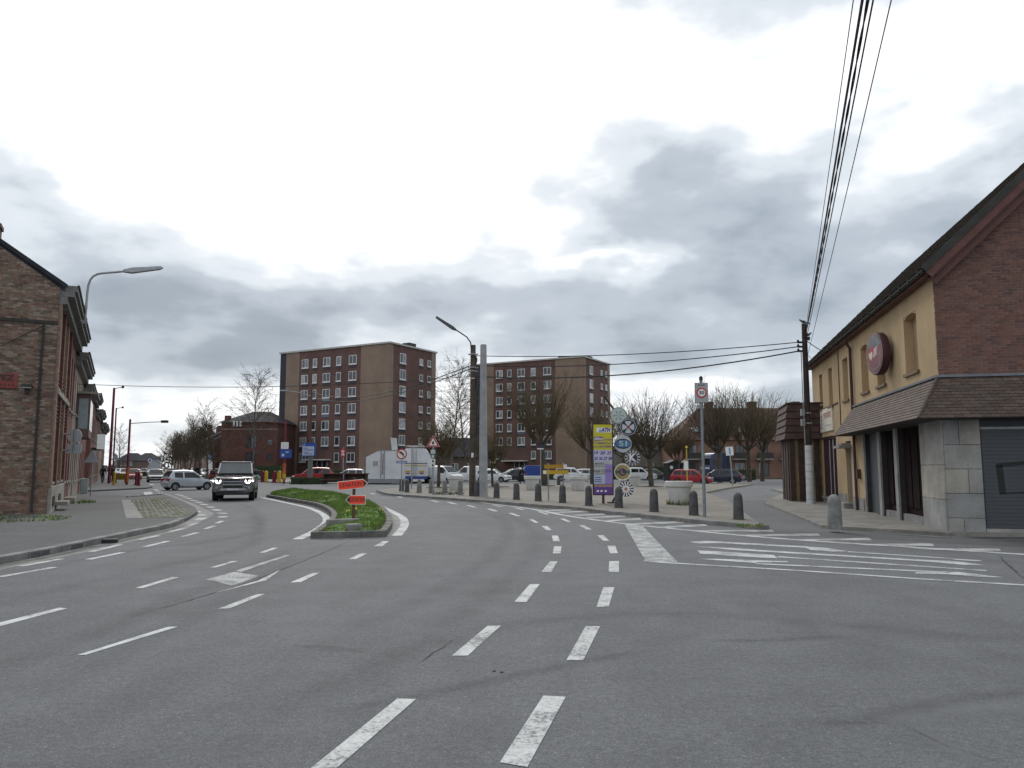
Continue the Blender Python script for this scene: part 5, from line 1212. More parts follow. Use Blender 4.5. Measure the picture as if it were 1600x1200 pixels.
# club emblems on a leaning post
ye = yb + .35
em = thing('emblem_post', 'leaning dark post carrying six round club emblems', 'sign post', Vector((at(960, 782, ye).x, ye, .118)), 0)
ex, ez = em.location.x, em.location.z
def lc(px, py, d=0): 
    p = at(px, py, ye); return Vector((p.x - ex, d, p.z - ez))
MB().tube([lc(944, 619), lc(962, 644), lc(979, 668), lc(986, 700), lc(980, 730), lc(974, 762), lc(965, 780)], .045, 8).tube([lc(957, 784), lc(972, 760)], .05, 6).box(-.3, .3, -.12, .12, -.02, .06).build('post', mat('post_dark', (.03, .022, .02), .6, var=.2), em)
M_NAVY = mat('emblem_navy', (.022, .028, .06), .5, var=.05); M_PALE = mat('emblem_pale', (.50, .54, .56), .5, var=.05); M_SKY = mat('emblem_blue', (.07, .19, .45), .5, var=.1); M_EGOLD = mat('emblem_gold', (.36, .28, .08), .5, var=.1); M_MINT = mat('emblem_mint', (.42, .52, .46), .5, var=.1)
def disc(par, c, r, y, m, name, seg=32, rx=1.0): 
    return MB().lathe([(r, 0), (r, .006)], seg, M=Matrix.Translation((c.x, y, c.z)) @ Matrix.Diagonal((rx, 1, 1, 1)) @ Matrix.Rotation(PI / 2, 4, 'X')).build(name, m, par)
def wedge(par, c, r0, r1, a0, a1, y, m, name):
    n = 4; P = [(r1, a0 + (a1 - a0) * i / n) for i in range(n + 1)] + [(r0, a1 - (a1 - a0) * i / n) for i in range(n + 1)]
    return MB().add([(c.x + r * math.cos(a), y, c.z + r * math.sin(a)) for r, a in P], [tuple(range(len(P)))]).build(name, m, par)
def etxt(par, t, c, size, w, y, m, bold=.01):
    me = text_mesh(t, size, w, bold); me.transform(Matrix.Translation((c.x, y, c.z)) @ Matrix.Rotation(PI / 2, 4, 'X')); me.materials.clear(); me.materials.append(m); place('lettering', me, par)
for i, (px, py, r) in enumerate([(966, 649.5, .37), (981, 667.5, .38), (973, 693.5, .38), (988, 715.5, .38), (972.5, 737.5, .375), (977.5, 764, .345)]):
    c = lc(px, py); y = -.06 - .03 * (i % 2)
    e = disc(em, c, r, y, [M_MINT, M_NAVY, M_PALE, M_NAVY, M_SIGNW, M_SIGNW][i], 'emblem'); y -= .008
    if i == 0:
        for k in range(24): wedge(e, c, r * .9, r, k * PI / 12, k * PI / 12 + .13, y, M_SIGNB, 'cog_gap')
        disc(e, c, r * .76, y, M_PALE, 'cog_rim')
        for k in range(6): wedge(e, c, .03, r * .6, k * PI / 3 - .18, k * PI / 3 + .18, y - .01, mat('emblem_sage', (.22, .34, .24), .5), 'spoke')
    elif i == 1:
        wedge(e, c, r * .93, r * .99, 0, PI, y, M_PALE, 'rim'); wedge(e, c, r * .93, r * .99, PI, 2 * PI, y, M_PALE, 'rim')
        for k in range(4): wedge(e, c, r * .18, r * .72, k * PI / 2 + PI / 4 + .22 - PI / 2, k * PI / 2 + PI / 4 + PI / 2 - .22 - PI / 2, y, M_PALE, 'quarter')
        etxt(e, '41', c, .13, .14, y - .004, M_RED)
    elif i == 2:
        me_ = disc(e, c, r * .93, y - .002, M_NAVY, 'oval'); me_.scale = (1, 1, .62); me_.location.z = c.z * (1 - .62)
        me_ = disc(e, c, r * .88, y - .01, M_SKY, 'oval_face'); me_.scale = (1, 1, .48); me_.location.z = c.z * (1 - .48)
        etxt(e, '51', c, .32, .36, y - .02, M_MINT, .012)
    elif i == 3:
        for a in (0, PI): wedge(e, c, r * .95, r, a, a + PI, y, M_EGOLD, 'rim')
        for k in range(14): wedge(e, c, r * .66, r * .86, k * PI / 7 + .05, k * PI / 7 + .26, y, M_PALE, 'rim_letter')
        disc(e, c, r * .6, y - .001, M_SIGNW, 'ring'); disc(e, c, r * .55, y - .008, M_NAVY, 'ring_face'); etxt(e, 'K', c, .42, .30, y - .02, M_SIGNW, .02)
    elif i == 4:
        for a in (0, PI): wedge(e, c, r * .50, r * .86, a + .35, a + PI - .35, y, M_EGOLD, 'rim')
        for a in (0, PI): wedge(e, c, r * .45, r * .86, a - .32, a + .32, y, mat('emblem_green', (.10, .14, .07), .5), 'lion_head')
        disc(e, c, r * .46, y - .002, mat('emblem_violet', (.06, .04, .14), .5), 'ring_face'); etxt(e, 'L', c, .26, .16, y - .012, M_EGOLD, .012)
    else:
        for k in range(14): wedge(e, c, r * .45, r * .97, k * PI / 7, k * PI / 7 + .22, y, M_NAVY, 'ray')
        for a in (0, PI): wedge(e, c, r * .97, r, a, a + PI, y, M_NAVY, 'rim')
        disc(e, c, r * .2, y - .002, mat('emblem_pink', (.40, .20, .16), .5), 'crest')
# generic sign post
def signpost(name, label, p, h, r=.03, m=None, group=None, rz=0):
    t = thing(name, label, 'road sign', p, rz, group); MB().tube([(0, 0, -.02), (0, 0, h)], r, 8).build('post', m or M_STEEL, t, smooth=50); return t
def plate(par, x0, x1, z0, z1, m, name='plate', y=-.06, t=.015): return MB().box(x0, x1, y, y + t, z0, z1).build(name, m, par)
def ptxt(par, t, x, z, size, w, m, y=-.063, bold=.006):
    me = text_mesh(t, size, w, bold); me.transform(Matrix.Translation((x, y, z)) @ Matrix.Rotation(PI / 2, 4, 'X')); me.materials.clear(); me.materials.append(m); return place('lettering', me, par)
M_SR = mat('sign_red_ring', (.45, .02, .03), .45, var=.05); M_SBL = mat('sign_blue', (.02, .07, .32), .45, var=.06); M_SBACK = MATS['sign_back']
z30 = signpost('zone_sign', 'grey zone 30 speed sign on a tall steel post by the plaza kerb', gp(1101, 808), 4.35, .05, mat('post_grey', (.20, .23, .25), .5, .2))
pl30 = plate(z30, -.22, .20, 3.58, 4.22, mat('zone_frame', (.10, .11, .12), .5)); plate(pl30, -.205, .185, 3.595, 4.205, mat('zone_face', (.36, .37, .38), .5, var=.1), 'face', -.064, .004)
c = Vector((-.01, 0, 3.90)); disc(pl30, c, .165, -.066, M_SR, 'ring'); disc(pl30, c, .12, -.073, M_SIGNW, 'disc'); ptxt(pl30, '30', -.01, 3.90, .15, .17, M_SIGNB, -.081, .004); ptxt(pl30, 'ZONE', -.01, 4.14, .07, .22, M_SIGNB, -.066, .002)
MB().lathe([(.06, 0), (.06, .1), (.03, .14)], 8, M=Matrix.Translation((0, 0, 4.3))).build('cap', M_SLATE, z30)
# ochre direction boards
db = thing('direction_boards', 'two ochre yellow direction boards on grey posts', 'road sign', gp(857, 783), R(3))
M_OCH = mat('ochre_board', (.40, .22, .015), .5, var=.08); M_OCH2 = mat('ochre_board_light', (.52, .33, .02), .5, var=.08)
MB().tube([(0, 0, -.02), (0, 0, 1.75)], .035, 8).build('post', M_STEEL, db); MB().tube([(.72, .4, 0), (.72, .1, 1.75)], .035, 8).build('post', M_STEEL, db)
plate(db, -.2, .72, 1.5, 1.68, M_OCH, 'board', -.06); plate(db, -.22, .93, 1.24, 1.42, M_OCH2, 'board', -.06); plate(db, .70, .86, 1.51, 1.69, M_SIGNW, 'white_tab', -.065); plate(db, -.25, -.1, 1.25, 1.41, M_SIGNW, 'white_tab', -.066)
# stop flag
bs = signpost('bus_stop_sign', 'small blue and white stop sign on a slim grey post behind the planter', gp(845, 764), 3.25, .035)
plate(bs, -.17, .19, 2.98, 3.26, M_NAVY); plate(bs, -.25, .2, 2.88, 2.96, M_SIGNW)
# no left turn
nl = signpost('no_left_turn_sign', 'round no left turn sign with blue plate below it', gp(627, 768.5), 2.75, .03)
c = Vector((0, 0, 2.42)); e = disc(nl, c, .34, -.05, M_SR, 'ring'); disc(e, c, .265, -.058, M_SIGNW, 'disc')
ar = MB().tube([(.10, -.068, 2.27), (.10, -.068, 2.44), (-.02, -.068, 2.50)], .035, 4).add([(-.20, -.07, 2.53), (0, -.07, 2.62), (-.03, -.07, 2.40)], [(0, 1, 2)]).build('arrow', M_SIGNB, e)
MB().tube([(-.19, -.074, 2.60), (.19, -.074, 2.24)], .022, 4).build('bar', M_SR, e)
pb = plate(nl, -.34, .34, 1.82, 1.98, mat('plate_blue', (.10, .12, .36), .5)); plate(pb, -.28, .28, 1.87, 1.93, M_PALE, 'print', -.063, .003)
MB().tube([(0, 0, 0), (0, 0, 2.7)], .03, 6).build('back_post', M_STEEL, nl)
# thin lamp pole beside
t = thing('steel_pole', 'plain slim steel pole behind the no left turn sign', 'pole', gp(643, 764)); MB().tube([(0, 0, 0), (0, 0, 3.1)], .045, 8).build('shaft', M_STEEL, t)
# triangle warning sign with plates
tw = signpost('warning_sign', 'red bordered triangle warning sign with white plates below', gp(676, 771), 3.35, .045)
def tri(par, cz, s, y, m, name, flip=False):
    pts = [(0, s * .62), (-s * .58, -s * .36), (s * .58, -s * .36)]
    return MB().prism(pts, 0, .008, M=Matrix.Translation((0, y, cz)) @ Matrix.Rotation(PI / 2, 4, 'X')).build(name, m, par)
e = tri(tw, 3.05, .72, -.05, M_SIGNW, 'triangle'); tri(e, 3.05, .68, -.058, M_SR, 'border'); tri(e, 3.04, .44, -.068, M_SIGNW, 'field'); 
MB().prism([(-.03, -.12), (.03, -.12), (.03, -.06), (.09, -.06), (.05, .0), (.07, .0), (0, .13), (-.07, 0), (-.05, 0), (-.09, -.06), (-.03, -.06)], 0, .004, M=Matrix.Translation((0, -.078, 3.04)) @ Matrix.Rotation(PI / 2, 4, 'X')).build('symbol', M_SIGNB, e)
for z, m in ((2.50, M_PALE), (2.22, mat('plate_green', (.12, .25, .14), .5)), (1.94, M_SIGNW), (1.68, M_SIGNW)):
    q = plate(tw, -.14, .14, z - .12, z + .12, m); 
    if m is not M_PALE: plate(q, -.05, .05, z - .07, z + .07, M_SIGNB if m is M_SIGNW else M_SIGNW, 'symbol', -.064, .003)
# oval seen sign (no parking type), far
ov_ = signpost('red_round_sign', 'red and white round sign seen at an angle before the flats', gp(535.5, 755.5), 3.55, .06, rz=R(-48))
c = Vector((0, 0, 3.0)); e = disc(ov_, c, .48, -.05, M_SR, 'ring'); wedge(e, c, .05, .33, .4, 1.2, -.06, M_SIGNW, 'field'); wedge(e, c, .05, .33, 1.9, 2.8, -.06, M_SIGNW, 'field'); wedge(e, c, .05, .33, 3.5, 4.4, -.06, M_SIGNW, 'field'); wedge(e, c, .05, .33, 5.0, 5.9, -.06, M_SIGNW, 'field')
# blue information sign
bi = thing('information_sign', 'large blue and white information board on a thick grey post', 'information sign', gp(484, 754))
MB().box(-.22, .22, -.15, .15, 0, 2.9).build('post', mat('info_post', (.13, .14, .14), .6, var=.1), bi)
q = MB().box(-.82, .60, -.24, -.16, 2.75, 4.12).build('board', M_SBL, bi); plate(q, -.80, .42, 2.82, 3.78, mat('info_white', (.42, .47, .58), .5, var=.1), 'panel', -.25, .009)
for z, a, b in ((3.55, -.7, -.2), (3.35, -.7, -.1), (3.12, -.7, -.15), (2.95, -.6, .2)): plate(q, a, b, z, z + .07, M_SBL, 'print', -.254, .003)
for x in (-.05, .2): MB().lathe([(.07, 0), (.07, .003)], 10, M=Matrix.Translation((x, -.252, 3.4)) @ Matrix.Rotation(PI / 2, 4, 'X')).build('pictogram', M_SIGNB, q)
plate(q, -.7, -.6, 3.86, 4.02, M_PALE, 'pictogram', -.245, .004)
# red school pole with plates and lamp arm
M_PRED = mat('pole_red', (.135, .010, .018), .5, var=.12); M_PYEL = mat('pencil_yellow', (.50, .33, .02), .5, var=.12)
def red_pole(label, p, h, arm, wood=True, lampz=None, r=.11, rz=0):
    t = thing('red_lamp_post', label, 'lamp post', p, rz)
    MB().tube([(0, 0, -.05), (0, 0, h)], [r, r * .8], 10).build('shaft', M_PRED, t, smooth=50)
    if arm:
        zz = lampz or h - .4; s = 1 if arm > 0 else -1
        MB().tube([(0, 0, zz), (arm * .5, 0, zz + .12), (arm * .85, 0, zz + .16)], .04, 6).build('arm', M_STEEL if wood else M_PRED, t)
        MB().box(arm * .82, arm, -.12, .12, zz + .06, zz + .30).build('lamp_head', M_SLATE if wood else M_PRED, t, bevel=.03) if s > 0 else MB().box(arm, arm * .82, -.12, .12, zz + .10, zz + .22).build('lamp_head', M_STEEL if wood else M_PRED, t, bevel=.03)
    return t
p = gp(443.5, 755); rp = red_pole('red lamp post with blue and white plates and short red arm', p, 6.4, -2.9, False)
MB().tube([(0, 0, .25), (0, 0, 2.0)], .16, 10).build('orange_sleeve', mat('sleeve_orange', (.38, .09, .02), .6, var=.25, scale=5), rp); MB().tube([(0, 0, .5), (0, 0, .95)], .165, 10).build('yellow_band', M_PYEL, rp)
q = plate(rp, -.36, .40, 3.42, 4.1, M_SIGNW, 'white_plate', -.16); q = plate(rp, -.45, .75, 2.52, 3.38, M_SBL, 'blue_plate', -.16); plate(q, -.25, .0, 2.68, 2.95, M_PALE, 'pictogram', -.166, .004); plate(q, .1, .45, 3.05, 3.15, M_PALE, 'print', -.166, .004)
for k in range(4): plate(rp.children[-2], -.25, .3, 3.52 + k * .13, 3.56 + k * .13, M_PALE, 'print', -.166, .004)
p = gp(198, 757.5, .11); rp2 = red_pole('red lamp post with a long white lamp arm over the left street', p, 6.0, 3.5, True); MB().tube([(0, 0, .2), (0, 0, 1.6)], .15, 10).build('orange_sleeve', MATS['sleeve_orange'], rp2)
p = gp(170, 755.5, .11); red_pole('tallest dark red lamp post before the left terrace, short flat lamp', p, 9.5, .95, True, 9.4, .14)
p = gp(175.5, 750, .11); t = red_pole('slim dark lamp post behind the tallest red one', p, 9.2, .9, True, 9.1, .11)
# pencil posts: red and yellow school crossing boards
def pencil(px, py, m, lab, w=.42):
    p = gp(px, py, .11); t = thing('pencil_post', lab, 'crossing post', p, R(-20), 'pencil shaped crossing posts')
    n = 8; pts = [(-w / 2, .0), (w / 2, .0), (w / 2, 1.0)] + [(w / 2 * math.cos(PI * i / n), 1.0 + .22 * math.sin(PI * i / n)) for i in range(1, n)] + [(-w / 2, 1.0)]
    MB().prism(pts, 0, .16, M=Matrix.Translation((0, .08, .0)) @ Matrix.Rotation(PI / 2, 4, 'X')).build('board', m, t, bevel=.02)
    MB().box(-w / 2 - .03, w / 2 + .03, -.12, .12, 0, .10).build('foot', m, t)
for px, py, m, lab in [(410, 753.5, M_PRED, 'red pencil shaped post of the outer pair near the wheelie bin'), (415.5, 752.5, M_PYEL, 'yellow pencil shaped post of the outer pair near the wheelie bin'), (428.5, 754.5, M_PRED, 'red pencil shaped post of the pair beside the plated red pole'), (436, 753.5, M_PYEL, 'yellow pencil shaped post of the pair beside the plated red pole'),
                       (216.5, 759, M_PRED, 'slim red pencil post at the left street kerb'), (212.5, 758, M_PRED, 'slim red post set back from the left street kerb'), (178, 757.5, M_PYEL, 'orange yellow post by the left street railing')]:
    pencil(px, py, m, lab, .42 if px > 300 else .17)
t = thing('ochre_bench', 'ochre panel bench on the pavement in front of the parked red car', 'bench', gp(188, 755, .11), R(10)); MB().box(-.55, .55, -.1, .1, .35, 1.0).build('panel', mat('bench_ochre', (.22, .12, .02), .6, var=.2), t); MB().box(-.5, -.4, -.1, .1, 0, .35).build('leg', M_SLATE, t); MB().box(.4, .5, -.1, .1, 0, .35).build('leg', M_SLATE, t)
# triangle signs (backs) in the left street
for px, py, lab, h, s in [(141, 775.5, 'back of a triangular road sign in front of the terrace steps', 2.35, .72), (179, 752, 'back of a triangular sign with plate beyond the side street', 3.0, .85)]:
    t = signpost('warning_sign', lab, gp(px, py, .1), h, .035); tri(t, h - .25, s, -.05, M_SBACK, 'triangle'); 
    if px > 150: plate(t, -.16, .16, h - 1.2, h - .6, M_SBACK)
t = signpost('yield_sign', 'white round sign on a post far down the left street', G(233, 745), 3.2, .05); disc(t, Vector((0, 0, 3)), .35, -.06, M_SIGNW, 'plate'); disc(t, Vector((0, 0, 3)), .25, -.07, M_SBL, 'face')
# white box by the terrace
t = tag(MB().box(-.25, .25, -.2, .2, 0, .9).build('utility_cabinet', mat('cabinet_grey', (.33, .38, .38), .5, var=.1), None, gp(131, 771, .1), A1, bevel=.02), 'small pale grey cabinet at the end of the terrace pavement', 'utility cabinet')
# leaning blue sign right, yellow stop pole
t = signpost('blue_white_sign', 'white and blue sign on a leaning grey post near the blue truck', gp(1145, 759), 3.2, .06); t.rotation_euler = (0, R(-3.5), 0); q = plate(t, -.36, .30, 2.6, 3.35, M_SIGNW); plate(q, -.08, .06, 2.68, 3.25, mat('arrow_blue', (.15, .28, .55), .5), 'arrow', -.064, .003)
t = signpost('yellow_stop_post', 'yellow post with white notice beside the big planter', gp(1074, 762), 3.0, .05, mat('post_yellow', (.45, .30, .03), .5, var=.1)); plate(t, -.24, .10, 1.35, 2.05, M_SIGNW); MB().lathe([(.0, 0), (.15, .08), (.0, .3)], 8, M=Matrix.Translation((0, 0, 3.0))).build('finial', MATS['post_yellow'], t)
# picnic tables / barriers before the flats
for px, py, lab, w in [(556, 757, 'dark brown picnic table beside the white trailer', 2.4), (520, 757, 'dark timber bench in front of the parked silver car', 2.0)]:
    t = thing('picnic_table', lab, 'table', gp(px, py, .11), R(-4))
    MB().box(-w / 2, w / 2, -.35, .35, .95, 1.05).build('table_top', M_BROWN, t)
    for x in (-w / 2 + .2, w / 2 - .2): MB().box(x - .06, x + .06, -.3, .3, 0, .95).build('leg', M_SLATE, t)
    MB().box(-w / 2, w / 2, -.8, -.55, .42, .5).build('bench_board', M_BROWN, t); MB().box(-w / 2 + .1, w / 2 - .1, .0, .06, .2, .95).build('panel', M_WOOD, t)
    for x in (-w / 2 + .3, w / 2 - .3): MB().box(x - .04, x + .04, -.75, -.3, .3, .42).box(x - .04, x + .04, -.72, -.62, 0, .3).build('bench_support', M_SLATE, t)
# wheelie bin and bag
t = thing('wheelie_bin', 'dark wheelie bin with pale lid near the red school posts', 'bin', gp(394, 750, .11), 0); MB().add([(-.32, -.3, 0), (.32, -.3, 0), (.32, .3, 0), (-.32, .3, 0), (-.42, -.4, 1.3), (.42, -.4, 1.3), (.42, .4, 1.3), (-.42, .4, 1.3)], [(0, 3, 2, 1), (4, 5, 6, 7), (0, 1, 5, 4), (1, 2, 6, 5), (2, 3, 7, 6), (3, 0, 4, 7)]).build('body', M_BLACK, t); MB().box(-.45, .45, -.43, .43, 1.3, 1.4).build('lid', M_STONE_L, t, bevel=.03)
for x in (-.3, .3): MB().lathe([(.12, 0), (.12, .08)], 12, M=Matrix.Translation((x, .42, .12)) @ Matrix.Rotation(PI / 2, 4, 'Y')).build('wheel', M_RUBBER, t)
bg_ = MB().lathe([(.25, 0), (.38, .15), (.36, .4), (.2, .6), (.06, .7), (.1, .8)], 10); bg_.v = [(x + random.uniform(-.05, .05), y + random.uniform(-.05, .05), z) for x, y, z in bg_.v]
tag(bg_.build('rubbish_bag', mat('bag_green', (.10, .25, .20), .5, var=.2), None, gp(402.5, 750.5, .11), smooth=60), 'pale green rubbish bag lying beside the wheelie bin', 'rubbish bag')
# blue container, black kiosks, notice stones
tag(MB().box(-1.1, 1.1, -.6, .6, 0, 1.75).box(-1.0, 1.0, -.5, .5, 1.75, 1.9).build('textile_container', mat('container_blue', (.018, .05, .26), .5, var=.12), None, Vector((X_(835, 84), 84, 0)), 0, bevel=.06), 'dark blue collection container behind the plaza planter', 'container')
for px, lab in ((1050, 'black advertising kiosk left of its twin behind the red car'), (1071, 'black advertising kiosk right of its twin behind the red car')):
    t = thing('black_kiosk', lab, 'kiosk', Vector((X_(px, 92), 92, 0)), R(15)); MB().box(-.9, .9, -.6, .6, 0, 2.2).build('body', M_BLACK, t); MB().add([(-1.05, -.75, 2.2), (1.05, -.75, 2.2), (1.05, .75, 2.2), (-1.05, .75, 2.2), (0, -.75, 2.6), (0, .75, 2.6)], [(0, 1, 4), (1, 2, 5, 4), (2, 3, 5), (3, 0, 4, 5), (0, 3, 2, 1)]).build('roof', M_SLATE, t); disc(t, Vector((-.5, 0, 1.7)), .22, -.62, M_SIGNW, 'round_notice')

# ---------------------------------------------------------------- poles in the middle
wp = gp(738, 775)
t = thing('wooden_pole', 'old weathered wooden pole carrying a street lamp on the plaza', 'utility pole', wp)
HP = 8.35
MB().tube([(0, 0, -.1), (0, 0, HP)], [.19, .15], 10).build('shaft', mat('old_timber', (.085, .065, .048), .85, var=.3, scale=4, fine=.3), t, smooth=50)
for z in (HP - .55, HP - 1.3, HP - 1.5): MB().tube([(0, 0, z), (0, 0, z + .07)], .19, 10).box(-.28, .28, -.04, .04, z, z + .06).build('clamp', M_STEEL, t)
MB().tube([(.14, 0, HP - 1.1), (.2, -.02, HP - .8), (.14, 0, HP - .6)], .05, 6).box(.1, .24, -.08, .08, HP - 2.4, HP - 1.7).tube([(.2, -.1, HP - 2), (.2, -.1, 2.5)], .02, 5).build('cable_gear', M_SLATE, t)
MB().tube([(-.1, 0, HP - .4), (-.14, 0, HP + .15), (-.35, -.03, HP + .45), (-.8, -.06, HP + .75), (-.98, -.08, HP + .86)], .035, 8).build('lamp_arm', M_SLATE, t, smooth=50)
dr = Vector((-.84, -.05, .54)).normalized()
hdm = MX((-.95, -.08, HP + .84), ry=math.atan2(dr.z, -dr.x) , rz=0)
MB().add([(0, -.06, -.05), (0, .06, -.05), (0, .06, .05), (0, -.06, .05), (-.25, -.14, -.10), (-.25, .14, -.10), (-.25, .10, .09), (-.25, -.10, .09), (-1.35, -.13, -.05), (-1.35, .13, -.05), (-1.35, .09, .07), (-1.35, -.09, .07)],
         [(0, 1, 5, 4), (1, 2, 6, 5), (2, 3, 7, 6), (3, 0, 4, 7), (4, 5, 9, 8), (5, 6, 10, 9), (6, 7, 11, 10), (7, 4, 8, 11), (0, 3, 2, 1), (8, 9, 10, 11)]).build('lamp_head', mat('lamp_dark', (.05, .052, .055), .5), t, (-.95, -.08, HP + .84), rot=(0, R(33), 0), bevel=.02)
plate(t, -.06, .06, 2.1, 2.35, M_SIGNW, 'tag', -.2); plate(t, -.1, .1, HP - 1.9, HP - 1.86, M_SIGNW, 'band', -.17)
cp_ = gp(755, 775.5); t2 = thing('concrete_pole', 'smooth pale grey concrete pole beside the old wooden one', 'utility pole', cp_)
MB().tube([(0, 0, -.1), (-.02, 0, 8.3)], [.25, .17], 8).build('shaft', mat('pole_concrete', (.30, .31, .32), .75, var=.12, scale=2), t2, smooth=20)
# wires between the poles
a0_ = wp + Vector((.2, 0, HP - .5)); 
def upz(z): return up + Vector((lean * z / topz - .3, 0, z))
for za, zb, sag, r, lab in ((7.75, 7.15, .25, .022, 'topmost wire slung from the old wooden pole to the utility pole'), (7.2, 6.95, .35, .024, 'middle wire slung from the old wooden pole to the utility pole'), (6.6, 6.75, .5, .032, 'lowest and thickest wire slung between the two poles')):
    cable('pole_wire', wp + Vector((.15, 0, za)), upz(zb), sag, r, lab)
p3 = PY(487, 612, 100); 
for dz, r, lab in ((0, .03, 'upper wire running left from the old wooden pole to the far thin pole'), (-.6, .03, 'lower wire running left from the old wooden pole to the far thin pole')):
    cable('pole_wire', wp + Vector((-.15, 0, HP - 1.15 + dz * .3)), p3 + Vector((0, 0, dz)), 1.2, r, lab)
cable('pole_wire', L0 + UL * 16 + Vector((0, 0, 6.1)), wp + Vector((0, 0, HP - 1.75)), .35, .016, 'long thin wire crossing the street from the terrace to the old pole', 0, 60)
cable('pole_wire', tp + Vector((0, 0, -.7)), C0 + U0 * 14 + Vector((-.2, 0, 6.6)), .05, .02, 'short service cable from the utility pole to the yellow building roof')
cable('pole_wire', tp + Vector((0, 0, -1.3)), C0 + U0 * 16 + Vector((-.2, 0, 6.4)), .05, .01, 'thin service wire from the utility pole to the yellow building eave')
t3 = thing('thin_wooden_pole', 'thin brown pole with a slanted lamp arm in front of the flats', 'utility pole', Vector((p3.x, p3.y, 0)))
MB().tube([(0, 0, 0), (0, 0, p3.z + .6)], [.18, .12], 8).build('shaft', M_BROWN, t3); MB().tube([(0, 0, p3.z - .6), (-1.6, 0, p3.z - .1), (-3.2, 0, p3.z - .2 + .3)], .06, 6).build('lamp_arm', M_STEEL, t3); MB().box(-4.1, -3.1, -.15, .15, p3.z + .08, p3.z + .24).build('lamp_head', M_STEEL, t3)
# pigeons
def bird(p, rz, lab):
    t = thing('pigeon', lab, 'bird', p, rz)
    prof = [(-.17, .0, .012), (-.10, .05, .03), (-.02, .085, .062), (.06, .10, .06), (.11, .135, .035), (.14, .17, .034), (.165, .185, .03), (.19, .18, .012)]
    MB().tube([(x, 0, z) for x, z, r in prof], [r for x, z, r in prof], 8).build('body', mat('pigeon_grey', (.05, .05, .06), .7, var=.2), t, smooth=80)
    MB().tube([(-.14, 0, .03), (-.30, 0, -.04)], [.03, .02], 6).build('tail', MATS['pigeon_grey'], t)
    for s in (-.02, .02): MB().tube([(.0, s, 0), (.01, s, .05)], .006, 4).build('leg', M_BROWN, t)
bird(tp + Vector((-.02, 0, .0)), R(160), 'pigeon perched on top of the dark utility pole')
bird(tp + Vector((.15, 0, -.595)), R(10), 'pigeon perched on the bracket near the top of the utility pole')
# ================================================================== VEHICLES (x forward, y left, z up)
def lerp_pts(pts, x):
    if x <= pts[0][0]: return pts[0][1]
    for (a, b), (c, d) in zip(pts, pts[1:]):
        if x <= c: 
            t = (x - a) / (c - a) if c > a else 0; t = t * t * (3 - 2 * t) * .35 + t * .65; return b + (d - b) * t
    return pts[-1][1]
M_CGL = glass('car_glass', (.014, .017, .02), .05, .45); M_RIM = mat('alloy_rim', (.35, .36, .37), .35, .7, .08); M_LAMPC = mat('lamp_clear', (.55, .57, .60), .15, .2, .05); M_TAIL = mat('lamp_red', (.35, .012, .012), .25, 0, .05); M_PLATE = mat('number_plate', (.60, .61, .60), .5, var=.03); M_TRIM = mat('dark_trim', (.02, .02, .022), .6, var=.1)
M_LIT = mat('lamp_lit', (1.0, .97, .93), .3, emit=7.0, var=0)
def wheel_parts(par, x, y, r, side, w=.2, rimm=None):
    Mw = Matrix.Translation((x, y, r)) @ Matrix.Rotation(-side * PI / 2, 4, 'X')     # local +z points outwards
    ty = MB().lathe([(r * .62, -w / 2), (r * .92, -w / 2), (r, -w * .36), (r, w * .36), (r * .93, w / 2), (r * .64, w / 2), (r * .62, w * .3)], 22, M=Mw, cap=False).build('wheel', M_RUBBER, par, smooth=40)
    rm = MB().lathe([(0, w * .1), (r * .63, w * .1)], 20, M=Mw, cap=False)
    rm.mi = [1] * len(rm.f)
    for k in range(5):
        a = k * 2 * PI / 5; rm.box(0, r * .6, -r * .10, r * .10, w * .18, w * .36, 0, Mw @ Matrix.Rotation(a, 4, 'Z'))
    rm.lathe([(r * .55, w * .12), (r * .56, w * .44), (r * .64, w * .46), (r * .65, w * .2)], 20, 0, Mw, False).lathe([(r * .13, w * .3), (r * .11, w * .42), (0, w * .42)], 10, 0, Mw, False)
    rm.build('rim', [rimm or M_RIM, M_TRIM], ty)
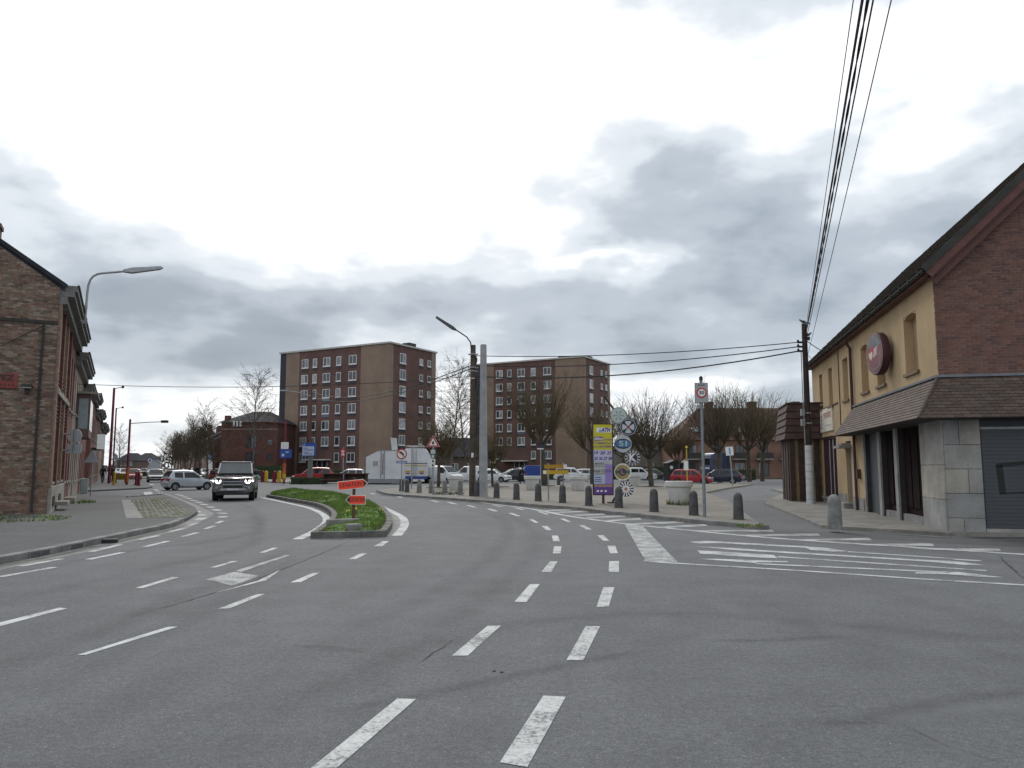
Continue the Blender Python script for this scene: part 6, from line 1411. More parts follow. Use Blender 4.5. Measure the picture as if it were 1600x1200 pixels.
KIND = {
 'hatch':  dict(L=3.42, W=1.62, wb=2.34, r=.285, sill=.20, top=[(-1.71, .80), (-1.66, .90), (-1.2, .93), (.0, .89), (.62, .88), (1.2, .80), (1.55, .68), (1.70, .55)], cab=(-1.66, -1.30, .18, .95), H=1.46, belt=.88, k=.30, wins=[(-1.2, -.60), (-.50, .72)]),
 'super':  dict(L=4.1, W=1.76, wb=2.55, r=.31, sill=.22, top=[(-2.05, .80), (-1.98, .93), (-1.4, .97), (.2, .94), (.75, .92), (1.5, .84), (1.9, .70), (2.04, .56)], cab=(-1.98, -1.55, .30, 1.15), H=1.50, belt=.93, k=.30, wins=[(-1.65, -.95), (-.85, -.02), (.06, .92)]),
 'estate': dict(L=4.65, W=1.82, wb=2.75, r=.33, sill=.22, top=[(-2.32, .75), (-2.25, .98), (-1.6, 1.0), (.2, .95), (.85, .94), (1.8, .86), (2.15, .72), (2.31, .58)], cab=(-2.24, -1.75, .40, 1.25), H=1.50, belt=.95, k=.30, wins=[(-1.95, -1.15), (-1.05, -.10), (-.02, 1.0)]),
 'suv':    dict(L=4.4, W=1.85, wb=2.65, r=.35, sill=.28, top=[(-2.2, .85), (-2.13, 1.05), (-1.5, 1.08), (.2, 1.05), (.85, 1.04), (1.7, .98), (2.05, .84), (2.19, .65)], cab=(-2.12, -1.75, .35, 1.15), H=1.66, belt=1.05, k=.28, wins=[(-1.8, -1.05), (-.95, -.05), (.03, .92)]),
 'van':    dict(L=4.4, W=1.82, wb=2.7, r=.32, sill=.22, top=[(-2.2, 1.05), (-2.18, 1.06), (.2, 1.05), (.95, 1.03), (1.6, .98), (2.0, .86), (2.19, .62)], cab=(-2.18, -2.08, .55, 1.35), H=1.84, belt=1.05, k=.12, wins=[(.15, 1.0)]),
 'bigvan': dict(L=5.3, W=1.98, wb=3.3, r=.34, sill=.25, top=[(-2.65, 1.15), (-2.64, 1.16), (1.2, 1.15), (1.7, 1.12), (2.2, 1.02), (2.5, .88), (2.64, .65)], cab=(-2.64, -2.56, 1.05, 1.85), H=2.45, belt=1.15, k=.08, wins=[(.55, 1.5)]),
}
def car(label, kind, p, heading, paintm, group=None, lit=False, wheels=True, detail=True, name='parked_car', cat='car'):
    s = KIND[kind]; L, W = s['L'], s['W']; hw = W / 2; wb, r = s['wb'], s['r']
    t = thing(name, label, cat, p, heading, group)
    xf, xr = wb / 2 + .02, -wb / 2 + .02
    ar = r + .055
    xs = sorted(set([round(-L / 2 + L * i / 40, 4) for i in range(41)] + [round(c + ar * math.cos(PI * i / 10), 4) for c in (xf, xr) for i in range(11)]))
    def zb(x):
        z = s['sill'] + .10 * max(0, (abs(x) - L / 2 + .35) / .35) ** 2
        for c in (xf, xr):
            if abs(x - c) < ar: z = max(z, r * .95 + math.sqrt(max(0, ar * ar - (x - c) ** 2)))
        return z
    def hwid(x, u):     # u 0 bottom .. 1 top
        e = abs(x) / (L / 2); pl = 1 - .055 * e ** 3 - .11 * max(0, e - .86) / .14 * max(0, e - .86) / .14
        return hw * pl * (.955 + .045 * math.sin(PI * (.08 + .62 * u)) - .05 * max(0, u - .75) ** 2 * 4)
    K = 8; b = MB(); n = len(xs)
    for x in xs:
        z0, z1 = zb(x), lerp_pts(s['top'], x)
        for sd in (1, -1):
            for j in range(K + 1):
                u = j / K; z = z0 + (z1 - z0) * u; dx = 0
                if abs(x) > L / 2 - .01: dx = -math.copysign(.10 * (2 * u - .7) ** 2, x)
                b.v.append((x + dx, sd * hwid(x, (z - .2) / (z1 - .2)), z))
    S = 2 * (K + 1)
    for i in range(n - 1):
        for j in range(K):
            a = i * S + j; b.f.append((a, a + S, a + S + 1, a + 1)); c = a + K + 1; b.f.append((c, c + 1, c + S + 1, c + S))
        a = i * S + K; c = a + K + 1; b.f.append((a, a + S, c + S, c)); a = i * S; c = a + K + 1; b.f.append((a, c, c + S, a + S))
    for i in (0, n - 1):
        for j in range(K): a = i * S + j; c = a + K + 1; b.f.append((a, a + 1, c + 1, c))
    b.mi = [0] * len(b.f)
    b.build('body', paintm, t, smooth=42)
    # inner black underside / arches
    MB().box(-L / 2 + .2, L / 2 - .2, -hw * .86, hw * .86, s['sill'] - .02, .62).build('underbody', M_TRIM, t)
    # cabin
    x0, x1, x2, x3 = s['cab']; H, belt, k = s['H'], s['belt'], s['k']
    nx = 20; cx = sorted(set([x0 + (x3 - x0) * i / nx for i in range(nx + 1)] + [x1, x2])); wb0 = hwid(0, 1) * .985
    def roofz(x):
        if x < x1: u = max(0.0, (x - x0) / (x1 - x0)); return belt - .04 + (H - .05 - belt + .04) * (u ** .8)
        if x > x2: u = max(0.0, (x3 - x) / (x3 - x2)); return belt - .04 + (H - .03 - belt + .04) * (u ** .88)
        u = (x - x1) / (x2 - x1); return H - .05 + (.02 * u) + .05 * math.sin(PI * u)
    def cw(x, z): 
        e = max(0, (x - x2) / (x3 - x2)) * .05 + max(0, (x1 - x) / (x1 - x0)) * .05
        return wb0 * (1 - e) - k * (z - belt) * (1.0 if z < H - .1 else 1.0)
    c = MB(); J = 6
    for x in cx:
        zt = roofz(x); row = []
        for j in range(J + 1): z = belt - .06 + (zt - .03 - belt + .06) * j / J; row.append((x, cw(x, z), z))
        w = cw(x, zt); row += [(x, w * .93, zt + .005), (x, w * .6, zt + .03), (x, 0, zt + .04)]
        c.v += row + [(a, -y, z) for a, y, z in row[::-1][1:]]
    S = 2 * (J + 4) - 1
    for i in range(len(cx) - 1):
        for j in range(S - 1): a = i * S + j; c.f.append((a, a + S, a + S + 1, a + 1)); c.mi.append(0)
    c.build('cabin', paintm, t, smooth=35)
    def side_pt(x, z, sd, o=.006): return (x, sd * (cw(x, z) + o), z)
    for sd in (1, -1):
        for (a, d) in s['wins']:
            pts = []
            m_ = 5
            for i in range(m_ + 1): x = a + (d - a) * i / m_; pts.append((x, belt + .03))
            topp = []
            for i in range(m_ + 1): x = a + (d - a) * i / m_; topp.append((x, max(belt + .05, min(roofz(x) - .10, H - .14))))
            vs = [side_pt(x, z, sd) for x, z in pts] + [side_pt(x, z, sd) for x, z in topp]
            MB().add(vs, [(i, i + 1, m_ + 2 + i, m_ + 1 + i) for i in range(m_)]).build('side_window', M_CGL, t)
    def screen(xa, xb, nm, lo=.12, hi=.92):
        vs = []; m_ = 6
        for i in range(m_ + 1):
            x = xa + (xb - xa) * (lo + (hi - lo) * i / m_); z = roofz(x); w = cw(x, z) * .90
            vs += [(x, y * w, z + .012 + (.04 if abs(y) < .1 else .028 if abs(y) < .7 else .006)) for y in (-1, -.62, 0, .62, 1)]
        dx = .012 if xb < xa else -.012
        MB().add([(x - dx * (0 if nm else 0), y, z) for x, y, z in vs], [(i * 5 + j, i * 5 + j + 1, i * 5 + j + 6, i * 5 + j + 5) for i in range(m_) for j in range(4)]).build(nm, M_CGL, t, smooth=60)
    screen(x3, x2, 'windscreen')
    if kind not in ('bigvan',): screen(x0, x1, 'rear_window', .18, .9)
    if wheels:
        for x in (xf, xr):
            for sd in (1, -1): wheel_parts(t, x, sd * (hw - .115), r, sd)
    # lamps, grille, plates, mirrors
    fx = L / 2; zt = s['top'][-1][1]
    for sd in (1, -1):
        MB().box(fx - .36, fx - .055, sd * (hw * .82) - .16, sd * (hw * .82) + .16, zt + .02, zt + .16, M=None).build('headlight', M_LIT if lit else M_LAMPC, t, bevel=.04)
        tz = s['top'][0][1]
        MB().box(-fx + .0, -fx + .24, sd * (hw * .80) - .12, sd * (hw * .80) + .12, tz - .10, tz + .10).build('tail_light', M_TAIL, t, bevel=.03)
        mz = belt + .05
        mm = MB().box(x3 - .42, x3 - .28, min(sd * (wb0 + .02), sd * (wb0 + .2)), max(sd * (wb0 + .02), sd * (wb0 + .2)), mz, mz + .14).build('wing_mirror', paintm, t, bevel=.03)
        if detail:
            for (a, d) in s['wins'][-2:]:
                MB().box(a + .08, a + .26, sd * hw * .985 - .02, sd * hw * .985 + .02, belt - .14, belt - .11).build('door_handle', paintm, t)
            MB().box(xr + ar, xf - ar, min(sd * hw * .93, sd * hw * .975), max(sd * hw * .93, sd * hw * .975), s['sill'] - .01, s['sill'] + .10).build('sill_trim', M_TRIM, t)
    MB().box(fx - .16, fx - .035, -.42, .42, zt - .12, zt - .02).box(fx - .16, fx - .02, -.5, .5, zt - .30, zt - .20).build('grille', M_TRIM, t)
    MB().box(fx - .05, fx - .008, -.26, .26, zt - .18, zt - .07).build('number_plate', M_PLATE, t); MB().box(-fx + .02, -fx + .06, -.26, .26, .58, .70).build('number_plate', M_PLATE, t)
    return t
def face(px, yaw_deg):   # heading given in degrees from +X (counter-clockwise)
    return R(yaw_deg)
P_SILV = paint('paint_silverblue', (.42, .46, .50), .35); P_RED = paint('paint_red', (.32, .012, .02)); P_WHITE = paint('paint_white', (.66, .67, .68)); P_BLACK = paint('paint_black', (.012, .013, .016)); P_GREY = paint('paint_grey', (.12, .125, .13), .4); P_BLUE = paint('paint_darkblue', (.012, .018, .04), .2); P_GREEN = paint('paint_darkgreen', (.02, .03, .028)); P_SIL2 = paint('paint_silver', (.40, .41, .42), .5)
# silver three-door hatchback turning at the junction
p = G(292, 765.5); car('small silver blue three door hatchback crossing the junction', 'hatch', (p.x, p.y, 0), R(44), P_SILV, name='hatchback_car')
# dark car coming up the left street
p = Vector((X_(247, 90), 88, 0)); car('dark grey car coming up the left street with pale bonnet', 'super', (p.x, p.y + 2, 0), R(-62), P_GREY, name='approaching_car')
# parked in the left street
for i, (px, py, kd, m, a, lab) in enumerate([(203, 750.5, 'super', P_RED, -60, 'bright red parked car beside the red lamp post, left street'), (190, 746, 'super', P_SIL2, -60, 'silver parked car behind the red one, left street'), (183, 743, 'super', P_WHITE, -60, 'white parked car further down the left street'),
        (318, 746, 'super', P_WHITE, -62, 'white car parked right of the tree row, behind the hatchback'), (330, 749, 'super', P_RED, 118, 'dark red car parked behind the silver hatchback and the off-roader'), (303, 744, 'suv', P_BLACK, -62, 'black car parked under the row of bare trees'), (288, 742.5, 'super', P_SIL2, -62, 'silver car parked further down the tree row'), (275, 740.6, 'super', P_WHITE, -62, 'pale car parked near the end of the tree row'), (264, 739.5, 'super', P_RED, -62, 'red car parked at the far end of the tree row'),
        (222, 741, 'super', P_GREY, -62, 'grey car waiting far down the left street')]):
    p = G(px, py); car(lab, kd, (p.x, p.y + 1, 0), R(a), m, 'cars in the left street', wheels=True, detail=False)
# red car and silver car before the flats
car('shiny red estate car parked in front of the first flats', 'suv', (X_(492, 84), 84, .0), R(186), P_RED); car('pale silver car parked behind the picnic table', 'super', (X_(549, 92), 92, 0), R(176), P_SIL2)
# parking row behind the plaza
for px, yd, kd, m, a, lab in [(694, 84, 'van', P_WHITE, -35, 'white van facing the plaza with tall windscreen'), (733, 92, 'van', P_WHITE, 178, 'long white van partly hidden by the old pole'), (771, 90, 'super', P_WHITE, -20, 'white car right of the concrete pole'), (802, 94, 'super', P_BLACK, 200, 'black car parked next to the cyclist'), (829, 98, 'suv', P_WHITE, 20, 'white car mostly hidden by the blue container'), (893, 96, 'suv', P_WHITE, -12, 'white car behind the ochre boards with bright bonnet'),
                        (921, 99, 'super', P_SIL2, -15, 'silver car beside the fair banner'), (998, 98, 'suv', P_WHITE, -14, 'white crossover seen between emblems and bare tree'), (1021, 104, 'super', P_GREEN, -14, 'dark green car right of the white crossover')]:
    car(lab, kd, (X_(px, yd), yd, 0), R(a), m, 'cars in the plaza car park', detail=False)
car('red car parked behind the big planter', 'super', (X_(1079, 77), 77, 0), R(-22), P_RED); car('black estate car parked right of the red one', 'estate', (X_(1122, 81), 81, 0), R(160), P_BLUE)

# ---- off-roader driving towards us
def offroader():
    q = G(363, 783); hd = math.atan2(-q.y, -q.x) - R(4)
    t = thing('offroad_car', 'boxy bronze grey off-roader with lit headlights driving towards us', 'car', (q.x, q.y, 0) , hd)
    M_SP = paint('paint_bronze', (.14, .13, .135), .5, .28); M_ROOFW = paint('paint_roof', (.55, .56, .57)); M_SKID = mat('skid_silver', (.33, .34, .37), .4, .5, .06)
    XF = 0.05
    def loft(secs, m, nm, smooth=38):
        """secs: list of (x, [(y,z)...]) half sections from bottom to top centre"""
        b = MB(); n = len(secs[0][1])
        for x, sec in secs: b.v += [(x, y, z) for y, z in sec] + [(x, -y, z) for y, z in sec[::-1]]
        for i in range(len(secs) - 1):
            for j in range(2 * n - 1): a = i * 2 * n + j; b.f.append((a, a + 2 * n, a + 2 * n + 1, a + 1))
        b.f.append(tuple(range(2 * n))); b.f.append(tuple(range((len(secs) - 1) * 2 * n, len(secs) * 2 * n))[::-1]); b.mi = [0] * len(b.f)
        return b.build(nm, m, t, smooth=smooth)
    # nose: x=0 is the front face, body runs to x=-4.75
    body = lambda s, zt, dz=0: [(.70 * s, .42), (.93 * s, .46), (.99 * s, .62), (1.0 * s, .85), (.985 * s, zt - .14), (.95 * s, zt - .06), (.78 * s, zt), (.0, zt + .015)]
    loft([(0, body(.93, 1.12)), (-.06, body(.965, 1.16)), (-.25, body(.99, 1.19)), (-.7, body(1, 1.22)), (-1.25, body(1, 1.25)), (-1.45, body(1, 1.27)), (-3.2, body(1, 1.27)), (-4.6, body(.99, 1.27)), (-4.75, body(.96, 1.25))], M_SP, 'body')
    cab = lambda wb, wt, zt: [(wb, 1.22), (wb - .01, 1.32), (wt + .03, zt - .10), (wt, zt - .04), (wt * .86, zt), (0, zt + .015)]
    loft([(-1.28, cab(.86, .86, 1.30)), (-1.36, cab(.865, .83, 1.40)), (-1.74, cab(.88, .76, 1.86)), (-1.84, cab(.88, .745, 1.91)), (-3.0, cab(.88, .745, 1.95)), (-4.4, cab(.88, .745, 1.93)), (-4.7, cab(.86, .73, 1.88))], M_SP, 'cabin')
    MB().box(-4.66, -1.80, -.72, .72, 1.93, 1.975).build('roof_panel', M_ROOFW, t, bevel=.03)
    MB().box(-4.5, -1.95, -.74, -.68, 1.97, 2.03).build('roof_rail', M_SLATE, t); MB().box(-4.5, -1.95, .68, .74, 1.97, 2.03).build('roof_rail', M_SLATE, t)
    MB().box(-3.9, -3.84, -.02, .02, 1.97, 2.1).build('antenna', M_SLATE, t)
    # windscreen plane
    v = [(-1.315, y, 1.345) for y in (-.80, .80)] + [(-1.735, y, 1.86) for y in (.725, -.725)]
    o = Vector((.77, 0, .63)) * .05
    MB().add([Vector(a) + o for a in v] , [(0, 1, 2, 3)]).build('windscreen', glass('windscreen_glass', (.035, .05, .062), .08, 1.0), t)
    for sd in (1, -1):
        MB().add([Vector((-1.33, sd * .80, 1.34)) + o * 1.2, Vector((-1.33, sd * .87, 1.34)) + o, Vector((-1.75, sd * .79, 1.87)) + o, Vector((-1.75, sd * .725, 1.87)) + o * 1.2], [(0, 1, 2, 3)]).build('pillar', M_ROOFW, t)
        for a, d in ((-1.75, -2.55), (-2.65, -3.5), (-3.6, -4.4)):
            MB().add([(a, sd * .885, 1.34), (d, sd * .885, 1.34), (d, sd * .785, 1.84), (a - (.12 if a > -2 else 0), sd * .785, 1.84)], [(0, 1, 2, 3)]).build('side_window', M_CGL, t)
        wm = MB().box(-1.62, -1.42, sd * 1.12 - .12, sd * 1.12 + .12, 1.30, 1.52).build('wing_mirror', M_TRIM, t, bevel=.04); MB().box(-1.56, -1.5, min(sd * .9, sd * 1.1), max(sd * .9, sd * 1.1), 1.30, 1.36).build('mirror_stalk', M_TRIM, wm)
        # headlights: rounded square with lit ring
        c = Vector((.012, sd * .70, .99))
        h = MB().lathe([(.17, 0), (.16, .03)], 20, M=Matrix.Translation(c - Vector((.02, 0, 0))) @ Matrix.Rotation(PI / 2, 4, 'Y')).build('headlight', M_TRIM, t)
        ring = MB(); n = 14
        P = [(.135 * math.cos(a), .125 * math.sin(a)) for a in [R(150 + 240 * i / n) for i in range(n + 1)]]; Q = [(.075 * math.cos(a), .065 * math.sin(a)) for a in [R(150 + 240 * i / n) for i in range(n + 1)]]
        ring.add([(.028, c.y + y, c.z + z) for y, z in P] + [(.03, c.y + y, c.z + z) for y, z in Q], [(i, i + 1, n + 2 + i, n + 1 + i) for i in range(n)]).build('light_ring', M_LIT, h)
        MB().box(.015, .026, c.y + sd * .08 - .055, c.y + sd * .08 + .055, c.z - .04, c.z + .04).build('main_beam', M_LIT, h)
        MB().lathe([(.045, 0), (.045, .02)], 12, M=Matrix.Translation((-.02, sd * .93, 1.0)) @ Matrix.Rotation(PI / 2, 4, 'Y')).build('indicator', M_LIT, t)
        MB().box(-.02, .045, sd * .66 - .16, sd * .66 + .16, .60, .72).build('bumper_inlet', M_SKID, t, bevel=.02); MB().box(.03, .05, sd * .62 - .09, sd * .62 + .09, .63, .69).build('fog_slot', M_TRIM, t)
        for x in (-.88, -3.9):
            arc = MB(); n = 12
            for i in range(n + 1):
                a = PI * i / n; arc.v += [(x + .50 * math.cos(a), sd * 1.01, .40 + .50 * math.sin(a)), (x + .40 * math.cos(a), sd * 1.01, .40 + .40 * math.sin(a)), (x + .50 * math.cos(a), sd * .90, .40 + .50 * math.sin(a)), (x + .40 * math.cos(a), sd * .90, .40 + .40 * math.sin(a))]
            for i in range(n): a = i * 4; arc.f += [(a, a + 4, a + 5, a + 1), (a, a + 2, a + 6, a + 4), (a + 1, a + 5, a + 7, a + 3)]
            arc.mi = [0] * len(arc.f); arc.build('arch_trim', M_TRIM, t)
            wheel_parts(t, x, sd * .87, .395, sd, .27)
        MB().box(-3.3, -1.45, min(sd * .9, sd * 1.01), max(sd * .9, sd * 1.01), .36, .46).build('sill_trim', M_TRIM, t)
    MB().box(-.03, .03, -.46, .46, 1.0, 1.09).build('grille_slot', M_TRIM, t, bevel=.01); MB().box(-.03, .025, -.46, .46, .86, .93).build('grille_slot', M_TRIM, t, bevel=.01)
    MB().box(-.03, .034, -.48, .48, .935, .995).build('grille_bar', M_SKID, t); MB().box(-.03, .028, -.47, .47, .79, .855).build('grille_bar', M_SKID, t)
    MB().box(-.06, .03, -.45, .45, .64, .785).build('lower_intake', M_BLACK, t)
    MB().box(-.08, .06, -.62, .62, .50, .63).add([(-.1, -.8, .5), (.04, -.62, .5), (.04, -.62, .7), (-.1, -.8, .7)], [(0, 1, 2, 3)]).add([(-.1, .8, .5), (.04, .62, .5), (.04, .62, .7), (-.1, .8, .7)], [(0, 1, 2, 3)]).build('bumper', M_SKID, t, bevel=.03)
    MB().box(.06, .075, -.28, .28, .535, .635).build('number_plate', M_PLATE, t); MB().box(-.4, .0, -.8, .8, .30, .49).build('skid_panel', M_BLACK, t)
    MB().box(.031, .036, .3, .42, 1.03, 1.06).build('badge', M_SKID, t)
    MB().box(-4.6, -.15, -.75, .75, .32, .6).build('underbody', M_BLACK, t)
    # bonnet ridge and cowl
    MB().box(-1.2, -.18, -.42, .42, 1.20, 1.245).build('bonnet_panel', M_SP, t, bevel=.03); MB().box(-1.34, -1.2, -.8, .8, 1.27, 1.30).build('cowl', M_TRIM, t)
    MB().tube([(-1.28, -.6, 1.33), (-1.36, .1, 1.40)], .014, 4).build('wiper', M_TRIM, t); MB().tube([(-1.28, .05, 1.33), (-1.36, .7, 1.40)], .014, 4).build('wiper', M_TRIM, t)
offroader()

# ---- white sales trailer and box truck
yt = 79
x = X_(573, yt); 
tr = thing('sales_trailer', 'white sales trailer with sloping end and small window', 'trailer', (x, yt, .1), 0)
M_TW = mat('trailer_white', (.60, .62, .64), .5, var=.06, scale=1); M_TG = mat('trailer_grey', (.24, .25, .26), .6, var=.1)
pts = [(0, .42), (3.72, .42), (3.72, 3.25), (1.6, 3.25), (1.1, 3.2), (0, 2.65)]
MB().prism(pts, 0, 2.3, M=Matrix.Translation((0, 2.3, 0)) @ Matrix.Rotation(PI / 2, 4, 'X')).build('body', M_TW, tr)
MB().box(.7, 1.2, -.02, 0, 1.75, 2.25).build('hatch', mat('hatch_grey', (.33, .33, .34), .5, var=.2), tr)
for xx in (1.5, 1.85): MB().box(xx, xx + .08, -.06, 0, .4, 3.3).build('post', M_TG, tr)
MB().box(1.7, 1.76, -.05, 0, .9, 3.0).build('awning_pole', M_PRED, tr)
MB().box(-.1, 4.1, -.3, 2.2, .0, .40).build('skirt', M_TG, tr)
for xx in (.9, 2.8): MB().lathe([(.3, 0), (.3, .2)], 16, M=Matrix.Translation((xx, .3, .28)) @ Matrix.Rotation(PI / 2, 4, 'X')).build('wheel', M_RUBBER, tr)
MB().box(-.35, 0, -.1, .3, .35, .6).build('drawbar', M_TG, tr)
MB().box(1.2, 3.7, .1, 2.2, 3.26, 3.36).build('roof_edge', M_TG, tr); MB().add([(2.55, .5, 3.35), (3.15, .4, 3.35), (3.05, .3, 4.6), (2.4, .4, 4.65), (2.55, .6, 3.35), (3.15, .5, 3.35), (3.05, .4, 4.6), (2.4, .5, 4.65)], [(0, 1, 2, 3), (4, 7, 6, 5), (0, 4, 5, 1), (1, 5, 6, 2), (2, 6, 7, 3), (3, 7, 4, 0)]).build('roof_flap', M_TW, tr)
yb_ = 83; xb = X_(631, yb_)
bt = thing('box_truck', 'white box truck seen from behind with ladder and red yellow markers', 'truck', (xb, yb_, 0), 0)
MB().prism([(0, .75), (2.62, .75), (2.62, 3.3), (2.25, 3.75), (.3, 3.75), (0, 3.5)], 0, 5.5, M=Matrix.Translation((0, 5.5, 0)) @ Matrix.Rotation(PI / 2, 4, 'X')).build('box_body', M_TW, bt)
MB().box(.05, 2.6, -.02, 0, 2.08, 2.16).build('stripe', mat('stripe_dark', (.06, .05, .08), .5), bt); MB().box(.05, 2.6, -.02, 0, 1.84, 1.93).build('stripe', M_OCH2, bt)
for xx in (.2, 1.7): MB().box(xx, xx + .55, -.05, 0, 1.2, 1.36).build('marker_board', M_OCH2, bt); MB().box(xx + .1, xx + .5, -.05, 0, 1.02, 1.12).build('tail_light', M_TAIL, bt)
for xx in (1.1, 1.4): MB().tube([(xx, -.12, .6), (xx, -.12, 3.9)], .025, 5).build('ladder_rail', M_STEEL, bt)
for k in range(11): MB().tube([(1.1, -.12, .8 + k * .28), (1.4, -.12, .8 + k * .28)], .018, 4).build('ladder_rung', M_STEEL, bt)
MB().box(.1, 2.55, -.1, .3, .45, .72).build('bumper', M_BLUE if 'M_BLUE' in globals() else M_SBL, bt)
MB().box(.05, 2.6, .2, 5.2, .5, .76).build('chassis', M_BLACK, bt)
for xx in (.1, 2.2): MB().lathe([(.42, 0), (.42, .32)], 18, M=Matrix.Translation((xx, 1.4, .42)) @ Matrix.Rotation(PI / 2, 4, 'Y')).build('wheel', M_RUBBER, bt); MB().lathe([(.42, 0), (.42, .32)], 18, M=Matrix.Translation((xx, 4.6, .42)) @ Matrix.Rotation(PI / 2, 4, 'Y')).build('wheel', M_RUBBER, bt)
MB().tube([(.2, .3, 3.75), (.2, .3, 4.0), (2.4, .3, 4.0), (2.4, .3, 3.75)], .03, 5).tube([(.2, 4, 3.75), (.2, 4, 4.0), (2.4, 4, 4.0), (2.4, 4, 3.75)], .03, 5).tube([(.2, .3, 4), (.2, 4, 4)], .03, 5).tube([(2.4, .3, 4), (2.4, 4, 4)], .03, 5).build('roof_rack', M_STEEL, bt)
# blue articulated tractor unit
yk = 100; 
bk = thing('blue_truck', 'dark blue truck tractor with tall cab parked before the red roofed housing', 'truck', (X_(1128, yk), yk, 0), R(195))
M_BT = paint('truck_blue', (.010, .016, .075)); 
MB().prism([(0, .9), (2.3, .9), (2.35, 1.9), (2.15, 3.2), (1.6, 3.55), (.0, 3.6)], 0, 2.4, M=Matrix.Translation((.2, 1.2, 0)) @ Matrix.Rotation(PI / 2, 4, 'X')).build('cab', M_BT, bk, bevel=.08)
MB().box(2.40, 2.58, -1.05, 1.05, 2.0, 2.85).build('windscreen', M_CGL, bk); MB().box(1.2, 2.1, -1.23, 1.23, 2.0, 2.75).build('side_window', M_CGL, bk)
MB().box(2.3, 2.6, -1.1, 1.1, 1.5, 1.75).build('grille_panel', mat('truck_white', (.5, .53, .6), .4), bk); MB().box(2.05, 2.4, -1.1, 1.1, 3.22, 3.4).build('sun_visor', MATS['truck_white'], bk)
MB().box(-3.2, 2.5, -1.0, 1.0, .55, .92).build('chassis', M_BLACK, bk); MB().box(-.55, .15, -1.15, 1.15, .9, 3.7).build('wind_deflector', mat('truck_dark', (.012, .014, .03), .5), bk)
for xx in (1.6, -2.2):
    for sd in (1, -1): wheel_parts(bk, xx, sd * 1.0, .5, sd, .32)
# ================================================================== PEOPLE
M_SKIN = mat('skin', (.36, .21, .15), .6, var=.05)
def person(label, p, rz, joints, colors, name='person', cat='person', group=None, hair=(.04, .025, .015)):
    """joints: dict of points; one continuous surface grown on the skeleton, clothing by height zones"""
    t = thing(name, label, cat, p, rz, group)
    me = bpy.data.meshes.new('body'); J = joints
    names = list(J); idx = {n: i for i, n in enumerate(names)}
    E = [('pelvis', 'waist'), ('waist', 'chest'), ('chest', 'neck'), ('neck', 'head'), ('head', 'crown'), ('chest', 'shl'), ('shl', 'ell'), ('ell', 'wrl'), ('wrl', 'hal'), ('chest', 'shr'), ('shr', 'elr'), ('elr', 'wrr'), ('wrr', 'har'), ('pelvis', 'hpl'), ('hpl', 'knl'), ('knl', 'anl'), ('anl', 'tol'), ('pelvis', 'hpr'), ('hpr', 'knr'), ('knr', 'anr'), ('anr', 'tor')]
    rad = dict(pelvis=.15, waist=.145, chest=.17, neck=.065, head=.105, crown=.085, shl=.08, ell=.06, wrl=.04, hal=.035, hpl=.10, knl=.07, anl=.05, tol=.045)
    me.from_pydata([J[n] for n in names], [(idx[a], idx[b]) for a, b in E], [])
    o = bpy.data.objects.new('body', me); col.objects.link(o); o.parent = t
    sk = o.modifiers.new('skin', 'SKIN'); o.modifiers.new('sub', 'SUBSURF').levels = 1; o.modifiers['sub'].render_levels = 1
    lay = me.skin_vertices[0] if me.skin_vertices else None
    if lay is None: 
        bpy.context.view_layer.objects.active = o; bpy.ops.mesh.customdata_skin_add(); lay = me.skin_vertices[0]
    for n in names:
        k = n if n in rad else n[:-1] + 'l'; r = rad[k]; lay.data[idx[n]].radius = (r, r * (.75 if n in ('pelvis', 'waist', 'chest') else 1)); lay.data[idx[n]].use_root = n == 'pelvis'
    bpy.context.view_layer.update()
    m2_ = bpy.data.meshes.new_from_object(o.evaluated_get(bpy.context.evaluated_depsgraph_get()))
    o.modifiers.clear(); o.data = m2_; m2_.name = 'body'; bpy.data.meshes.remove(me)
    m2_.materials.clear()
    for m in (colors[0], colors[1], M_SKIN, colors[2]): m2_.materials.append(m)
    hip = J['pelvis'][2] - .04; nk = J['neck'][2] + .02
    hands = [Vector(J['hal']), Vector(J['har']), Vector(J['wrl']), Vector(J['wrr'])]; feet = [Vector(J['tol']), Vector(J['tor']), Vector(J['anl']), Vector(J['anr'])]
    for f in m2_.polygons:
        f.use_smooth = True; c = f.center
        if c.z > nk: f.material_index = 2
        elif min((c - h).length for h in hands) < .06: f.material_index = 2
        elif min((c - q).length for q in feet) < .09: f.material_index = 3
        elif c.z < hip: f.material_index = 1
    # fingers, nose, hair
    for s in ('l', 'r'):
        h = Vector(J['ha' + s]); w = Vector(J['wr' + s]); d = (h - w).normalized(); a = d.cross(Vector((1, 0, 0))).normalized()
        fb = MB()
        for k in range(4): q = h + a * (-.03 + .02 * k); L = (.07, .08, .075, .06)[k]; fb.tube([q, q + d * L * .6, q + d * L + Vector((.015, 0, 0))], [.010, .009, .007], 5)
        q = w + (h - w) * .5 + a * .04; fb.tube([q, q + d * .04 + a * .03, q + d * .07 + a * .035], [.011, .010, .008], 5)
        fb.build('fingers', M_SKIN, t)
    hh = Vector(J['head']); hb = MB()
    hb.lathe([(.112, -.03), (.125, .03), (.115, .10), (.07, .15), (.0, .165)], 14, M=Matrix.Translation(hh + Vector((-.015, 0, .035)))).build('hair', mat('hair_%d' % int(hair[0] * 1000), hair, .8, var=.2), t, smooth=60)
    MB().tube([hh + Vector((.10, 0, .02)), hh + Vector((.135, 0, -.02))], [.012, .018], 5).box(hh.x + .094, hh.x + .104, hh.y - .05, hh.y - .025, hh.z + .02, hh.z + .04).box(hh.x + .094, hh.x + .104, hh.y + .025, hh.y + .05, hh.z + .02, hh.z + .04).box(hh.x + .092, hh.x + .102, hh.y - .03, hh.y + .03, hh.z - .065, hh.z - .05).build('face', M_SKIN, t)
    return t
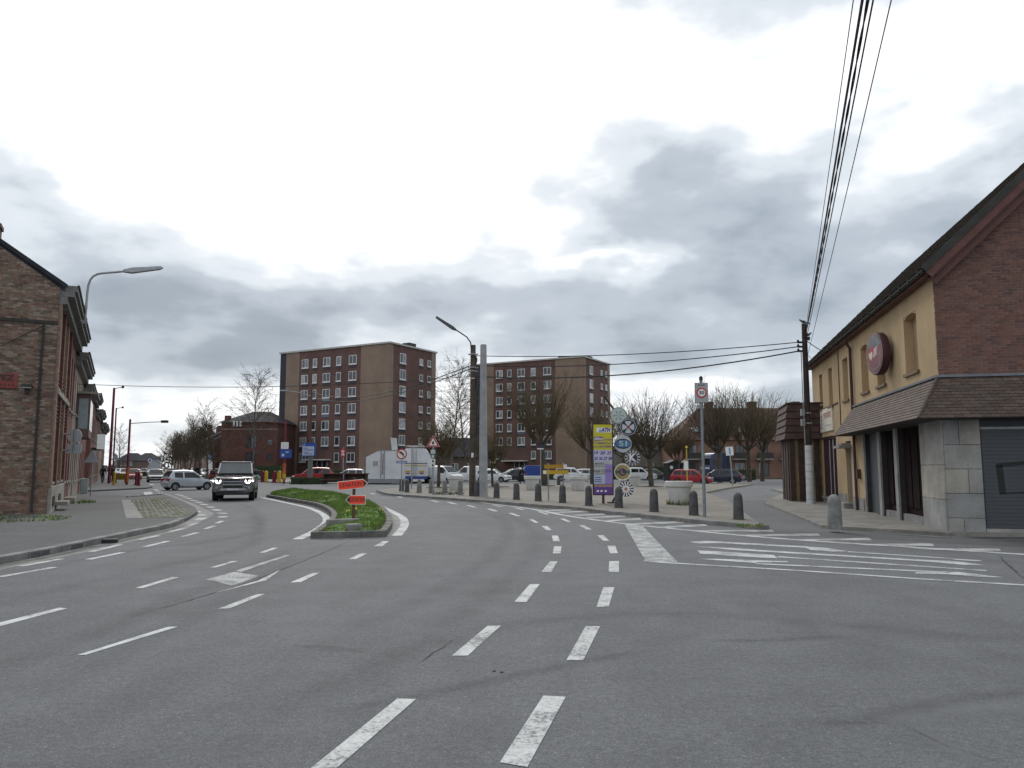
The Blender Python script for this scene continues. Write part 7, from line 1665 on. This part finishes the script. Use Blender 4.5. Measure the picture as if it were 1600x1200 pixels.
walk = dict(pelvis=(0, 0, .92), waist=(0, 0, 1.08), chest=(.02, 0, 1.33), neck=(.03, 0, 1.48), head=(.05, 0, 1.60), crown=(.05, 0, 1.68), shl=(.02, .19, 1.40), ell=(-.06, .25, 1.13), wrl=(.05, .24, .90), hal=(.08, .23, .82), shr=(.02, -.19, 1.40), elr=(.06, -.25, 1.13), wrr=(.16, -.24, .92), har=(.2, -.23, .85),
            hpl=(0, .10, .86), knl=(.16, .11, .47), anl=(.12, .11, .09), tol=(.27, .12, .045), hpr=(0, -.10, .86), knr=(-.02, -.11, .46), anr=(-.26, -.11, .12), tor=(-.14, -.12, .045))
C_BLK = mat('cloth_black', (.014, .014, .016), .9, var=.1); C_JEAN = mat('cloth_dark_jeans', (.022, .026, .04), .9, var=.1); C_DKR = mat('cloth_dark_brown', (.030, .018, .018), .9, var=.1); C_SHOE = mat('shoe_dark', (.015, .013, .012), .7)
person('person in black jacket and dark jeans walking by the left terrace', gp(160, 755, .11), R(100), walk, (C_BLK, C_JEAN, C_SHOE)); person('person in dark brown coat walking beside the red lamp post', gp(173.5, 754.5, .11), R(-75), walk, (C_DKR, C_BLK, C_SHOE))
# cyclist behind the planters
pc = G(816, 760); pc = Vector((X_(814, 74), 74, 0)); hdg = R(-25)
ride = dict(pelvis=(-.22, 0, .98), waist=(-.15, 0, 1.13), chest=(.04, 0, 1.35), neck=(.12, 0, 1.48), head=(.17, 0, 1.60), crown=(.17, 0, 1.68), shl=(.06, .19, 1.40), ell=(.24, .24, 1.18), wrl=(.44, .22, 1.06), hal=(.50, .22, 1.03), shr=(.06, -.19, 1.40), elr=(.24, -.24, 1.18), wrr=(.44, -.22, 1.06), har=(.50, -.22, 1.03),
            hpl=(-.18, .10, .94), knl=(.18, .11, .78), anl=(.08, .11, .38), tol=(.22, .11, .33), hpr=(-.18, -.10, .94), knr=(.06, -.11, .56), anr=(-.05, -.11, .20), tor=(.09, -.11, .14))
person('cyclist in black clothes riding behind the white planters', pc, hdg, ride, (C_BLK, C_BLK, C_SHOE), hair=(.02, .018, .016))
bc = thing('bicycle', 'dark bicycle ridden by the cyclist in black', 'bicycle', pc, hdg)
for xx in (.55, -.52):
    wv_ = MB(); pts = [(xx + .33 * math.cos(a), 0, .34 + .33 * math.sin(a)) for a in [2 * PI * i / 24 for i in range(25)]]; w_ = wv_.tube(pts, .018, 5).build('wheel', M_RUBBER, bc)
    sp_ = MB()
    for k in range(10): a = k * PI / 5; sp_.tube([(xx, 0, .34), (xx + .32 * math.cos(a), 0, .34 + .32 * math.sin(a))], .003, 3)
    sp_.build('spokes', M_STEEL, w_)
MB().tube([(-.52, 0, .34), (-.05, 0, .30), (.38, 0, .80), (-.18, 0, .84), (-.05, 0, .30)], .018, 6).tube([(-.18, 0, .84), (-.52, 0, .34)], .012, 5).build('frame', C_BLK, bc)
MB().tube([(.55, 0, .34), (.42, 0, .72), (.38, 0, 1.0)], .016, 6).build('fork', C_BLK, bc); MB().tube([(.50, -.26, 1.0), (.40, 0, 1.01), (.50, .26, 1.0)], .014, 5).build('handlebar', C_BLK, bc); MB().box(-.34, -.08, -.07, .07, .86, .92).build('saddle', C_BLK, bc, bevel=.02); MB().tube([(-.18, 0, .84), (-.2, 0, .9)], .014, 5).build('seat_post', M_STEEL, bc)
for sd in (1, -1): MB().box(.0 + sd * .12, .1 + sd * .12, min(sd * .06, sd * .16), max(sd * .06, sd * .16), .30 + sd * .06, .325 + sd * .06).build('pedal', C_BLK, bc)

# ================================================================== TREES
M_BARK = mat('bark', (.075, .060, .042), .9, var=.3, scale=4, fine=.3); M_TWIG = mat('twig', (.075, .058, .036), .9, var=.2, scale=1); M_TWIGY = mat('twig_olive', (.098, .076, .042), .9, var=.2, scale=1); M_BIRCH = mat('birch_bark', (.20, .18, .16), .85, var=.35, scale=5)
def wob(rd, v, a): return Vector((v.x + rd.uniform(-a, a), v.y + rd.uniform(-a, a), v.z + rd.uniform(-a, a))).normalized()
def branch(mb_, rd, p, d, L, r0, r1, segs, seg, up=0.0, jit=.15):
    pts = [p]; rs = [r0]
    for i in range(segs):
        d = wob(rd, d + Vector((0, 0, up)), jit); p = p + d * (L / segs); pts.append(p); rs.append(r0 + (r1 - r0) * (i + 1) / segs)
    mb_.tube(pts, rs, seg, cap=False); return pts, d
def pollard(seed, trunk=2.2, heads=6, shoots=19, slen=3.4, twigs=5, spread=1.0, r=.15):
    rd = random.Random(seed); tk, cr = MB(), MB()
    pts, d = branch(tk, rd, Vector((0, 0, -.1)), Vector((0, 0, 1)), trunk, r * 1.25, r, 5, 8, 0, .05); top = pts[-1]
    for h in range(heads):
        a = h * 2 * PI / heads + rd.uniform(-.3, .3); dd = Vector((math.cos(a) * spread, math.sin(a) * spread, rd.uniform(.5, 1.1))).normalized()
        if h == heads - 1: dd = Vector((0, 0, 1))
        q, d2 = branch(tk, rd, top, dd, rd.uniform(.6, 1.3), r * .6, r * .45, 3, 6, .05, .12); kn = q[-1]
        for s in range(shoots):
            a2 = rd.uniform(0, 2 * PI); o = Vector((math.cos(a2), math.sin(a2), 0)) * rd.uniform(.1, .9) * spread
            sd = (dd * .8 + o + Vector((0, 0, .75))).normalized()
            sp, d3 = branch(cr, rd, kn + o * .08, sd, slen * rd.uniform(.55, 1.1), .022, .006, 5, 3, .05, .10)
            for w in range(twigs):
                k = rd.randrange(1, 5); td = wob(rd, d3, .75); q2, d4 = branch(cr, rd, sp[k], td, slen * rd.uniform(.15, .38), .011, .0045, 2, 3, .04, .15)
                if rd.random() < .5: branch(cr, rd, q2[1], wob(rd, td, .8), slen * .15, .010, .005, 1, 3, .03, .1)
    return tk, cr
def wild(seed, h=9.0, r=.16, droop=0.0, dens=1.0, lean_=0.0, first=.25):
    rd = random.Random(seed); tk, cr = MB(), MB()
    pts, d = branch(tk, rd, Vector((0, 0, -.1)), Vector((lean_, 0, 1)).normalized(), h * .92, r, r * .12, 10, 7, .02, .07)
    n = int(26 * dens)
    for b in range(n):
        t = first + (1 - first) * (b / n) ** .9; k = min(9, int(t * 10)); fr = t * 10 - k; p = pts[k].lerp(pts[k + 1], fr)
        a = b * 2.4 + rd.uniform(-.4, .4); L = h * (.42 - .28 * t) * rd.uniform(.7, 1.2); dd = Vector((math.cos(a), math.sin(a), .75 + .5 * t)).normalized()
        q, d2 = branch(tk if t < .6 else cr, rd, p, dd, L, r * .34 * (1.15 - t), .012, 5, 4, .04 - droop * .1, .14)
        for s in range(int(9 * dens)):
            k2 = rd.randrange(1, 6); sd = wob(rd, (q[k2] - q[k2 - 1]).normalized(), .7); q2, d3 = branch(cr, rd, q[k2], sd, L * rd.uniform(.22, .5), .016, .006, 3, 3, .03 - droop * .25, .15)
            for w in range(3): branch(cr, rd, q2[rd.randrange(1, 4)], wob(rd, d3, .8), L * rd.uniform(.1, .25), .010, .005, 2, 3, -droop * .4, .15)
    return tk, cr
TREES = {}
def tree_proto(key, maker, bark, twig): 
    tk, cr = maker; TREES[key] = (tk.mesh('trunk', bark, 60), cr.mesh('crown', twig))
tree_proto('pol_a', pollard(1), M_BARK, M_TWIGY); tree_proto('pol_b', pollard(2, 1.9, 7, 20, 3.8, 5, 1.15), M_BARK, M_TWIG); tree_proto('pol_c', pollard(5, 1.6, 5, 26, 2.6, 5, .8, .10), M_BARK, M_TWIGY)
tree_proto('street', wild(3, 9, .15, 0, 1.7, 0, .3), M_BARK, M_TWIG); tree_proto('street_b', wild(13, 8.5, .15, 0, 1.7, 0.02, .3), M_BARK, M_TWIG); tree_proto('birch', wild(4, 14, .15, .55, 1.75, .03, .25), mat('birch_dark', (.11, .10, .09), .85, var=.3, scale=5), M_TWIG); tree_proto('tall', wild(9, 12, .2, .3, 1.3, -.03, .2), M_BARK, M_TWIGY)
def tree(key, p, s, rz, label, group=None, name='bare_tree', sz=None):
    t = thing(name, label, 'tree', p, rz, group); t.scale = (s, s, sz or s)
    place('trunk', TREES[key][0], t); place('crown', TREES[key][1], t); return t
def tp_(px, yd, z=.1): return Vector((X_(px, yd), yd, z))
tree('pol_c', tp_(686, 60), 1.15, .4, 'small bare pollarded tree standing before the white vans', name='pollarded_tree'); tree('pol_c', tp_(770, 62), .95, 2.4, 'young bare tree leaning beside the concrete pole', name='young_tree')
tree('pol_a', tp_(851, 66), 1.55, .9, 'broad bare pollarded tree in front of the second flats', name='pollarded_tree', sz=1.6); tree('pol_a', tp_(925, 78), 1.4, 2.2, 'bare pollarded tree rising behind the fair banner', name='pollarded_tree')
tree('pol_b', tp_(1016, 63), 1.18, 1.2, 'wide crowned bare pollard right of the club emblems', name='pollarded_tree', sz=1.25); tree('pol_c', tp_(1060, 88), 1.35, 3.0, 'thin bare tree behind the red parked car', name='pollarded_tree')
tree('pol_b', tp_(1122, 86), 1.55, .3, 'tall bare pollard behind the zone 30 sign', name='pollarded_tree', sz=1.75); tree('pol_a', tp_(1168, 92), 1.6, 1.9, 'bare pollard left of its pair in front of the red roofed housing', name='pollarded_tree', sz=1.75); tree('pol_a', tp_(1188, 95), 1.55, 4.1, 'bare pollard right of its pair near the timber kiosk', name='pollarded_tree', sz=1.7)
tree('pol_a', tp_(972, 92), 1.3, 5.0, 'bare pollard behind the club emblems', name='pollarded_tree')
tree('birch', tp_(398, 108), 1.10, .6, 'tall bare birch in front of the low brick building', name='birch_tree'); tree('birch', tp_(704, 112), 1.28, 2.0, 'tall drooping birch between the two blocks of flats', name='birch_tree'); tree('tall', tp_(728, 100), 1.05, 3.4, 'bare tree behind the old wooden pole', name='bare_tree'); tree('tall', tp_(690, 96), .72, 1.4, 'low bushy bare tree behind the warning sign', name='bare_tree')
tree('tall', tp_(338, 100), .85, 5.0, 'slender bare tree beside the low brick building', name='bare_tree')
for k in range(9):
    p = Vector((-35.5, 90, .1)) + UL * (k * 8.5); tree('street' if k % 2 else 'street_b', p, random.uniform(.80, .98), k * 1.3, 'bare street tree of the row beside the parked cars', 'street trees in the row', 'street_tree')
for k, (px, yd, s) in enumerate([(190, 190, 1.0), (255, 230, 1.0)]): tree('tall', tp_(px, yd), s, k, 'distant bare tree at the end of the left street' if k == 0 else 'distant bare tree far behind the street houses')
# tree pits
for px, yd, lab in [(686, 60, 'soil pit of the small pollard before the vans'), (778, 62, 'soil pit beside the concrete pole'), (851, 66, 'soil pit of the broad pollard by the planters'), (1016, 63, 'soil pit of the wide crowned pollard')]:
    mbp = MB().lathe([(1.0, 0), (.85, .06), (.0, .09)], 18, cap=False); mbp.v = [(x * random.uniform(.9, 1.1), y * random.uniform(.9, 1.1), z) for x, y, z in mbp.v]
    tag(stuff(mbp.build('soil_pit', M_SOIL, None, tp_(px, yd, .115))), lab, 'soil pit')
# hedges
def hedge(x0, x1, y, h, lab, d=1.0):
    rd = random.Random(int(x0 * 10) & 255); mbh = MB(); 
    for k in range(int((x1 - x0) * 150)):
        p = Vector((rd.uniform(x0, x1), y + rd.uniform(0, d), rd.uniform(0.02, h))); s = rd.uniform(.06, .13); a, b = wob(rd, Vector((0, 0, 0.001)), 1), wob(rd, Vector((0, 0, .001)), 1)
        mbh.add([p, p + a * s, p + a * s + b * s, p + b * s], [(0, 1, 2, 3)], rd.choice((0, 1)))
    mbh.box(x0 + .1, x1 - .1, y + .15, y + d - .1, 0, h - .1, 0)
    tag(mbh.build('hedge', [mat('hedge_leaf', (.022, .038, .012), .8, var=.3, scale=2), mat('hedge_leaf_light', (.045, .068, .02), .8, var=.3, scale=2)]), lab, 'hedge')
hedge(X_(780, 108), X_(870, 108), 108, 1.3, 'dark hedge at the foot of the second flats'); hedge(X_(945, 110), X_(1040, 110), 110, 1.9, 'green hedge behind the white crossover'); hedge(X_(1125, 104), X_(1180, 104), 104, 1.5, 'dark hedge between the blue truck and the bare pollards'); hedge(X_(505, 112), X_(575, 112), 112, 1.4, 'dark hedge at the foot of the first flats'); hedge(X_(455, 78), X_(513, 78), 78, .75, 'low dark clipped hedge in front of the red estate car', .8); hedge(X_(345, 106), X_(440, 106), 106, 2.0, 'dark shrubs before the low brick building', 1.6)
hedge(X_(203, 150), X_(229, 150), 150, 1.0, 'low green hedge on the median far down the left street', 2.0)
